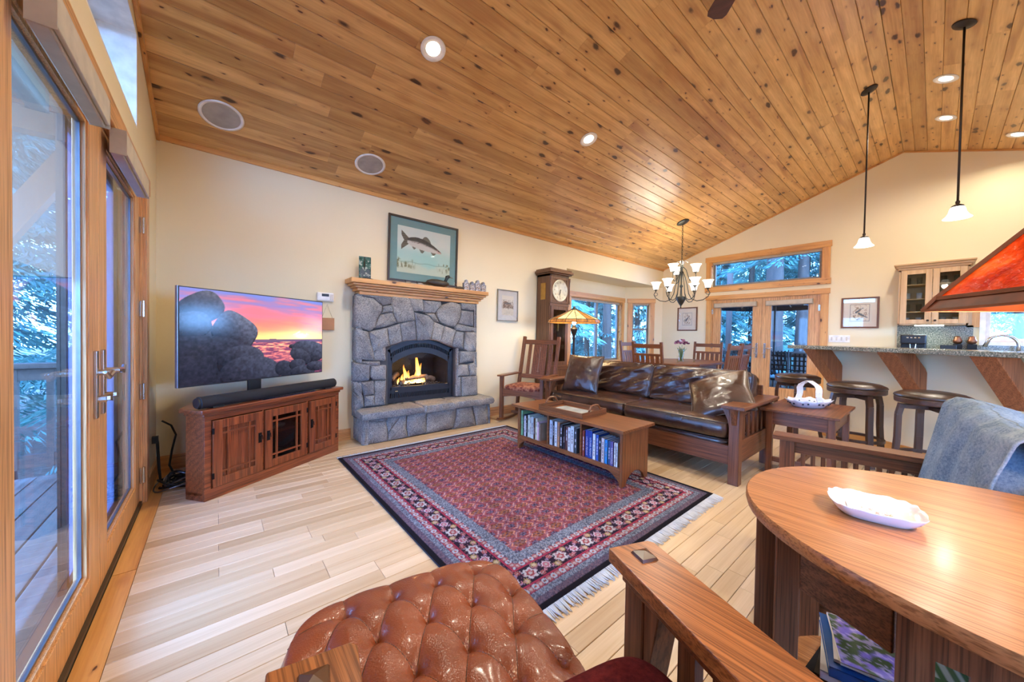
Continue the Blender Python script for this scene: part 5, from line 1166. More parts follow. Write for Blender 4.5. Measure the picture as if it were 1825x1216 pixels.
m.o('dish_body', 'porcelain', dish, smooth=True)
def art_dish(U, V):
    c = np.zeros(U.shape + (3,)); c[:] = (240, 240, 244); n = fbm(U * 14, V * 12, 3); d = ((U - .5) / .42) ** 2 + ((V - .5) / .36) ** 2
    c = blend(c, (abs(fbm(U * 5, V * 5, 7) - .5) < .02) * (d < 1) * .8, (110, 116, 84)); c = blend(c, (n > .66) * (d < .9) * .8, (188, 130, 140)); c = blend(c, (n < .32) * (d < .8) * .6, (130, 136, 100)); c = blend(c, ((abs(V - .36 + .3 * (U - .62) ** 2 * 4) < .02) & (U > .55) & (U < .85)) * .8, (130, 136, 150)); return c
picture('painted_flowers', vcol('glossy_print'), dish, art_dish, .09, .075, 50, 30, lambda x, y: (x, y, .0067))
# mica lamp on the table
lp = thing('table_lamp', 'copper table lamp with a wide glowing orange mica shade', 'lamp', (1.22, -.41, .7405))
def micamat():
    k = N('mica'); v = k.coords(rand=False); n1 = k.noise(v, 7, 5, .65, 1.2); n2 = k.noise(v, 40, 3, .7)
    c = k.ramp(k.math('ADD', k.math('MULTIPLY', n1, .8), k.math('MULTIPLY', n2, .2)), [(.34, srgb(170, 62, 22)), (.48, srgb(232, 126, 52)), (.62, srgb(255, 206, 120))])
    k.set(c, .22, coat=.6); k.bump(n2, .5, .01)
    k.b.inputs['Transmission Weight'].default_value = 0
    tr = k.n('ShaderNodeBsdfTranslucent'); k.l(c, tr.inputs[0]); mx = k.n('ShaderNodeMixShader'); mx.inputs[0].default_value = .72
    o = [x for x in k.nt.nodes if x.type == 'OUTPUT_MATERIAL'][0]; k.l(k.b.outputs[0], mx.inputs[1]); k.l(tr.outputs[0], mx.inputs[2]); k.l(mx.outputs[0], o.inputs[0]); return k.m
mica = micamat(); ns = 4
mica2 = plain('mica_brown', (120, 58, 30), .45, noise=.25, spec=.2)
def cornerp(r, z, k): a = R(90 * k + 79.5); return (r * math.cos(a), r * math.sin(a), z)
zt, zm, zb = .90, .512, .484; rt, rm, rb_ = .07, .416, .438
for k in range(4):
    m = MB(); q = [cornerp(rt, zt, k), cornerp(rt, zt, k + 1), cornerp(rm, zm, k + 1), cornerp(rm, zm, k)]
    m.add(q + [(a * .985, b * .985, c_ - .004) for a, b, c_ in q], [(0, 1, 2, 3), (7, 6, 5, 4), (0, 4, 5, 1), (1, 5, 6, 2), (2, 6, 7, 3), (3, 7, 4, 0)]); m.o('mica_panel', mica, lp)
    m = MB(); q = [cornerp(rm, zm - .002, k), cornerp(rm, zm - .002, k + 1), cornerp(rb_, zb, k + 1), cornerp(rb_, zb, k)]
    m.add(q + [(a * .985, b * .985, c_) for a, b, c_ in q], [(0, 1, 2, 3), (7, 6, 5, 4), (0, 4, 5, 1), (1, 5, 6, 2), (2, 6, 7, 3), (3, 7, 4, 0)]); m.o('mica_skirt', mica2, lp)
m = MB()
for k in range(4):
    m.beam(cornerp(rt, zt, k), cornerp(rm * 1.005, zm, k), .012, .008); m.beam(cornerp(rm * 1.005, zm, k), cornerp(rb_, zb, k), .010, .007); m.beam(cornerp(rm, zm, k), cornerp(rm, zm, k + 1), .008, .008); m.beam(cornerp(rb_, zb, k), cornerp(rb_, zb, k + 1), .005, .005); m.beam(cornerp(rt, zt, k), cornerp(rt, zt, k + 1), .008, .008)
m.o('shade_frame', 'copper', lp)
MB().lathe([(0, .0), (.125, 0), (.13, .012), (.10, .03), (.035, .06), (.022, .12), (.032, .22), (.04, .30), (.02, .38), (.012, .46), (.012, .94), (.05, .97), (.02, 1.0), (0, 1.02)], 28).o('base', 'copper', lp, smooth=True)
bulb('lamp_bulb', (.0, .0, .62), 60, .04, (1, .78, .5), lp)
for k in (0, 1): MB().lathe([(0, 0), (.012, .01), (.025, .05), (.03, .08), (.018, .105), (0, .11)], 14, (0.06 * (1 if k else -1), 0, .54)).o('light_bulb', 'lamp_white', lp, smooth=True)

# ================================================================== armchair with the blue throw, behind the oval table
sc_ = thing('spindle_armchair', 'oak spindle-sided armchair with a blue-grey throw over its back, behind the oval table', 'armchair', (2.115, .159, 0), R(8))
for sx in (-1, 1):
    X = sx * .36
    yf = .365 if sx > 0 else .24
    MB().box(X - .055, X + .055, -.46, yf, .60, .625).o('arm', 'oak', sc_, bevel=.003)
    MB().box(X - .016, X + .016, -.44, yf - .035, .535, .60).o('upper_rail', 'oak', sc_, bevel=.002); MB().box(X - .016, X + .016, -.44, yf - .035, .12, .18).o('lower_rail', 'oak', sc_, bevel=.002)
    MB().box(X - .03, X + .03, yf - .095, yf - .03, 0, .60).o('leg', 'oak', sc_, bevel=.003); MB().box(X - .03, X + .03, -.46, -.39, 0, .60).o('leg', 'oak', sc_, bevel=.003)
    for k in range(16 if sx > 0 else 12): MB().box(X - .008, X + .008, .235 - k * .041 - .0095, .235 - k * .041 + .0095, .18, .535).o('spindle', 'oak', sc_)
MB().box(-.33, .33, .27, .30, .26, .36).o('front_rail', 'oak', sc_, bevel=.003)
cushion(sc_, 'seat_cushion', 'blue_cloth', .62, .64, .15, (0, -.02, .42), p=7)
bkT = Matrix.Translation((0, -.24, .40)) @ Matrix.Rotation(R(12), 4, 'X')
m = MB(); m.box(-.33, -.28, -.07, -.02, -.2, .47); m.box(.27, .31, -.07, -.02, -.2, .47)
for k in range(4): m.box(-.28, .28, -.065, -.03, -.1 + k * .14, -.04 + k * .14)
m.xf(bkT); m.o('back_frame', 'oak', sc_, bevel=.003)
th = thing('throw_blanket', 'blue-grey woven throw draped over the spindle armchair back', 'blanket', (2.115, .159, 0), R(8))
def throwpt(a, b):
    # a across the width, b from the front bottom, over the top, down the back
    x = -.43 + a * .72; L = [(.09, .085), (.2, .086), (.36, .085), (.46, .08), (.495, .05), (.50, 0.0), (.495, -.055), (.46, -.085), (.2, -.09)]
    t = b * (len(L) - 1); i = min(int(t), len(L) - 2); f = t - i; z = L[i][0] * (1 - f) + L[i + 1][0] * f; y = L[i][1] * (1 - f) + L[i + 1][1] * f
    w_ = .012 * math.sin(x * 22 + b * 3) * (1 - .4 * b) + .006 * math.sin(x * 55 + b * 9)
    v = bkT @ Vector((x + .02 * math.sin(b * 5), y + w_ + .008, z + .01 * math.sin(x * 9) + .02 * x)); return tuple(v)
m = MB(); m.grid(throwpt, 60, 44); ob = m.o('cloth', 'blue_cloth', th, smooth=True); s = ob.modifiers.new('t', 'SOLIDIFY'); s.thickness = .007; s.offset = 1
m = MB(); m.tube([tuple(Vector(throwpt(a / 30, .60)) + Vector((0, .008, .004))) for a in range(31)], .006, 8); m.o('hem', 'blue_cloth', th, smooth=True)
cushion(sc_, 'back_cushion', 'blue_cloth',   .56, .10, .50, (0, .015, .22), bkT, p=7)

# ================================================================== coffee table with books
ct = thing('coffee_table', 'low oak coffee table with book cubbies standing on the rug', 'table', (2.335, 1.48, .0125))
CW, CL, CH = .40, 1.20, .44
MB().box(-.04, CW + .02, -.03, CL + .06, CH - .024, CH).o('tabletop', 'oakmid', ct, bevel=.004)
def endp(y):
    pts = [(0, 0), (.05, 0), (.085, .05), (.14, .085), (.20, .095), (.26, .085), (.315, .05), (.35, 0), (.40, 0), (.385, CH - .024), (.0, CH - .024)]
    m = MB(); m.prism([(a * .38 / .40, b) for a, b in pts], y, y + .024, 'yz'); m.v = [(v[1], v[0], v[2]) for v in m.v]; return m
def endp2(y):
    pts = [(0, 0), (.045, 0), (.075, .05), (.13, .085), (.185, .095), (.24, .085), (.295, .05), (.325, 0), (.37, 0), (.37, CH - .024), (0, CH - .024)]
    m = MB(); m.prism(pts, y, y + .024, 'xz'); return m.o('end_panel', 'oakmid', ct, bevel=.002)
endp2(0); endp2(CL - .024)
MB().box(.008, .355, .024, CL - .024, .115, .133).o('shelf', 'oakmid', ct)
MB().box(.185, .197, .024, CL - .024, .133, CH - .024).o('back_board', 'oak', ct)
for y in (.40, .785): MB().box(.012, .355, y, y + .016, .133, CH - .024).o('divider', 'oakmid', ct)
for x in (0.0, .345):
    m = MB(); arc = [(.024, .115), (.024, .03)] + [(.024 + .12 * t, .03 + .07 * math.sin(t * PI / 2)) for t in (.25, .5, .75, 1)] + [(CL - .144, .10)] + [(CL - .024 - .12 * t, .03 + .07 * math.sin(t * PI / 2)) for t in (.75, .5, .25, 0)] + [(CL - .024, .115)]
    m.prism(arc[::-1], x, x + .018, 'yz'); m.o('arched_rail', 'oakmid', ct, bevel=.002)
# books: (width, height, colour, words, text colour) from the far (left) end of each cubby to the near end
BK = [
 [(.022, .245, (120, 168, 120), 'green-spined'), (.012, .21, (30, 34, 60), 'dark blue thin'), (.020, .20, (208, 206, 206), 'pale grey'), (.012, .21, (40, 40, 44), 'black thin'), (.024, .215, (200, 204, 186), 'cream-green'), (.018, .20, (196, 190, 176), 'beige'), (.026, .21, (186, 194, 190), 'pale grey-green'), (.014, .20, (96, 62, 44), 'brown thin'), (.022, .205, (206, 200, 170), 'cream'), (.018, .175, (214, 176, 186), 'pale pink'), (.014, .165, (150, 130, 110), 'tan thin')],
 [(.030, .225, (176, 182, 186), 'silver-grey'), (.016, .215, (40, 44, 50), 'charcoal'), (.026, .225, (206, 210, 208), 'white wide'), (.024, .225, (176, 124, 84), 'orange-brown'), (.030, .215, (30, 34, 38), 'black wide'), (.016, .205, (50, 46, 52), 'dark lettered'), (.022, .205, (90, 60, 56), 'dark brown'), (.024, .205, (206, 206, 202), 'ivory'), (.030, .225, (196, 200, 196), 'thick white'), (.026, .215, (60, 68, 72), 'slate')],
 [(.020, .215, (128, 56, 46), 'brick red'), (.028, .225, (34, 54, 132), 'dark blue with white lettering'), (.030, .225, (22, 66, 140), 'blue with pale lettering'), (.022, .21, (214, 216, 214), 'white-spined'), (.022, .21, (44, 84, 160), 'mid-blue'), (.020, .195, (40, 40, 44), 'black with white lettering'), (.022, .195, (200, 190, 186), 'white with red lettering'), (.022, .19, (40, 130, 190), 'sky-blue'), (.018, .19, (34, 70, 110), 'petrol blue'), (.022, .19, (90, 80, 130), 'violet'), (.012, .185, (220, 220, 224), 'thin white'), (.012, .185, (226, 226, 226), 'outermost thin white')]]
TXT = {(2, 1): 'LOUISE PENNY', (2, 2): 'LOUISE PENNY', (2, 9): 'SANDFORD', (1, 5): 'NOVEL', (0, 7): 'HISTORY'}
cub = [(.785 + .018, CL - .026), (.40 + .018, .783), (.026, .398)]; cubn = ['left', 'middle', 'right']
def spine_text(parent, s, w, h, col):
    cu = bpy.data.curves.new('spine_text', 'FONT'); cu.body = s; cu.size = w * .8; cu.align_x = 'CENTER'; cu.align_y = 'CENTER'; cu.extrude = .0002
    o = bpy.data.objects.new('spine_text', cu); COL.objects.link(o); o.parent = parent; cu.materials.append(plain(f'ink_{col[0]}', col, .5))
    cu.space_character = 1.05; ww = w * .8 * .62 * len(s); 
    if ww > h * .9: cu.size *= h * .9 / ww
    o.matrix_local = Matrix.Translation((-.0012, 0, h / 2)) @ Matrix(((0, 0, -1, 0), (0, -1, 0, 0), (-1, 0, 0, 0), (0, 0, 0, 1))) @ Matrix.Identity(4); return o
for ci, row in enumerate(BK):
    a, b = cub[ci]; tot = sum(q[0] for q in row); k = min(1.3, (b - a - .004) / (tot + .0012 * len(row))); y = b
    for bi, (w_, h_, col, desc) in enumerate(row):
        w2 = w_ * k; h_ = min(h_, CH - .024 - .137); y -= w2 + .0012
        cb = cubn[ci]; lb = f'{desc} book, {["first","second","third","fourth","fifth","sixth","seventh","eighth","ninth","tenth","eleventh","twelfth"][bi]} from left in {cb} coffee-table cubby'
        t = thing('book', lb, 'book', (2.335 + .022 + rng.uniform(-.002, .006), 1.48 + y + w2 / 2, .0125 + .1335), 0, 'books in the coffee table')
        d_ = .145; m = MB(); m.box(0, .003, -w2 / 2, w2 / 2, 0, h_); m.box(0, d_, -w2 / 2, -w2 / 2 + .002, 0, h_); m.box(0, d_, w2 / 2 - .002, w2 / 2, 0, h_); m.o('cover', plain(f'book_{ci}_{bi}', col, .45), t)
        MB().box(.003, d_ - .004, -w2 / 2 + .002, w2 / 2 - .002, .003, h_ - .004).o('pages', 'paper', t)
        lum = sum(col) / 3; ink = (200, 200, 206) if lum < 120 else (110, 100, 104)
        s = TXT.get((ci, bi))
        if s: spine_text(t, s, w2, h_ * .82, ink)
        elif w2 > .013:
            m = MB(); z = h_ * .86
            while z > h_ * .2:
                L_ = rng.uniform(.012, .03); 
                if rng.random() < .8: m.box(-.0006, .0, -w2 * .13, w2 * .13, z - L_, z)
                z -= L_ + .006
            m.o('spine_print', plain(f'ink_{ink[0]}', ink, .5), t)['kind'] = 'stuff'
# tray
tr = thing('serving_tray', 'wooden serving tray with arched handles on the coffee table', 'tray', (2.52, 2.135, .0125 + CH), R(2))
TWx, TLy = .35, .50
m = MB(); m.box(-TWx / 2, TWx / 2, -TLy / 2, TLy / 2, 0, .008); m.o('tray_floor', 'oakmid', tr)
MB().box(-TWx / 2 + .05, TWx / 2 - .05, -TLy / 2 + .07, TLy / 2 - .07, .008, .010).o('glass_inlay', plain('inlay', (196, 206, 206), .1, coat=.8), tr)
for s in (-1, 1): MB().prism([(-TLy / 2, 0), (TLy / 2, 0), (TLy / 2, .048), (-TLy / 2, .048)], s * TWx / 2 - .005, s * TWx / 2 + .005, 'yz').o('side', 'oakmid', tr, bevel=.001)
for s in (-1, 1):
    y = s * TLy / 2
    for z0, z1, ww in ((0, .05, TWx),):
        MB().box(-ww / 2, ww / 2, y - .005, y + .005, z0, z1).o('end', 'oakmid', tr, bevel=.001)
    m = MB(); m.tube([(-.085, y, .048), (-.07, y, .07), (-.05, y, .092), (-.02, y, .098), (.02, y, .098), (.05, y, .092), (.07, y, .07), (.085, y, .048)], .0085, 8); m.o('handle', 'oakmid', tr, smooth=True)

# ================================================================== sofa
so = thing('sofa', 'long mission-style oak sofa with dark brown leather cushions', 'sofa', (3.10, .95, 0))
SL_ = 2.10; SD = .86
for (y, nm) in ((0, 'near'), (SL_ - .07, 'far')):
    MB().box(0, .075, y, y + .075, 0, .60).o('leg', 'oak', so, bevel=.004); MB().box(SD - .075, SD, y, y + .075, 0, .60).o('leg', 'oak', so, bevel=.004)
    MB().box(.03, SD - .03, y + .015, y + .055, .16, .34).o('side_rail', 'oak', so, bevel=.003)
    m = MB(); arc = [(.075, .60), (.075, .50)] + [(.075 + .71 * t, .50 + .06 * math.sin(PI * t)) for t in [i / 10 for i in range(1, 10)]] + [(SD - .075, .50), (SD - .075, .60)]; m.prism(arc[::-1] if area(arc) < 0 else arc, y + .02, y + .05, 'xz'); m.o('top_rail', 'oak', so)
    for k in range(5): MB().box(.17 + k * .115, .17 + k * .115 + .055, y + .028, y + .042, .33, .56).o('slat', 'oak', so)
    m = MB(); m.box(-.045, SD + .02, y - .045, y + .12, .60, .628); m.o('arm', 'oak', so, bevel=.004)
    m = MB(); m.prism([(-.035, .60), (0, .60), (0, .47), (-.012, .50)], y + .02, y + .055, 'xz'); m.o('corbel', 'oak', so)
    m = MB(); m.prism([(y + .075, .60), (y + .075, .43), (y + .085, .50), (y + .13, .60)] if nm == 'near' else [(y - .045, .60), (y - .01, .47), (y, .43), (y, .60)], .01, .06, 'yz'); m.o('corbel', 'oak', so)
MB().box(.01, .045, .07, SL_ - .07, .15, .30).o('front_rail', 'oak', so, bevel=.004)
MB().box(SD - .05, SD - .02, .07, SL_ - .07, .15, .72).o('back_rail', 'oak', so, bevel=.004)
MB().box(.045, SD - .05, .075, SL_ - .075, .24, .27).o('deck', 'black_cloth', so)
def leather_box(name, x0, x1, y0, y1, z0, z1, seed, wr=.012, p=9, parent=so, T=None, puff=1.0, piping=True, crease=0):
    cx, cy, cz = (x0 + x1) / 2, (y0 + y1) / 2, (z0 + z1) / 2; sx, sy, sz = (x1 - x0) / 2, (y1 - y0) / 2, (z1 - z0) / 2; m = MB(); nu, nv = 44, 44
    def face(sgn):
        def f(a, b):
            u, v = a * 2 - 1, b * 2 - 1; e = 1 - max(abs(u), abs(v)) ** p
            lift = (1 - abs(u) ** 3.2) * (1 - abs(v) ** 3.2); n_ = float(fbm(np.array([u * 2.1 + seed * 5 + v * .6]), np.array([v * 3.3 + u * 2 + seed]), seed, 4)[0]) - .5
            rd = (abs(u) ** 12) * (abs(v) ** 12) * .04
            z = sgn * (sz * (.72 + .28 * lift ** .5) + wr * n_ * 2 * min(1, lift * 3)) + (0 if sgn < 0 else crease * n_)
            return (cx + u * sx * (1 - rd) , cy + v * sy * (1 - rd), cz + z)
        return f
    m.grid(face(1), nu, nv); o = (nu + 1) * (nv + 1); m.grid(face(-1), nu, nv); w = nu + 1
    rim = [i for i in range(nu)] + [j * w + nu for j in range(nv)] + [nv * w + i for i in range(nu, 0, -1)] + [j * w for j in range(nv, 0, -1)]
    n = len(rim); mid = []
    for i in rim:
        a, b = m.v[i], m.v[i + o]; dx, dy = (a[0] - cx) / sx, (a[1] - cy) / sy; q = max(abs(dx), abs(dy)); g = 1 + .018 * puff
        mid.append(len(m.v)); m.v.append((cx + (a[0] - cx) * g, cy + (a[1] - cy) * g, (a[2] + b[2]) / 2))
    for k in range(n):
        m.f.append((rim[k], rim[(k + 1) % n], mid[(k + 1) % n], mid[k])); m.f.append((mid[k], mid[(k + 1) % n], rim[(k + 1) % n] + o, rim[k] + o))
    rp = [m.v[i] for i in rim[::2]]; 
    if T: m.xf(T); rp = [tuple(T @ Vector(q)) for q in rp]
    ob = m.o(name, 'leather_brown', parent, smooth=True)
    if piping: MB().tube(rp, .005, 6, closed=True).o('piping', 'leather_seat', ob, smooth=True)
    return ob
ym = 1.03
leather_box('deck_cushion', .035, .70, .085, SL_ - .085, .27, .345, 3, wr=.003)
leather_box('seat_cushion', .0, .70, .085, ym - .003, .335, .50, 5, wr=.012); leather_box('seat_cushion', .0, .70, ym + .003, SL_ - .085, .335, .50, 6, wr=.012)
TB = Matrix.Translation((.60, 0, .47)) @ Matrix.Rotation(R(16), 4, 'Y') @ Matrix.Rotation(R(-90), 4, 'Y')
# back cushions: local x -> up, y -> along, z -> thickness towards the front
def backc(y0, y1, seed, h=.40, th_=.27): return leather_box('back_cushion', 0, h, y0, y1, -th_ / 2, th_ / 2, seed, wr=.03, T=TB, p=6, crease=.02)
backc(.09, ym - .0, 8, .37); backc(ym + .004, SL_ - .088, 9, .37)
def pillow(label, y, x, z, rot_y, rot_x, rz_, seed, s=.50):
    t = thing('throw_pillow', label, 'pillow', (3.10 + x, .95 + y, z), rz_); m = MB(); m2 = []
    def f(sg):
        def g(a, b):
            u, v = a * 2 - 1, b * 2 - 1; e = (1 - u * u) * (1 - v * v); n_ = float(fbm(np.array([u * 2.4 + seed * 3 + v]), np.array([v * 2.4 - u * 1.5 + seed]), seed, 4)[0]) - .5
            pin = 1 - .07 * (abs(u) ** 2 * (1 - abs(v) ** 6) * 0 + (1 - abs(u)) * abs(v) ** 3 + (1 - abs(v)) * abs(u) ** 3)
            return (u * s / 2 * pin, v * s / 2 * pin, sg * (.085 * e ** .42 + .028 * n_ * e ** .5))
        return g
    m.grid(f(1), 40, 40); m.grid(f(-1), 40, 40); Rm = Matrix.Rotation(rot_y, 4, 'Y') @ Matrix.Rotation(rot_x, 4, 'Z'); m.xf(Rm)
    ob = m.o('cover', 'leather_brown', t, smooth=True); w = 41
    rim = [i for i in range(40)] + [j * w + 40 for j in range(40)] + [40 * w + i for i in range(40, 0, -1)] + [j * w for j in range(40, 0, -1)]
    MB().tube([m.v[i] for i in rim[::2]], .005, 6, closed=True).o('piping', 'leather_seat', t, smooth=True); return t
pillow('square brown leather pillow leaning at the far end of the sofa', SL_ - .36, .26, .705, R(-66), R(0), R(10), 3, .46)
pillow('square brown leather pillow tilted on one corner against the near sofa arm', .27, .35, .645, R(-42), R(30), R(-10), 5, .50)

# ================================================================== end table with basket
et = thing('end_table', 'square-legged oak end table between the sofa arm and the bar stools', 'table', (3.60, .44, 0))
EX, EY, EZ = .80, .50, .56
MB().box(-.01, EX, 0, EY + .01, EZ - .02, EZ).o('tabletop', 'oak', et, bevel=.003)
for x in (.03, EX - .08):
    for y in (.03, EY - .07): MB().box(x, x + .045, y, y + .045, 0, EZ - .02).o('leg', 'oak', et, bevel=.003)
for a in ((.035, .055, .05, EY - .05), (EX - .075, EX - .055, .05, EY - .05)): MB().box(*a, EZ - .13, EZ - .02).o('apron', 'oak', et)
for a in ((.05, EX - .05, .04, .06), (.05, EX - .05, EY - .06, EY - .04)): MB().box(*a, EZ - .13, EZ - .02).o('apron', 'oak', et)
MB().box(.05, EX - .06, EY / 2 - .012, EY / 2 + .012, .12, .16).o('stretcher', 'oak', et); 
for x in (.045, EX - .065): MB().box(x, x + .02, .05, EY - .05, .11, .15).o('stretcher', 'oak', et)
bs = thing('porcelain_basket', 'pierced white porcelain basket with a ribbon handle on the end table', 'basket', (4.02, .70, EZ), R(-38))
m = MB(); n = 64; lay = [(.0, .004, 0), (.62, .004, 0), (.75, .02, .2), (.92, .048, .7), (1.0, .066, 1), (1.01, .066, 1), (.9, .044, .7), (.7, .004, 0), (.6, 0, 0), (0, 0, 0)]
def bpnt(r, a, z, w): k = 1 + w * .05 * math.cos(12 * a); return (r * .19 * math.cos(a) * k, r * .115 * math.sin(a) * k, z + w * .006 * math.cos(12 * a))
m.add([bpnt(r, 2 * PI * k / n, z, w) for r, z, w in lay for k in range(n)], [(i * n + k, i * n + (k + 1) % n, (i + 1) * n + (k + 1) % n, (i + 1) * n + k) for i in range(len(lay) - 1) for k in range(n)])
m.o('bowl', 'porcelain', bs, smooth=True)
m = MB()
for k in range(24):
    a = 2 * PI * k / 24
    if k % 3 == 2: continue
    c_ = bpnt(.865, a, .034, .4); d = Vector((math.cos(a) / .19, math.sin(a) / .115, 0)).normalized(); m.beam(Vector(c_) - d * .004 - Vector((0, 0, .0)), Vector(c_) + d * .006, .012, .014)
m.o('pierced_hearts', plain('cutout_blue', (40, 46, 66), .5), bs)['kind'] = 'stuff'
for s in (-.014, .014):
    m = MB()
    q = [(s + .012 * math.sin(t * 6), .112 * math.cos(t), .06 + .17 * math.sin(t)) for t in [i * PI / 14 for i in range(15)]]
    for a, b in zip(q, q[1:]): m.beam(a, b, .026, .005, up=(0, (a[1] + b[1]), (a[2] + b[2]) - .12))
    m.o('handle', 'porcelain', bs)
# ================================================================== rocking chair
rk = thing('rocking_chair', 'slat-back oak rocking chair with an inlaid splat and patterned seat beside the clock', 'chair', (3.24, 3.50, 0), R(-68))
# local: front is -y, width along x
W2 = .29
for s in (-1, 1):
    x = s * W2
    MB().box(x - .022, x + .022, -.26, -.21, .045, .60).o('leg', 'oak', rk, bevel=.003)
    m = MB(); m.beam((x * .92, .17, .03), (x * .92, .22, .45), .038, .045, (0, 1, 0)); m.beam((x * .92, .22, .44), (x * .92, .40, 1.13), .042, .04, (0, 1, 0)); m.o('back_post', 'oak', rk)
    MB().prism([(-.29, .60), (.26, .60), (.26, .618), (-.29, .618)], x - .045, x + .04, 'yz').o('arm', 'oak', rk, bevel=.003)
    MB().tube([(x * .95, -.36 + .085 * k, .018 + .045 * ((k - 4.4) / 5) ** 2) for k in range(11)], .018, 6).o('rocker', 'oak', rk)
    MB().box(x - .012, x + .012, -.21, .20, .34, .42).o('side_rail', 'oak', rk)
m = MB(); m.prism([(-.27, .44), (-.27, .33), (-.15, .35), (0, .36), (.15, .35), (.27, .33), (.27, .44)], -.25, -.225, 'xz'); m.o('front_rail', 'oak', rk, bevel=.002)
MB().box(-.26, .26, .16, .185, .34, .43).o('rear_rail', 'oak', rk); MB().beam((-.26, .0, .09), (.26, .0, .09), .03, .03).o('stretcher', 'oak', rk)
def patt():
    k = N('seat_pattern'); v = k.coords(); n = k.noise(v, 26, 3, .6); vo = k.n('ShaderNodeTexVoronoi'); vo.inputs['Scale'].default_value = 22; k.l(v, vo.inputs['Vector'])
    k.set(k.ramp(k.math('ADD', k.math('MULTIPLY', n, .6), k.math('MULTIPLY', vo.outputs['Distance'], .5)), [(.35, srgb(74, 28, 22)), (.5, srgb(118, 56, 40)), (.66, srgb(158, 104, 76))]), .9); MATS['seat_pattern'] = k.m
patt()
cushion(rk, 'seat_cushion', 'seat_pattern', .54, .45, .10, (0, -.03, .45), p=7)
bT = Matrix.Translation((0, .235, .46)) @ Matrix.Rotation(R(-14.6), 4, 'X')
def bb(name, x0, x1, z0, z1, y0=-.012, y1=.012, mat='oak'): m = MB(); m.box(x0, x1, y0, y1, z0, z1); m.xf(bT); return m.o(name, mat, rk, bevel=.002)
bb('top_rail', -.25, .25, .58, .645); bb('lower_rail', -.25, .25, .08, .14)
bb('splat', -.10, .10, .14, .58, -.006, .006); bb('slat', -.185, -.135, .14, .58, -.006, .006); bb('slat', .135, .185, .14, .58, -.006, .006)
m = MB(); m.box(-.002, .002, -.0075, -.006, .18, .48); m.tube([(.012 * math.sin(a) * (1 - .5 * (a > PI)), -.0075, .51 - .03 * math.cos(a)) for a in [i * 2 * PI / 16 for i in range(16)]], .0018, 4, closed=True); m.tube([(-.02, -.0075, .19), (0, -.0075, .175), (.02, -.0075, .19)], .0015, 4); m.xf(bT); m.o('inlay', 'frame_silver', rk)
# ================================================================== grandfather clock
ck = thing('grandfather_clock', 'tall dark oak grandfather clock with a silvery dial and glazed pendulum door', 'clock', (3.815, 3.70, 0))
cw, cd, chh = .42, .28, 2.16
m = MB(); m.box(0, .02, 0, cd, .0, 2.08); m.box(cw - .02, cw, 0, cd, 0, 2.08); m.box(0, cw, cd - .012, cd, 0, 2.08); m.box(0, cw, 0, cd, 2.05, 2.08); m.box(.0, cw, 0, cd, .05, .09); m.o('case', 'clock', ck, bevel=.003)
MB().box(-.02, cw + .02, -.02, cd, 0, .10).o('plinth', 'clock', ck, bevel=.004); MB().box(.02, cw - .02, -.002, .02, .10, .62).o('lower_panel', 'clock', ck); MB().box(.07, cw - .07, -.008, 0, .17, .55).o('raised_panel', 'clock', ck, bevel=.006)
MB().box(.0, cw, -.008, .01, .62, .70).o('waist_rail', 'clock', ck, bevel=.003)
d = ring(.02, cw - .02, .70, 1.60, .055, -.012, .008).o('door', 'clock', ck, bevel=.004)
MB().box(.075, cw - .075, -.004, -.001, .755, 1.545).o('glass_pane', glassmat('clock_glass', 1.2, (.75, .75, .75, 1)), d)
MB().box(.02, cw - .02, .22, .24, .7, 1.6).o('back_board', 'oak', ck)
MB().box(.0, cw, -.01, .02, 1.60, 1.64).o('waist_rail', 'clock', ck, bevel=.003)
m = MB(); m.box(.02, cw - .02, -.002, .02, 1.64, 2.05); m.o('hood_panel', 'clock', ck)
ring(.015, cw - .015, 1.645, 2.045, .04, -.012, -.002).o('hood_frame', 'clock', ck, bevel=.003)
for x in (-.012, cw - .013):
    MB().lathe([(.018, 0), (.018, .05), (.011, .06), (.014, .15), (.010, .25), (.013, .33), (.018, .35), (.018, .40)], 10, (x + .0125, -.012, 1.645)).o('colonette', 'clock', ck, smooth=True)
m = MB(); m.box(-.03, cw + .03, -.035, cd, 2.08, 2.10); m.box(-.05, cw + .05, -.055, cd, 2.10, 2.14); m.box(-.03, cw + .03, -.035, cd, 2.14, 2.165); m.o('crown', 'clock', ck, bevel=.006)
MB().box(-.006, .0, .09, .19, 1.70, 1.95).o('side_fret', 'brass', ck); 
dl_ = MB().lathe([(0, 0), (.150, 0), (.158, .006), (.165, .003), (.168, 0)], 48).xf(Matrix.Translation((cw / 2, -.012, 1.84)) @ Matrix.Rotation(PI / 2, 4, 'X')).o('dial', plain('dial_silver', (206, 200, 178), .4, .3, noise=.08), ck, auto=40)
def dtext(s, x, z, size):
    cu = bpy.data.curves.new('numeral', 'FONT'); cu.body = s; cu.size = size; cu.align_x = 'CENTER'; cu.align_y = 'CENTER'; cu.extrude = .0004; cu.materials.append(MATS['black_plastic'])
    o = bpy.data.objects.new('numeral', cu); COL.objects.link(o); o.parent = dl_; o.location = (x, -.0145, z); o.rotation_euler = (PI / 2, 0, 0)
for h in range(1, 13): a = R(90 - 30 * h); dtext(str(h), cw / 2 + .122 * math.cos(a), 1.84 + .122 * math.sin(a), .032)
def hand(a, L, w): 
    a = R(90 - a); m = MB(); c = Vector((cw / 2, -.021, 1.84)); d_ = Vector((math.cos(a), 0, math.sin(a))); m.beam(c - d_ * .015, c + d_ * L, .002, w, (math.sin(a), 0, -math.cos(a)), .002, w * .4); m.o('hand', 'black_plastic', dl_)
hand(200, .075, .014); hand(186, .105, .009)
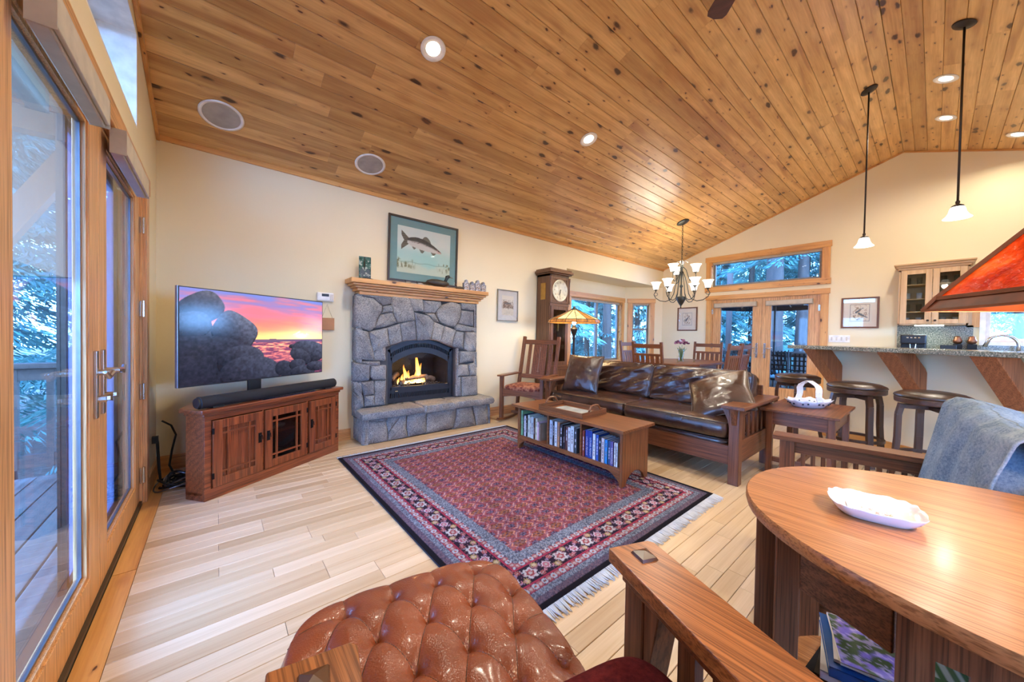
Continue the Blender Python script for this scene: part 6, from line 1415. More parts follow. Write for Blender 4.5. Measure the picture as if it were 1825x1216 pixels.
m = MB(); m.tube([(cw / 2, .12, 1.55), (cw / 2, .12, .98)], .005, 6); m.lathe([(0, -.006), (.06, -.004), (.066, 0), (.06, .006), (0, .008)], 28).v; 
MB().tube([(cw / 2, .12, 1.58), (cw / 2, .12, .95)], .006, 6).o('pendulum_rod', 'clock', ck)
MB().lathe([(0, -.008), (.055, -.004), (.062, 0), (.055, .006), (0, .008)], 28).xf(Matrix.Translation((cw / 2, .11, .95)) @ Matrix.Rotation(PI / 2, 4, 'X')).o('pendulum_bob', 'brass', ck, smooth=True)
for x, z in ((.12, 1.38), (.28, 1.22)): MB().lathe([(0, 0), (.016, .004), (.018, .01), (.018, .21), (.012, .22), (0, .225)], 16, (x, .09, z)).o('clock_weight', 'brass', ck, smooth=True)
# ================================================================== floor lamp
fl_ = thing('floor_lamp', 'tall dark floor lamp with a cream and amber leaded-glass shade behind the sofa', 'lamp', (3.83, 3.235, 0))
MB().lathe([(0, 0), (.15, 0), (.155, .015), (.12, .03), (.05, .05), (.022, .08), (.016, .12), (.016, .9), (.02, .92), (.016, .94), (.016, 1.10), (.026, 1.12), (.018, 1.14), (.03, 1.18), (.045, 1.23), (.05, 1.25), (.03, 1.27), (.02, 1.30), (0, 1.30)], 22).o('pole', 'bronze', fl_, auto=40)
def tiff(name, rgb, e=1.6):
    k = N(name); v = k.coords(rand=True); n1 = k.noise(v, 16, 4, .6, 1.0); c = k.ramp(n1, [(.35, srgb(*[int(x * .72) for x in rgb])), (.65, srgb(*rgb))]); k.set(c, .25, coat=.4)
    k.l(c, k.b.inputs['Emission Color']); k.b.inputs['Emission Strength'].default_value = e; return k.m
tg1, tg2 = tiff('lamp_glass_cream', (250, 222, 150), 1.0), tiff('lamp_glass_amber', (190, 120, 50), .7)
nS = 16; Zt, Ze, Zs = 1.515, 1.375, 1.335; Rt, Re, Rs = .05, .355, .365
lead = MB()
def lp_(r, z, k): a = 2 * PI * k / nS; return (r * math.cos(a), r * math.sin(a), z)
for k in range(nS):
    m = MB(); q = [lp_(Rt, Zt, k), lp_(Rt, Zt, k + 1), lp_(Re, Ze, k + 1), lp_(Re, Ze, k)]; m.add(q + [(a * .985, b * .985, c - .004) for a, b, c in q], [(0, 1, 2, 3), (7, 6, 5, 4), (0, 4, 5, 1), (1, 5, 6, 2), (2, 6, 7, 3), (3, 7, 4, 0)]); m.o('shade_panel', tg2 if k % 4 == 3 else tg1, fl_)
    m = MB(); q = [lp_(Re, Ze - .001, k), lp_(Re, Ze - .001, k + 1), lp_(Rs, Zs, k + 1), lp_(Rs, Zs, k)]; m.add(q + [(a * .985, b * .985, c) for a, b, c in q], [(0, 1, 2, 3), (7, 6, 5, 4), (0, 4, 5, 1), (1, 5, 6, 2), (2, 6, 7, 3), (3, 7, 4, 0)]); m.o('skirt_panel', tg2, fl_)
    lead.beam(lp_(Rt, Zt + .001, k), lp_(Re, Ze + .001, k), .007, .005); lead.beam(lp_(Re, Ze, k), lp_(Rs, Zs, k), .006, .005); lead.beam(lp_(Re, Ze, k), lp_(Re, Ze, k + 1), .005, .006); lead.beam(lp_(Rs, Zs, k), lp_(Rs, Zs, k + 1), .005, .006)
lead.o('leading', 'bronze', fl_); MB().lathe([(.055, 0), (.05, .012), (.012, .03), (.016, .045), (0, .055)], 16, (0, 0, Zt - .003)).o('finial', 'bronze', fl_, smooth=True)
bulb('lamp_bulb', (.0, .0, 1.40), 16, .05, (1, .82, .55), fl_); MB().lathe([(0, 0), (.02, .01), (.03, .04), (.02, .07), (0, .08)], 14, (0, 0, 1.30)).o('light_bulb', 'lamp_white', fl_, smooth=True)

# ================================================================== dining set
dt = thing('dining_table', 'dark oak dining table with clipped corners under the chandelier', 'table', (6.12, 2.80, 0))
hx, hy, ccx, ccy = .82, .52, .34, .22
oct_ = [(-hx + ccx, -hy), (hx - ccx, -hy), (hx, -hy + ccy), (hx, hy - ccy), (hx - ccx, hy), (-hx + ccx, hy), (-hx, hy - ccy), (-hx, -hy + ccy)]
MB().prism(oct_, .715, .75, 'xy').o('tabletop', 'oak', dt, bevel=.006); MB().prism([(x * .86, y * .82) for x, y in oct_], .63, .715, 'xy').o('apron', 'oak', dt)
for s in (-1, 1): MB().box(s * .38 - .05, s * .38 + .05, -.24, .24, .08, .63).o('pedestal', 'oak', dt, bevel=.004); MB().box(s * .38 - .05, s * .38 + .05, -.38, .38, 0, .08).o('foot', 'oak', dt, bevel=.006)
MB().box(-.38, .38, -.03, .03, .22, .32).o('stretcher', 'oak', dt)
def dining_chair(label):
    t = thing('dining_chair', label, 'chair', (0, 0, 0), 0, 'oak slat-back dining chairs'); w = .23
    for s in (-1, 1):
        MB().box(s * w - .02, s * w + .02, -.22, -.18, 0, .44).o('leg', 'oak', t, bevel=.003)
        m = MB(); m.beam((s * w, .19, 0), (s * w, .21, .46), .036, .04, (0, 1, 0)); m.beam((s * w, .21, .45), (s * w, .30, 1.08), .036, .036, (0, 1, 0)); m.o('back_post', 'oak', t)
        MB().box(s * w - .01, s * w + .01, -.18, .2, .38, .43).o('side_rail', 'oak', t)
    MB().box(-w, w, -.21, -.19, .37, .43).o('front_rail', 'oak', t)
    bT_ = Matrix.Translation((0, .215, .46)) @ Matrix.Rotation(R(-8.2), 4, 'X')
    def q(n, x0, x1, z0, z1, y=.010): m = MB(); m.box(x0, x1, -y, y, z0, z1); m.xf(bT_); m.o(n, 'oak', t, bevel=.002)
    q('top_rail', -w, w, .53, .595); q('mid_rail', -w, w, .41, .445); q('lower_rail', -w, w, .06, .10)
    for k in range(5): x = -.16 + k * .08; q('slat', x - .028, x + .028, .10, .41, .006)
    cushion(t, 'seat_cushion', 'leather_seat', .46, .44, .06, (0, -.01, .455), p=8, n=12); return t
dc = dining_chair('oak dining chair at the near end of the table, its back to the sofa')
dc.location = (5.36, 2.83, 0); dc.rotation_euler = (0, 0, R(90))
dup(dc, (5.95, 3.42, 0), R(0), 'oak dining chair on the window side, half hidden behind the nearest chair')
dup(dc, (6.86, 2.72, 0), R(-84), 'oak dining chair at the far end of the table, right of the flowers')
dup(dc, (5.82, 2.16, 0), R(180), 'oak dining chair drawn up to the sofa-side edge right of the flowers')
dup(dc, (6.42, 2.20, 0), R(184), 'rightmost oak dining chair, in front of the far doors')
vs_ = thing('flower_vase', 'clear glass vase of purple and white flowers on the dining table', 'vase', (5.98, 2.72, .7505))
MB().lathe([(0, .002), (.045, .002), (.04, .03), (.034, .06), (.04, .12), (.052, .20), (.056, .215), (.050, .20), (.036, .12), (.03, .06), (0, .02)], 20).o('glass_body', glassmat('vase_glass', 1.6, (.86, .92, .9, 1)), vs_, smooth=True)
m = MB()
for k in range(14): a = k * 2.4; r = .02 + .07 * (k / 14) ** .5; m.tube([(.01 * math.cos(a), .01 * math.sin(a), .02), (.02 * math.cos(a), .02 * math.sin(a), .15), (r * math.cos(a), r * math.sin(a), .30 - r)], .003, 5)
m.o('stems', plain('stem_green', (86, 120, 60), .7), vs_)
pur, whi, pnk = plain('petal_purple', (112, 50, 80), .8, noise=.25), plain('petal_white', (224, 214, 214), .8), plain('petal_pink', (176, 110, 130), .8)
for k in range(26):
    a = k * 2.4; rr = .115 * (k / 26) ** .5; z = .36 - rr * rr * 5 + rng.uniform(-.012, .012); m = MB(); c = Vector((rr * math.cos(a), rr * math.sin(a), z))
    s_ = rng.uniform(.02, .03)
    for j in range(9):
        b = j * .7; d_ = Vector((math.cos(b), math.sin(b), .55)); p_ = Vector((-math.sin(b), math.cos(b), 0)); m.add([c, c + d_ * s_ * .6 + p_ * s_ * .4, c + d_ * s_, c + d_ * s_ * .6 - p_ * s_ * .4], [(0, 1, 2), (0, 2, 3)])
    m.lathe([(0, -.012), (s_ * .75, -.004), (s_ * .6, s_ * .5), (0, s_ * .65)], 7, tuple(c)); m.o('blossom', whi if k in (1, 4) else pnk if k % 5 == 2 else pur, vs_)
for dx, dy, lb in ((-.16, -.02, 'small figurine with wire stems on the dining table left of the vase'), (.12, -.16, 'small figurine with wire stems on the dining table right of the vase')):
    t = thing('wire_figurine', lb, 'figurine', (5.98 + dx, 2.72 + dy, .7505)); m = MB(); m.lathe([(0, 0), (.02, 0), (.02, .004), (.004, .008), (.003, .03)], 10); m.beam((-.03, 0, .035), (.03, 0, .035), .008, .006); m.tube([(-.02, 0, .035), (-.025, 0, .11)], .0012, 5); m.tube([(.012, 0, .035), (.015, 0, .10)], .0012, 5); m.o('figure', plain('olive_brass', (130, 116, 50), .5), t)

# ================================================================== ceiling lamps
CHX, CHY = 6.065, 2.787
cz = ceil_z(CHY)
chn = thing('chandelier', 'dark iron chandelier with nine glowing white bell shades', 'chandelier', (CHX, CHY, 0))
m = MB(); m.lathe([(0, 0), (.095, 0), (.10, -.008), (.085, -.02), (.05, -.03), (.012, -.04), (0, -.04)], 26); m.xf(Matrix.Translation((0, 0, cz)) @ Matrix.Rotation(-cl1, 4, 'X')); m.o('canopy', 'dark_iron', chn, smooth=True)
z = cz - .04; m = MB(); k = 0
while z > 2.46:
    a = (k % 2) * PI / 2; pts = [(.011 * math.sin(t) * math.cos(a), .011 * math.sin(t) * math.sin(a), z - .021 + .021 * math.cos(t)) for t in [i * PI / 5 for i in range(10)]]; m.tube(pts, .0035, 5, closed=True); z -= .034; k += 1
m.o('chain', 'dark_iron', chn)
MB().lathe([(0, 1.66), (.012, 1.67), (.006, 1.69), (.04, 1.74), (.07, 1.80), (.075, 1.84), (.07, 1.85), (.02, 1.86), (.016, 1.9), (.012, 2.0), (.03, 2.03), (.012, 2.06), (.012, 2.2), (.02, 2.34), (.03, 2.40), (.012, 2.44), (0, 2.46)], 18).o('column', 'dark_iron', chn, smooth=True)
m = MB()
for k in range(8):
    a = k * PI / 4; m.beam((.02 * math.cos(a), .02 * math.sin(a), 2.38), (.06 * math.cos(a), .06 * math.sin(a), 2.46), .018, .004); m.beam((.06 * math.cos(a), .06 * math.sin(a), 2.46), (.10 * math.cos(a), .10 * math.sin(a), 2.43), .02, .004, w2=.006)
m.o('leaf_crown', 'nickel', chn)
bell = MB().lathe([(a_ * 1.15, b_ * 1.15) for a_, b_ in [(.028, 0), (.034, .006), (.040, .03), (.047, .065), (.060, .095), (.075, .112), (.071, .112), (.056, .094), (.043, .064), (.036, .03), (.025, .008), (0, .006)]], 24).mesh('shade', 'shade_white', True)
cupm = MB().lathe([(.0, -.035), (.010, -.03), (.012, -.012), (.034, -.004), (.036, .004), (.030, .008)], 16).mesh('cup', 'dark_iron', True)
arms = [(0, k, 6, .40, 1.985, 1.80) for k in range(6)] + [(1, k, 3, .215, 2.255, 2.02) for k in range(3)]
for tier, k, n, r, zc, zlow in arms:
    a = 2 * PI * k / n + (R(-6) if tier == 0 else R(48))
    ca, sa = math.cos(a), math.sin(a)
    if tier == 0: prof = [(.02, 2.28), (.05, 2.20), (.09, 2.05), (.115, 1.90), (.16, 1.81), (.24, 1.775), (.33, 1.79), (.40, 1.84), (.43, 1.90), (.41, 1.94), (r, 1.955)]
    else: prof = [(.02, 2.36), (.07, 2.30), (.10, 2.20), (.13, 2.12), (.18, 2.10), (.22, 2.15), (r, 2.225)]
    MB().tube([(q * ca, q * sa, zz) for q, zz in prof], .0065, 7).o('arm', 'dark_iron', chn, smooth=True)
    if tier == 0:
        MB().tube([((.40 - .03 * math.sin(t)) * ca, (.40 - .03 * math.sin(t)) * sa, 1.905 + .028 * math.cos(t)) for t in [i * .6 for i in range(9)]], .004, 6).o('scroll', 'dark_iron', chn, smooth=True)
    for nm, me in (('shade', bell), ('cup', cupm)):
        o = bpy.data.objects.new(nm, me); COL.objects.link(o); o.parent = chn; o.location = (r * ca, r * sa, zc)
for dz, e in ((2.32, 34), (2.06, 26)): pass
for k in range(6):
    a = 2 * PI * k / 6 + R(-6); bulb('lamp_bulb', (.40 * math.cos(a), .40 * math.sin(a), 2.14), 5.0, .05, WARM, chn)
for k in range(3):
    a = 2 * PI * k / 3 + R(50); bulb('lamp_bulb', (.215 * math.cos(a), .215 * math.sin(a), 2.42), 5.0, .05, WARM, chn)
# pendants
for (px_, py_, lb) in ((5.492, .527, 'slim rod pendant with a white bell shade, farther of the two'), (4.77, -.097, 'slim rod pendant with a white bell shade, nearer of the two over the bar')):
    zc = ceil_z(py_); t = thing('pendant_lamp', lb, 'lamp', (px_, py_, 0), 0, 'pendant lamps over the bar')
    m = MB(); m.lathe([(0, 0), (.068, 0), (.072, -.006), (.066, -.014), (.04, -.02), (.012, -.03), (0, -.03)], 28); m.xf(Matrix.Translation((0, 0, zc)) @ Matrix.Rotation(-cl1 if py_ > YR else cl1, 4, 'X')); m.o('canopy', 'bronze', t, smooth=True)
    MB().tube([(0, 0, zc - .02), (0, 0, 2.335)], .0075, 10).o('rod', 'bronze', t, smooth=True)
    MB().lathe([(0, .13), (.012, .125), (.014, .11), (.010, .10), (.034, .085), (.040, .075), (.034, .07)], 20, (0, 0, 2.215)).o('cap', 'bronze', t, smooth=True)
    MB().lathe([(.034, .082), (.044, .06), (.050, .03), (.062, .005), (.082, -.018), (.080, -.019), (.058, .003), (.046, .03), (.040, .058), (0, .075)], 28, (0, 0, 2.215)).o('shade', 'shade_white', t, smooth=True)
    bulb('lamp_bulb', (0, 0, 2.17), 9, .04, WARM, t)
# recessed cans and in-ceiling speakers, lying in the slope
names = ['round recessed ceiling lamp nearest the viewer, above the fireplace picture', 'round recessed ceiling lamp in the middle of the slope, above the clock', 'recessed ceiling lamp by the nearer pendant rod, upper of the pair', 'recessed ceiling lamp by the nearer pendant rod, lower of the pair', 'recessed ceiling lamp at the right edge, nearest the far wall']
def slopeM(x, y): return Matrix.Translation((x, y, ceil_z(y))) @ Matrix.Rotation(-cl1 if y > YR else cl1, 4, 'X')
for i, (x, y) in enumerate(CANS + FILL_CANS):
    lb = names[i] if i < 5 else ['recessed lamp behind the viewpoint over the left windows', 'recessed lamp behind the viewpoint near the back wall middle', 'recessed lamp over the kitchen side', 'recessed lamp straight above the viewpoint', 'recessed lamp of the slope toward the dining table', 'recessed lamp near the ridge'][i - 5]
    if i >= 5 and (x, y) in ((4.7, 2.41), (3.0, .1)): continue  # these two added fill lamps get no fixture
    t = thing('ceiling_lamp', lb, 'lamp', (0, 0, 0), 0, 'recessed ceiling lamps')
    t.matrix_world = slopeM(x, y)
    MB().lathe([(.088, .0), (.092, -.006), (.086, -.009), (.066, -.007), (.060, .0)], 36).o('trim_ring', 'white_paint', t, smooth=True)
    MB().lathe([(.064, -.006), (.058, -.004), (.052, -.002)], 30).o('baffle', 'white_paint', t)
    MB().lathe([(0, -.003), (.052, -.003), (.054, -.001)], 30).o('lens', 'lamp_white', t)
for x, y, lb in ((.024, 3.613, 'round grey in-ceiling speaker nearer the left wall'), (1.163, 3.631, 'round grey in-ceiling speaker above the thermostat')):
    t = thing('ceiling_speaker', lb, 'speaker', (0, 0, 0), 0, 'in-ceiling speakers'); t.matrix_world = slopeM(x, y)
    MB().lathe([(.125, .0), (.138, -.003), (.143, -.006), (.13, -.009), (.118, -.006), (.118, 0)], 44).o('trim_ring', 'white_paint', t, smooth=True)
    MB().lathe([(0, -.006), (.119, -.006), (.119, 0)], 44).o('grille', 'speaker_cloth', t)
# ceiling fan, one blade tip in view
fn = thing('ceiling_fan', 'ceiling fan with dark reddish blades at the top edge', 'fan', (2.35, .60, 0))
zf = 3.50; MB().tube([(0, 0, ceil_z(.6) - .0), (0, 0, zf)], .014, 10).o('downrod', 'bronze', fn); MB().lathe([(0, -.10), (.06, -.09), (.10, -.03), (.11, .02), (.08, .06), (0, .07)], 24, (0, 0, zf)).o('motor', 'bronze', fn, smooth=True)
MB().lathe([(0, 0), (.06, 0), (.05, -.06), (0, -.07)], 20, (0, 0, ceil_z(.6))).o('canopy', 'bronze', fn, smooth=True)
a0 = math.atan2(1.10 - .60, 2.80 - 2.35)
for k in range(5):
    a = a0 + k * 2 * PI / 5; m = MB(); m.prism([(.16, -.05), (.62, -.068), (.655, -.055), (.67, 0), (.655, .055), (.62, .068), (.16, .05)], -.004, .004, 'xy'); m.xf(Matrix.Translation((0, 0, zf)) @ Matrix.Rotation(a, 4, 'Z') @ Matrix.Rotation(R(10), 4, 'X')); m.o('blade', 'fan', fn, bevel=.002)
    m = MB(); m.beam((.08, 0, 0), (.22, 0, 0), .03, .008); m.xf(Matrix.Translation((0, 0, zf)) @ Matrix.Rotation(a, 4, 'Z')); m.o('blade_arm', 'bronze', fn)

# ================================================================== bar, stools, kitchen
BA = math.atan2(.839, .545)          # direction of the bar wall (away from the viewer)
BP = Vector((5.43, .50))               # on the bar wall face
bu = Vector((.545, .839)); bn = Vector((-.839, .545))
bar = struct('wall_bar', (BP.x, BP.y, 0), BA, 'white half wall carrying the granite bar')
# local: x along the bar (positive = far/left end), y positive = towards the viewer's side
MB().box(-2.6, .42, -.14, 0, 0, 1.045).o('bar_wall', 'wall', bar)
MB().box(-2.6, .425, 0, .016, 0, .125).o('baseboard', 'pine', bar, bevel=.003)
bc = thing('bar_counter', 'speckled green-grey granite bar counter', 'counter', (BP.x, BP.y, 0), BA)
MB().prism([(-2.6, .40), (.50, .42), (.52, .40), (.52, -.30), (-2.6, -.30)], 1.047, 1.087, 'xy').o('slab', 'granite', bc, bevel=.004)
def corbel(x, lb):
    t = thing('corbel_brace', lb, 'bracket', (BP.x, BP.y, 0), BA, 'timber braces under the bar'); w = .075
    # parallelogram brace leaning out from the wall to the counter's underside
    m = MB(); m.prism([(.37, 1.046), (.0, .62), (.0, .86), (.02, .90), (.15, 1.046)], x - w, x + w, 'yz'); m.o('brace', 'corbel', t, bevel=.006)
for x, lb in ((.28, 'slanted timber brace under the far end of the bar'), (-.48, 'slanted timber brace under the middle of the bar behind the stools'), (-1.12, 'slanted timber brace under the near end of the bar')): corbel(x, lb)
st = thing('bar_stool', 'round swivel bar stool with dark leather seat, nearest to the viewer', 'stool', (4.40, .0, 0), R(20), 'swivel bar stools')
MB().lathe([(0, .76), (.10, .757), (.17, .745), (.208, .725), (.216, .712), (.21, .70), (0, .70)], 40).o('seat', 'leather_seat', st, smooth=True)
MB().lathe([(.0, .70), (.207, .70), (.212, .694), (.210, .662), (.203, .655), (0, .655)], 40).o('seat_ring', 'stool', st, auto=40)
MB().lathe([(0, .655), (.09, .655), (.09, .64), (0, .64)], 20).o('swivel_plate', 'black_metal', st)
m = MB(); m.box(-.19, .19, -.022, .022, .605, .64); m.box(-.022, .022, -.19, .19, .604, .641); m.o('cross_frame', 'stool', st, bevel=.004)
for k in range(4):
    a = k * PI / 2; c, s = math.cos(a), math.sin(a); m = MB()
    pr = [(.172, .641), (.19, .55), (.192, .35), (.205, .15), (.232, .0)]
    for (r0, z0), (r1, z1) in zip(pr, pr[1:]): m.beam((r0 * c, r0 * s, z0), (r1 * c, r1 * s, z1), .034, .042, (-s, c, 0))
    m.o('leg', 'stool', st)
m = MB(); n = 40; R0, R1, za, zb = .180, .206, .215, .238
m.lathe([(R0, za), (R1, za), (R1, zb), (R0, zb), (R0, za)], n); m.o('foot_ring', 'stool', st, auto=30)
dup(st, (4.70, .47, 0), R(35), 'round swivel bar stool with dark leather seat, middle of the three')
dup(st, (5.22, 1.02, 0), R(10), 'round swivel bar stool with dark leather seat, farthest, against the far doors')
# kitchen wall cabinet with glass doors
kc = thing('wall_cabinet', 'pale maple wall cabinet with two glazed doors on the far kitchen wall', 'cabinet', (XW, .345, 0), -PI / 2)
KW, kd, z0, z1 = .62, .34, 1.385, 2.16     # local x to the right, y outward (into the wall) so the front is at -kd
m = MB(); m.box(0, .018, -kd, 0, z0, z1); m.box(KW - .018, KW, -kd, 0, z0, z1); m.box(0, KW, -kd, 0, z0, z0 + .02); m.box(0, KW, -kd, 0, z1 - .02, z1); m.box(0, KW, -.01, -.002, z0, z1); m.o('carcass', 'maple', kc)
m = MB(); m.prism([(-.01, -kd - .01), (KW + .01, -kd - .01), (KW + .01, 0), (-.01, 0)], z1, z1 + .03, 'xy'); m.prism([(-.03, -kd - .03), (KW + .03, -kd - .03), (KW + .03, 0), (-.03, 0)], z1 + .03, z1 + .06, 'xy'); m.prism([(-.05, -kd - .055), (KW + .05, -kd - .055), (KW + .05, 0), (-.05, 0)], z1 + .06, z1 + .08, 'xy'); m.o('crown', 'maple', kc, bevel=.004)
for i, (a, b) in enumerate(((.02, KW / 2 - .002), (KW / 2 + .002, KW - .02))):
    d = ring(a, b, z0 + .015, z1 - .01, .06, -kd - .02, -kd).o('door', 'maple', kc, bevel=.003); MB().box(a + .06, b - .06, -kd - .012, -kd - .008, z0 + .075, z1 - .07).o('glass_pane', glassmat('seeded_glass', .7, (.82, .84, .8, 1)), d)
    hx_ = b - .03 if i == 0 else a + .03; MB().lathe([(0, 0), (.012, 0), (.006, .008), (.014, .018), (.012, .026), (0, .028)], 14).xf(Matrix.Translation((hx_, -kd - .02, z0 + .06)) @ Matrix.Rotation(PI / 2, 4, 'X')).o('knob', 'bronze', d, smooth=True)
for z in (1.56, 1.74, 1.94): MB().box(.018, KW - .018, -kd + .02, -.01, z, z + .014).o('shelf', 'maple', kc)
for i, z in enumerate((1.406, 1.575, 1.755, 1.955)):
    for j in range(5):
        t = thing('glassware', f'{["bottom", "second", "third", "top"][i]} shelf {["leftmost", "second", "middle", "fourth", "rightmost"][j]} glass in the kitchen cabinet', 'glass', (XW - .16, .345 - .08 - j * .11, z), 0, 'glasses in the kitchen cabinet')
        MB().lathe([(0, 0), (.026, 0), (.03, .09 + .02 * (i % 2)), (.028, .09 + .02 * (i % 2)), (.023, .006), (0, .006)], 14).o('tumbler', glassmat('tumbler_glass', 2.5, (.9, .92, .92, 1)) if i % 2 else 'porcelain', t, smooth=True)
MB().box(.16, KW - .2, -kd + .01, -kd + .05, z0 - .012, z0).o('light_strip', 'under_cabinet', kc)
ul = bpy.data.lights.new('under_cabinet_lamp', 'AREA'); ul.shape = 'RECTANGLE'; ul.size = .3; ul.size_y = .03; ul.energy = 3; ul.color = (.85, 1, .95)
uo = bpy.data.objects.new('under_cabinet_lamp', ul); COL.objects.link(uo); uo.parent = kc; uo.location = (.3, -kd + .06, z0 - .02)
MB().box(KW, KW + .04, -.04, 0, z0, 2.0).o('side_filler', 'maple', kc)
bsp = struct('trim_4', (XW, .36, 0), -PI / 2, 'granite splashback behind the kitchen counter')
MB().box(0, 1.9, -.02, 0, .93, 1.12).o('splashback', 'granite', bsp); MB().box(0, .69, -.02, 0, 1.12, 1.385).o('splashback', 'granite', bsp)
kcn = thing('kitchen_counter', 'granite worktop on base cabinets along the far kitchen wall', 'counter', (XW, .36, 0), -PI / 2)
MB().box(0, 1.9, -.64, -.02, .90, .93).o('worktop', 'granite', kcn); MB().box(0, 1.9, -.60, -.02, 0, .90).o('base_cabinet', 'maple', kcn)
cmk = thing('coffee_maker', 'black coffee machine under the kitchen cabinet', 'appliance', (XW - .30, .19, .931), -PI / 2)
m = MB(); m.box(-.12, .12, -.02, .14, 0, .30); m.box(-.12, .12, -.16, .14, .19, .32); m.box(-.12, .12, -.16, .14, 0, .03); m.o('housing', 'black_plastic', cmk, bevel=.02)
m = MB()
for k in range(4): m.lathe([(0, 0), (.010, 0), (.010, .003), (0, .003)], 10, (0, 0, 0)).v
bt_ = MB()
for k in range(4): bt_.box(-.06 + k * .035, -.04 + k * .035, -.163, -.158, .27, .285)
bt_.o('button_row', 'chrome', cmk); MB().tube([(-.028, -.165, .19), (-.022, -.17, .13), (.022, -.17, .13), (.028, -.165, .19)], .005, 8).o('spout_frame', 'chrome', cmk)
t = thing('tea_tin', 'low black box on the kitchen counter right of the coffee machine', 'box', (XW - .26, -.12, .931)); MB().box(-.05, .05, -.07, .07, 0, .185).o('box_body', 'black_plastic', t, bevel=.006)
for y, lb in ((-.20, 'left round copper canister against the splashback'), (-.32, 'right round copper canister against the splashback')):
    t = thing('copper_canister', lb, 'canister', (XW - .12, y, .931), 0, 'copper canisters'); MB().box(-.04, .04, -.04, .04, 0, .20).o('stand', 'black_metal', t)
    MB().lathe([(0, 0), (.03, .005), (.042, .03), (.044, .05), (.03, .075), (.034, .09), (.02, .105), (0, .11)], 18, (0, 0, .20)).o('body', 'copper', t, smooth=True)
ft = thing('kitchen_faucet', 'curved steel kitchen faucet in front of the kitchen window', 'faucet', (XW - .30, -.66, .931), R(90))
pts = [(0, 0, 0), (0, 0, .20)] + [(0.12 - .12 * math.cos(t_), 0, .20 + .12 * math.sin(t_)) for t_ in [i * PI / 10 for i in range(1, 9)]] + [(.25, 0, .17)]
MB().tube(pts, [.016] * (len(pts) - 1) + [.02], 12).o('spout', 'nickel', ft, smooth=True)
MB().lathe([(0, 0), (.03, 0), (.03, .02), (.018, .04), (0, .05)], 16).o('base', 'nickel', ft, smooth=True)
# ================================================================== outside
gr = MB().box(-40, 60, -40, 60, -1.2, -1.0).o('ground', 'ground'); tag(gr, 'forest floor beyond the decks', kind='structure')
ZD = -.08
d1 = thing('side_deck', 'weathered wooden deck outside the left doors', 'deck', (0, 0, 0), kind='structure')
for k in range(16):
    x = -.62 - k * .145
    MB().box(x - .068, x + .068, .2, 4.70, ZD - .03, ZD).o('deck_board', 'deck', d1, bevel=.004)
MB().box(-2.95, -.52, .2, 4.7, ZD - .2, ZD - .035).o('deck_frame', 'rail', d1)
def railing(name, label, p, q, ztop=.84, zlow=.02, zd=ZD, sp=.135, posts=(), wide=.14):
    t = thing(name, label, 'railing', (0, 0, 0), 0, None, 'structure' if False else None); p, q = Vector(p), Vector(q); L = (q - p).length; d = (q - p) / L
    up = lambda s, z: (p.x + d.x * s, p.y + d.y * s, z)
    MB().beam(up(0, ztop), up(L, ztop), wide, .04).o('top_rail', 'rail', t, bevel=.004); MB().beam(up(0, ztop - .07), up(L, ztop - .07), .04, .09).o('sub_rail', 'rail', t); MB().beam(up(0, zlow + .06), up(L, zlow + .06), .04, .10).o('lower_rail', 'rail', t)
    n = int(L / sp)
    for k in range(1, n): MB().beam(up(k * L / n, zlow), up(k * L / n, ztop - .03), .038, .045).o('baluster', 'rail', t)
    for s in posts: MB().beam(up(s, zd - .2), up(s, ztop), .09, .09).o('post', 'rail', t, bevel=.004)
    return t
railing('deck_railing', 'dark wooden railing of the side deck', (-3.0, 4.60, 0), (-.5, 4.60, 0), posts=(.04, 1.25, 2.4), sp=.17)
# roof beam and brace over the side deck
pb = thing('porch_beam', 'timber porch beam with a slanting brace outside the left doors', 'beam', (0, 0, 0))
MB().beam((-2.6, .2, 3.0), (-2.6, 5.2, 3.0), .14, .24).o('beam', 'corbel', pb); MB().beam((-1.5, 5.1, 1.75), (-.9, 5.1, 2.95), .12, .16).o('brace', 'corbel', pb); MB().beam((-.6, 5.15, 2.98), (-2.7, 5.15, 2.98), .14, .24).o('beam', 'corbel', pb)
m = MB()
m.prism([(.2, 3.12), (5.3, 3.12), (5.3, 3.16), (.2, 3.16)], -2.9, -.56, 'yz'); m.v = [(v[0], v[1], v[2] + (-v[0]) * -.0) for v in m.v]
pr_ = m.o('porch_roof', 'rail'); tag(pr_, 'plank soffit of the porch over the side deck', kind='structure')
# far deck
d2 = thing('far_deck', 'dark deck outside the far doors', 'deck', (0, 0, 0), kind='structure')
for k in range(19): x = 8.03 + k * .145; MB().box(x - .068, x + .068, -1.2, 5.6, ZD - .03, ZD).o('deck_board', 'deck', d2)
railing('deck_railing', 'dark slatted railing beyond the far deck furniture', (10.7, -1.2, 0), (10.7, 5.6, 0), posts=(.05, 2.2, 4.4, 6.7), sp=.15)
MB().beam((10.55, 3.55, ZD), (10.55, 3.55, 2.9), .11, .11).o('porch_post', 'rail', thing('porch_post', 'squared porch post seen through the left leaf of the far doors', 'post', (0, 0, 0)))
um = thing('patio_umbrella', 'closed-pole dark patio umbrella over the patio table', 'umbrella', (9.45, 2.27, 0))
MB().tube([(0, 0, ZD), (0, 0, 2.30)], .02, 10).o('pole', 'black_metal', um)
m = MB()
for k in range(8):
    a, b = k * PI / 4, (k + 1) * PI / 4; m.add([(0, 0, 2.32), (1.35 * math.cos(a), 1.35 * math.sin(a), 1.96), (1.35 * math.cos(b), 1.35 * math.sin(b), 1.96), (1.35 * math.cos(a), 1.35 * math.sin(a), 1.86), (1.35 * math.cos(b), 1.35 * math.sin(b), 1.86)], [(0, 1, 2), (1, 3, 4, 2)])
o = m.o('canopy', 'navy_cloth', um, fix=False); s = o.modifiers.new('s', 'SOLIDIFY'); s.thickness = .006
m = MB()
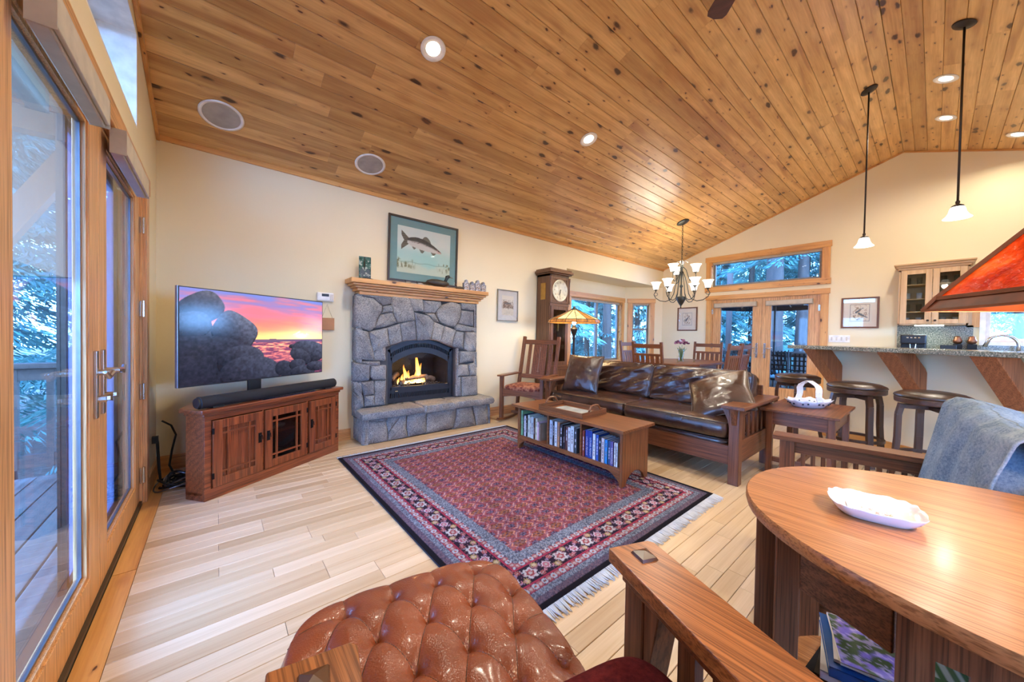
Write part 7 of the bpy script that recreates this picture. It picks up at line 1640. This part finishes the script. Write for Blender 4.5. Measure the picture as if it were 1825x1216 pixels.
for k in range(8): a = k * PI / 4; m.beam((0, 0, 2.30), (1.34 * math.cos(a), 1.34 * math.sin(a), 1.95), .012, .012)
m.o('rib', 'white_paint', um)
MB().lathe([(0, 0), (.22, 0), (.2, .05), (.03, .09), (0, .1)], 20, (0, 0, ZD)).o('base', 'black_metal', um)
pt = thing('patio_table', 'round black metal patio table on the far deck', 'table', (9.45, 2.72, ZD))
MB().lathe([(0, .72), (.52, .72), (.53, .71), (.52, .70), (0, .70)], 30).o('tabletop', 'black_metal', pt); MB().tube([(0, 0, 0), (0, 0, .7)], .03, 10).o('pedestal', 'black_metal', pt); MB().lathe([(0, 0), (.25, 0), (.25, .02), (0, .04)], 20).o('base', 'black_metal', pt)
def patio_chair(label, loc, rz, first=None):
    t = thing('patio_chair', label, 'chair', loc, rz, 'black iron patio chairs'); w = .27
    for s in (-1, 1):
        MB().tube([(s * w, -.25, 0), (s * w, -.24, .62), (s * w, .22, .64)], .013, 7).o('leg', 'black_metal', t); MB().tube([(s * w, .24, 0), (s * w, .22, .45), (s * w, .34, .98)], .013, 7).o('back_post', 'black_metal', t)
        MB().tube([(s * w + .0, -.24 + .05 * math.cos(a), .58 + .05 * math.sin(a)) for a in [i * PI / 5 for i in range(10)]], .009, 6, closed=True).o('scroll', 'black_metal', t)
    m = MB(); m.box(-w, w, -.25, .25, .40, .42); m.o('seat_frame', 'black_metal', t)
    for k in range(7): x = -w + .07 + k * .067; MB().beam((x, .235, .50), (x, .335, .96), .026, .006, (0, 1, 0)).o('back_strap', 'black_metal', t)
    for k in range(5): z = .53 + k * .095; MB().beam((-w, .24 + (z - .5) * .21, z), (w, .24 + (z - .5) * .21, z), .006, .026).o('back_strap', 'black_metal', t)
    cushion(t, 'seat_cushion', 'cushion_blue', .50, .48, .08, (0, 0, .46), p=7, n=12); return t
pc = patio_chair('iron patio chair with a pale blue cushion, left one in the right-hand far door', (8.95, 2.08, ZD), R(80))
dup(pc, (9.05, 1.60, ZD), R(100), 'iron patio chair with a pale blue cushion, right one in the right-hand far door')
dup(pc, (8.8, 2.78, ZD), R(70), 'iron patio chair with a pale blue cushion behind the left-hand far door')
dup(pc, (10.15, 2.5, ZD), R(-90), 'iron patio chair facing the house across the patio table')

# ------------------------------------------------------------------ conifers
def foliagemat(name, a, b):
    k = N(name); v = k.coords(); n = k.noise(v, 1.6, 3, .6); c = k.ramp(n, [(.3, srgb(*a)), (.7, srgb(*b))]); k.set(c, .75, spec=.2)
    tr = k.n('ShaderNodeBsdfTranslucent'); k.l(c, tr.inputs[0]); mx = k.n('ShaderNodeMixShader'); mx.inputs[0].default_value = .3; o = [x for x in k.nt.nodes if x.type == 'OUTPUT_MATERIAL'][0]
    k.l(k.b.outputs[0], mx.inputs[1]); k.l(tr.outputs[0], mx.inputs[2]); k.l(mx.outputs[0], o.inputs[0]); MATS[name] = k.m
foliagemat('needles_dark', (46, 92, 96), (112, 166, 156)); foliagemat('needles_light', (84, 140, 136), (166, 206, 190))
def conifer_mesh(seed, Ht, Rd, nb, ns, z0=.12, ln=.26, wd=.07, droop=.35):
    r = np.random.default_rng(seed); t = r.uniform(0, 1, nb) ** .9; zb = Ht * (z0 + (1 - z0) * t) * 1.0; az = r.uniform(0, 2 * np.pi, nb); L = Rd * (1 - t * .86) * r.uniform(.7, 1.08, nb)
    B = np.repeat(np.arange(nb), ns); s = r.uniform(.12, 1, nb * ns) ** .75
    side = r.uniform(-1, 1, nb * ns); sp = side * .32 * L[B] * (1 - s * .75)
    ca, sa = np.cos(az[B]), np.sin(az[B]); rr = s * L[B]
    x = rr * ca - sp * sa; y = rr * sa + sp * ca; z = zb[B] - droop * (s ** 1.6) * L[B] - np.abs(sp) * .25 + r.uniform(-.06, .06, nb * ns)
    base = np.stack([x, y, z], 1)
    an = az[B] + side * .9; d = np.stack([np.cos(an), np.sin(an), -.45 + r.uniform(-.3, .2, nb * ns)], 1); d /= np.linalg.norm(d, axis=1)[:, None]
    q = r.normal(size=(nb * ns, 3)); p = np.cross(d, q); p /= np.linalg.norm(p, axis=1)[:, None]
    l = ln * r.uniform(.6, 1.3, nb * ns)[:, None]; w = wd * r.uniform(.5, 1.2, nb * ns)[:, None]
    v = np.stack([base, base + d * l * .5 + p * w, base + d * l, base + d * l * .5 - p * w], 1).reshape(-1, 3)
    n = nb * ns; me = bpy.data.meshes.new('foliage'); me.vertices.add(4 * n); me.vertices.foreach_set('co', v.astype(np.float32).ravel())
    me.loops.add(4 * n); me.loops.foreach_set('vertex_index', np.arange(4 * n)); me.polygons.add(n); me.polygons.foreach_set('loop_start', np.arange(n) * 4); me.polygons.foreach_set('loop_total', np.full(n, 4)); me.update(); me.validate(); return me
def trunk_mesh(seed, Ht, r0):
    r = random.Random(seed); m = MB(); m.tube([(r.uniform(-.05, .05) * k / 4, r.uniform(-.05, .05) * k / 4, Ht * k / 8) for k in range(9)], [r0 * (1 - .9 * k / 8) * (1.25 if k == 0 else 1) + .01 for k in range(9)], 12); return m.mesh('trunk', 'bark', True)
kinds = {}
for key, args in dict(near=(3, 11, 2.6, 200, 240, .08, .17, .015), mid=(5, 13, 2.6, 190, 190, .08, .22, .020), tall=(8, 16, 2.8, 150, 130, .36, .26, .026), bushy=(9, 8, 2.4, 150, 180, .04, .2, .018)).items():
    fm_ = conifer_mesh(args[0], *args[1:]); fm_.materials.append(MATS['needles_light' if key == 'mid' else 'needles_dark']); kinds[key] = (fm_, trunk_mesh(args[0], args[1] * .98, {'near': .13, 'mid': .13, 'tall': .22, 'bushy': .08}[key]))
def tree(key, x, y, s, label, group=None):
    t = thing('conifer', label, 'tree', (x, y, -1.05), rng.uniform(0, 6), group); t.scale = (s, s, s)
    for nm, me in zip(('foliage', 'trunk'), kinds[key]):
        o = bpy.data.objects.new(nm, me); COL.objects.link(o); o.parent = t
        if nm == 'foliage': o['kind'] = 'stuff'
tree('near', -2.1, 7.4, 1.0, 'dense conifer close beyond the side deck railing, seen through the left doors'); tree('near', -4.4, 7.8, .95, 'second conifer left of the first beyond the side deck')
for x, y, k in ((-1.2, 10.5, 'mid'), (-3.8, 12, 'near'), (-6.5, 12, 'mid'), (-6, 9, 'bushy'), (-2.2, 15, 'tall'), (.2, 14, 'near'), (-5, 17, 'mid'), (-8.5, 16, 'tall')): tree(k, x, y, 1.05, 'conifer in the woods beyond the side deck', 'conifers beyond the side deck')
tree('tall', 11.9, 2.90, 1.1, 'thick-trunked pine in the middle of the transom window view'); tree('tall', 13.2, 2.52, .8, 'tall pine trunk at the right of the far doors view')
for x, y, k, s in ((14.6, 4.2, 'mid', .9), (16.5, 3.0, 'near', 1), (15.6, .3, 'mid', 1), (18.5, 3.4, 'near', 1.1), (18, 6.2, 'mid', 1.1), (14.6, 6.6, 'bushy', 1), (14.9, 1.9, 'bushy', .7), (20.5, 5.0, 'mid', 1), (20, 1, 'mid', 1.1), (21.5, 8.5, 'near', 1.1), (13.6, -1.2, 'mid', .9), (16.5, -2.4, 'near', 1.1), (12.9, 4.6, 'bushy', .6), (23, 6.5, 'mid', 1.2), (21, -3.5, 'mid', 1.2)): tree(k, x, y, s, 'conifer in the woods beyond the far deck', 'conifers beyond the far deck')
for x, y, k, s in ((8.6, 8.4, 'mid', .8), (11.2, 8.8, 'near', .9), (10.4, 7.3, 'tall', .8), (12.5, 11.5, 'mid', 1), (14.6, 10.6, 'near', 1), (11.4, 11.8, 'near', 1), (12.8, 7.6, 'mid', .85), (16.5, 13.5, 'tall', 1.1), (14, 15.5, 'near', 1.1), (16.5, 8.9, 'mid', 1.05), (18.5, 15, 'mid', 1.1)): tree(k, x, y, s, 'conifer in the woods outside the window bay', 'conifers outside the window bay')
# lettering becomes plain mesh
_dg = bpy.context.evaluated_depsgraph_get()
for o in [o for o in COL.objects if o.type == 'FONT']:
    me = bpy.data.meshes.new_from_object(o.evaluated_get(_dg)); n = bpy.data.objects.new(o.name, me); COL.objects.link(n)
    n.parent = o.parent; n.matrix_local = o.matrix_local.copy(); nm = o.name.split('.')[0]; bpy.data.objects.remove(o); n.name = nm
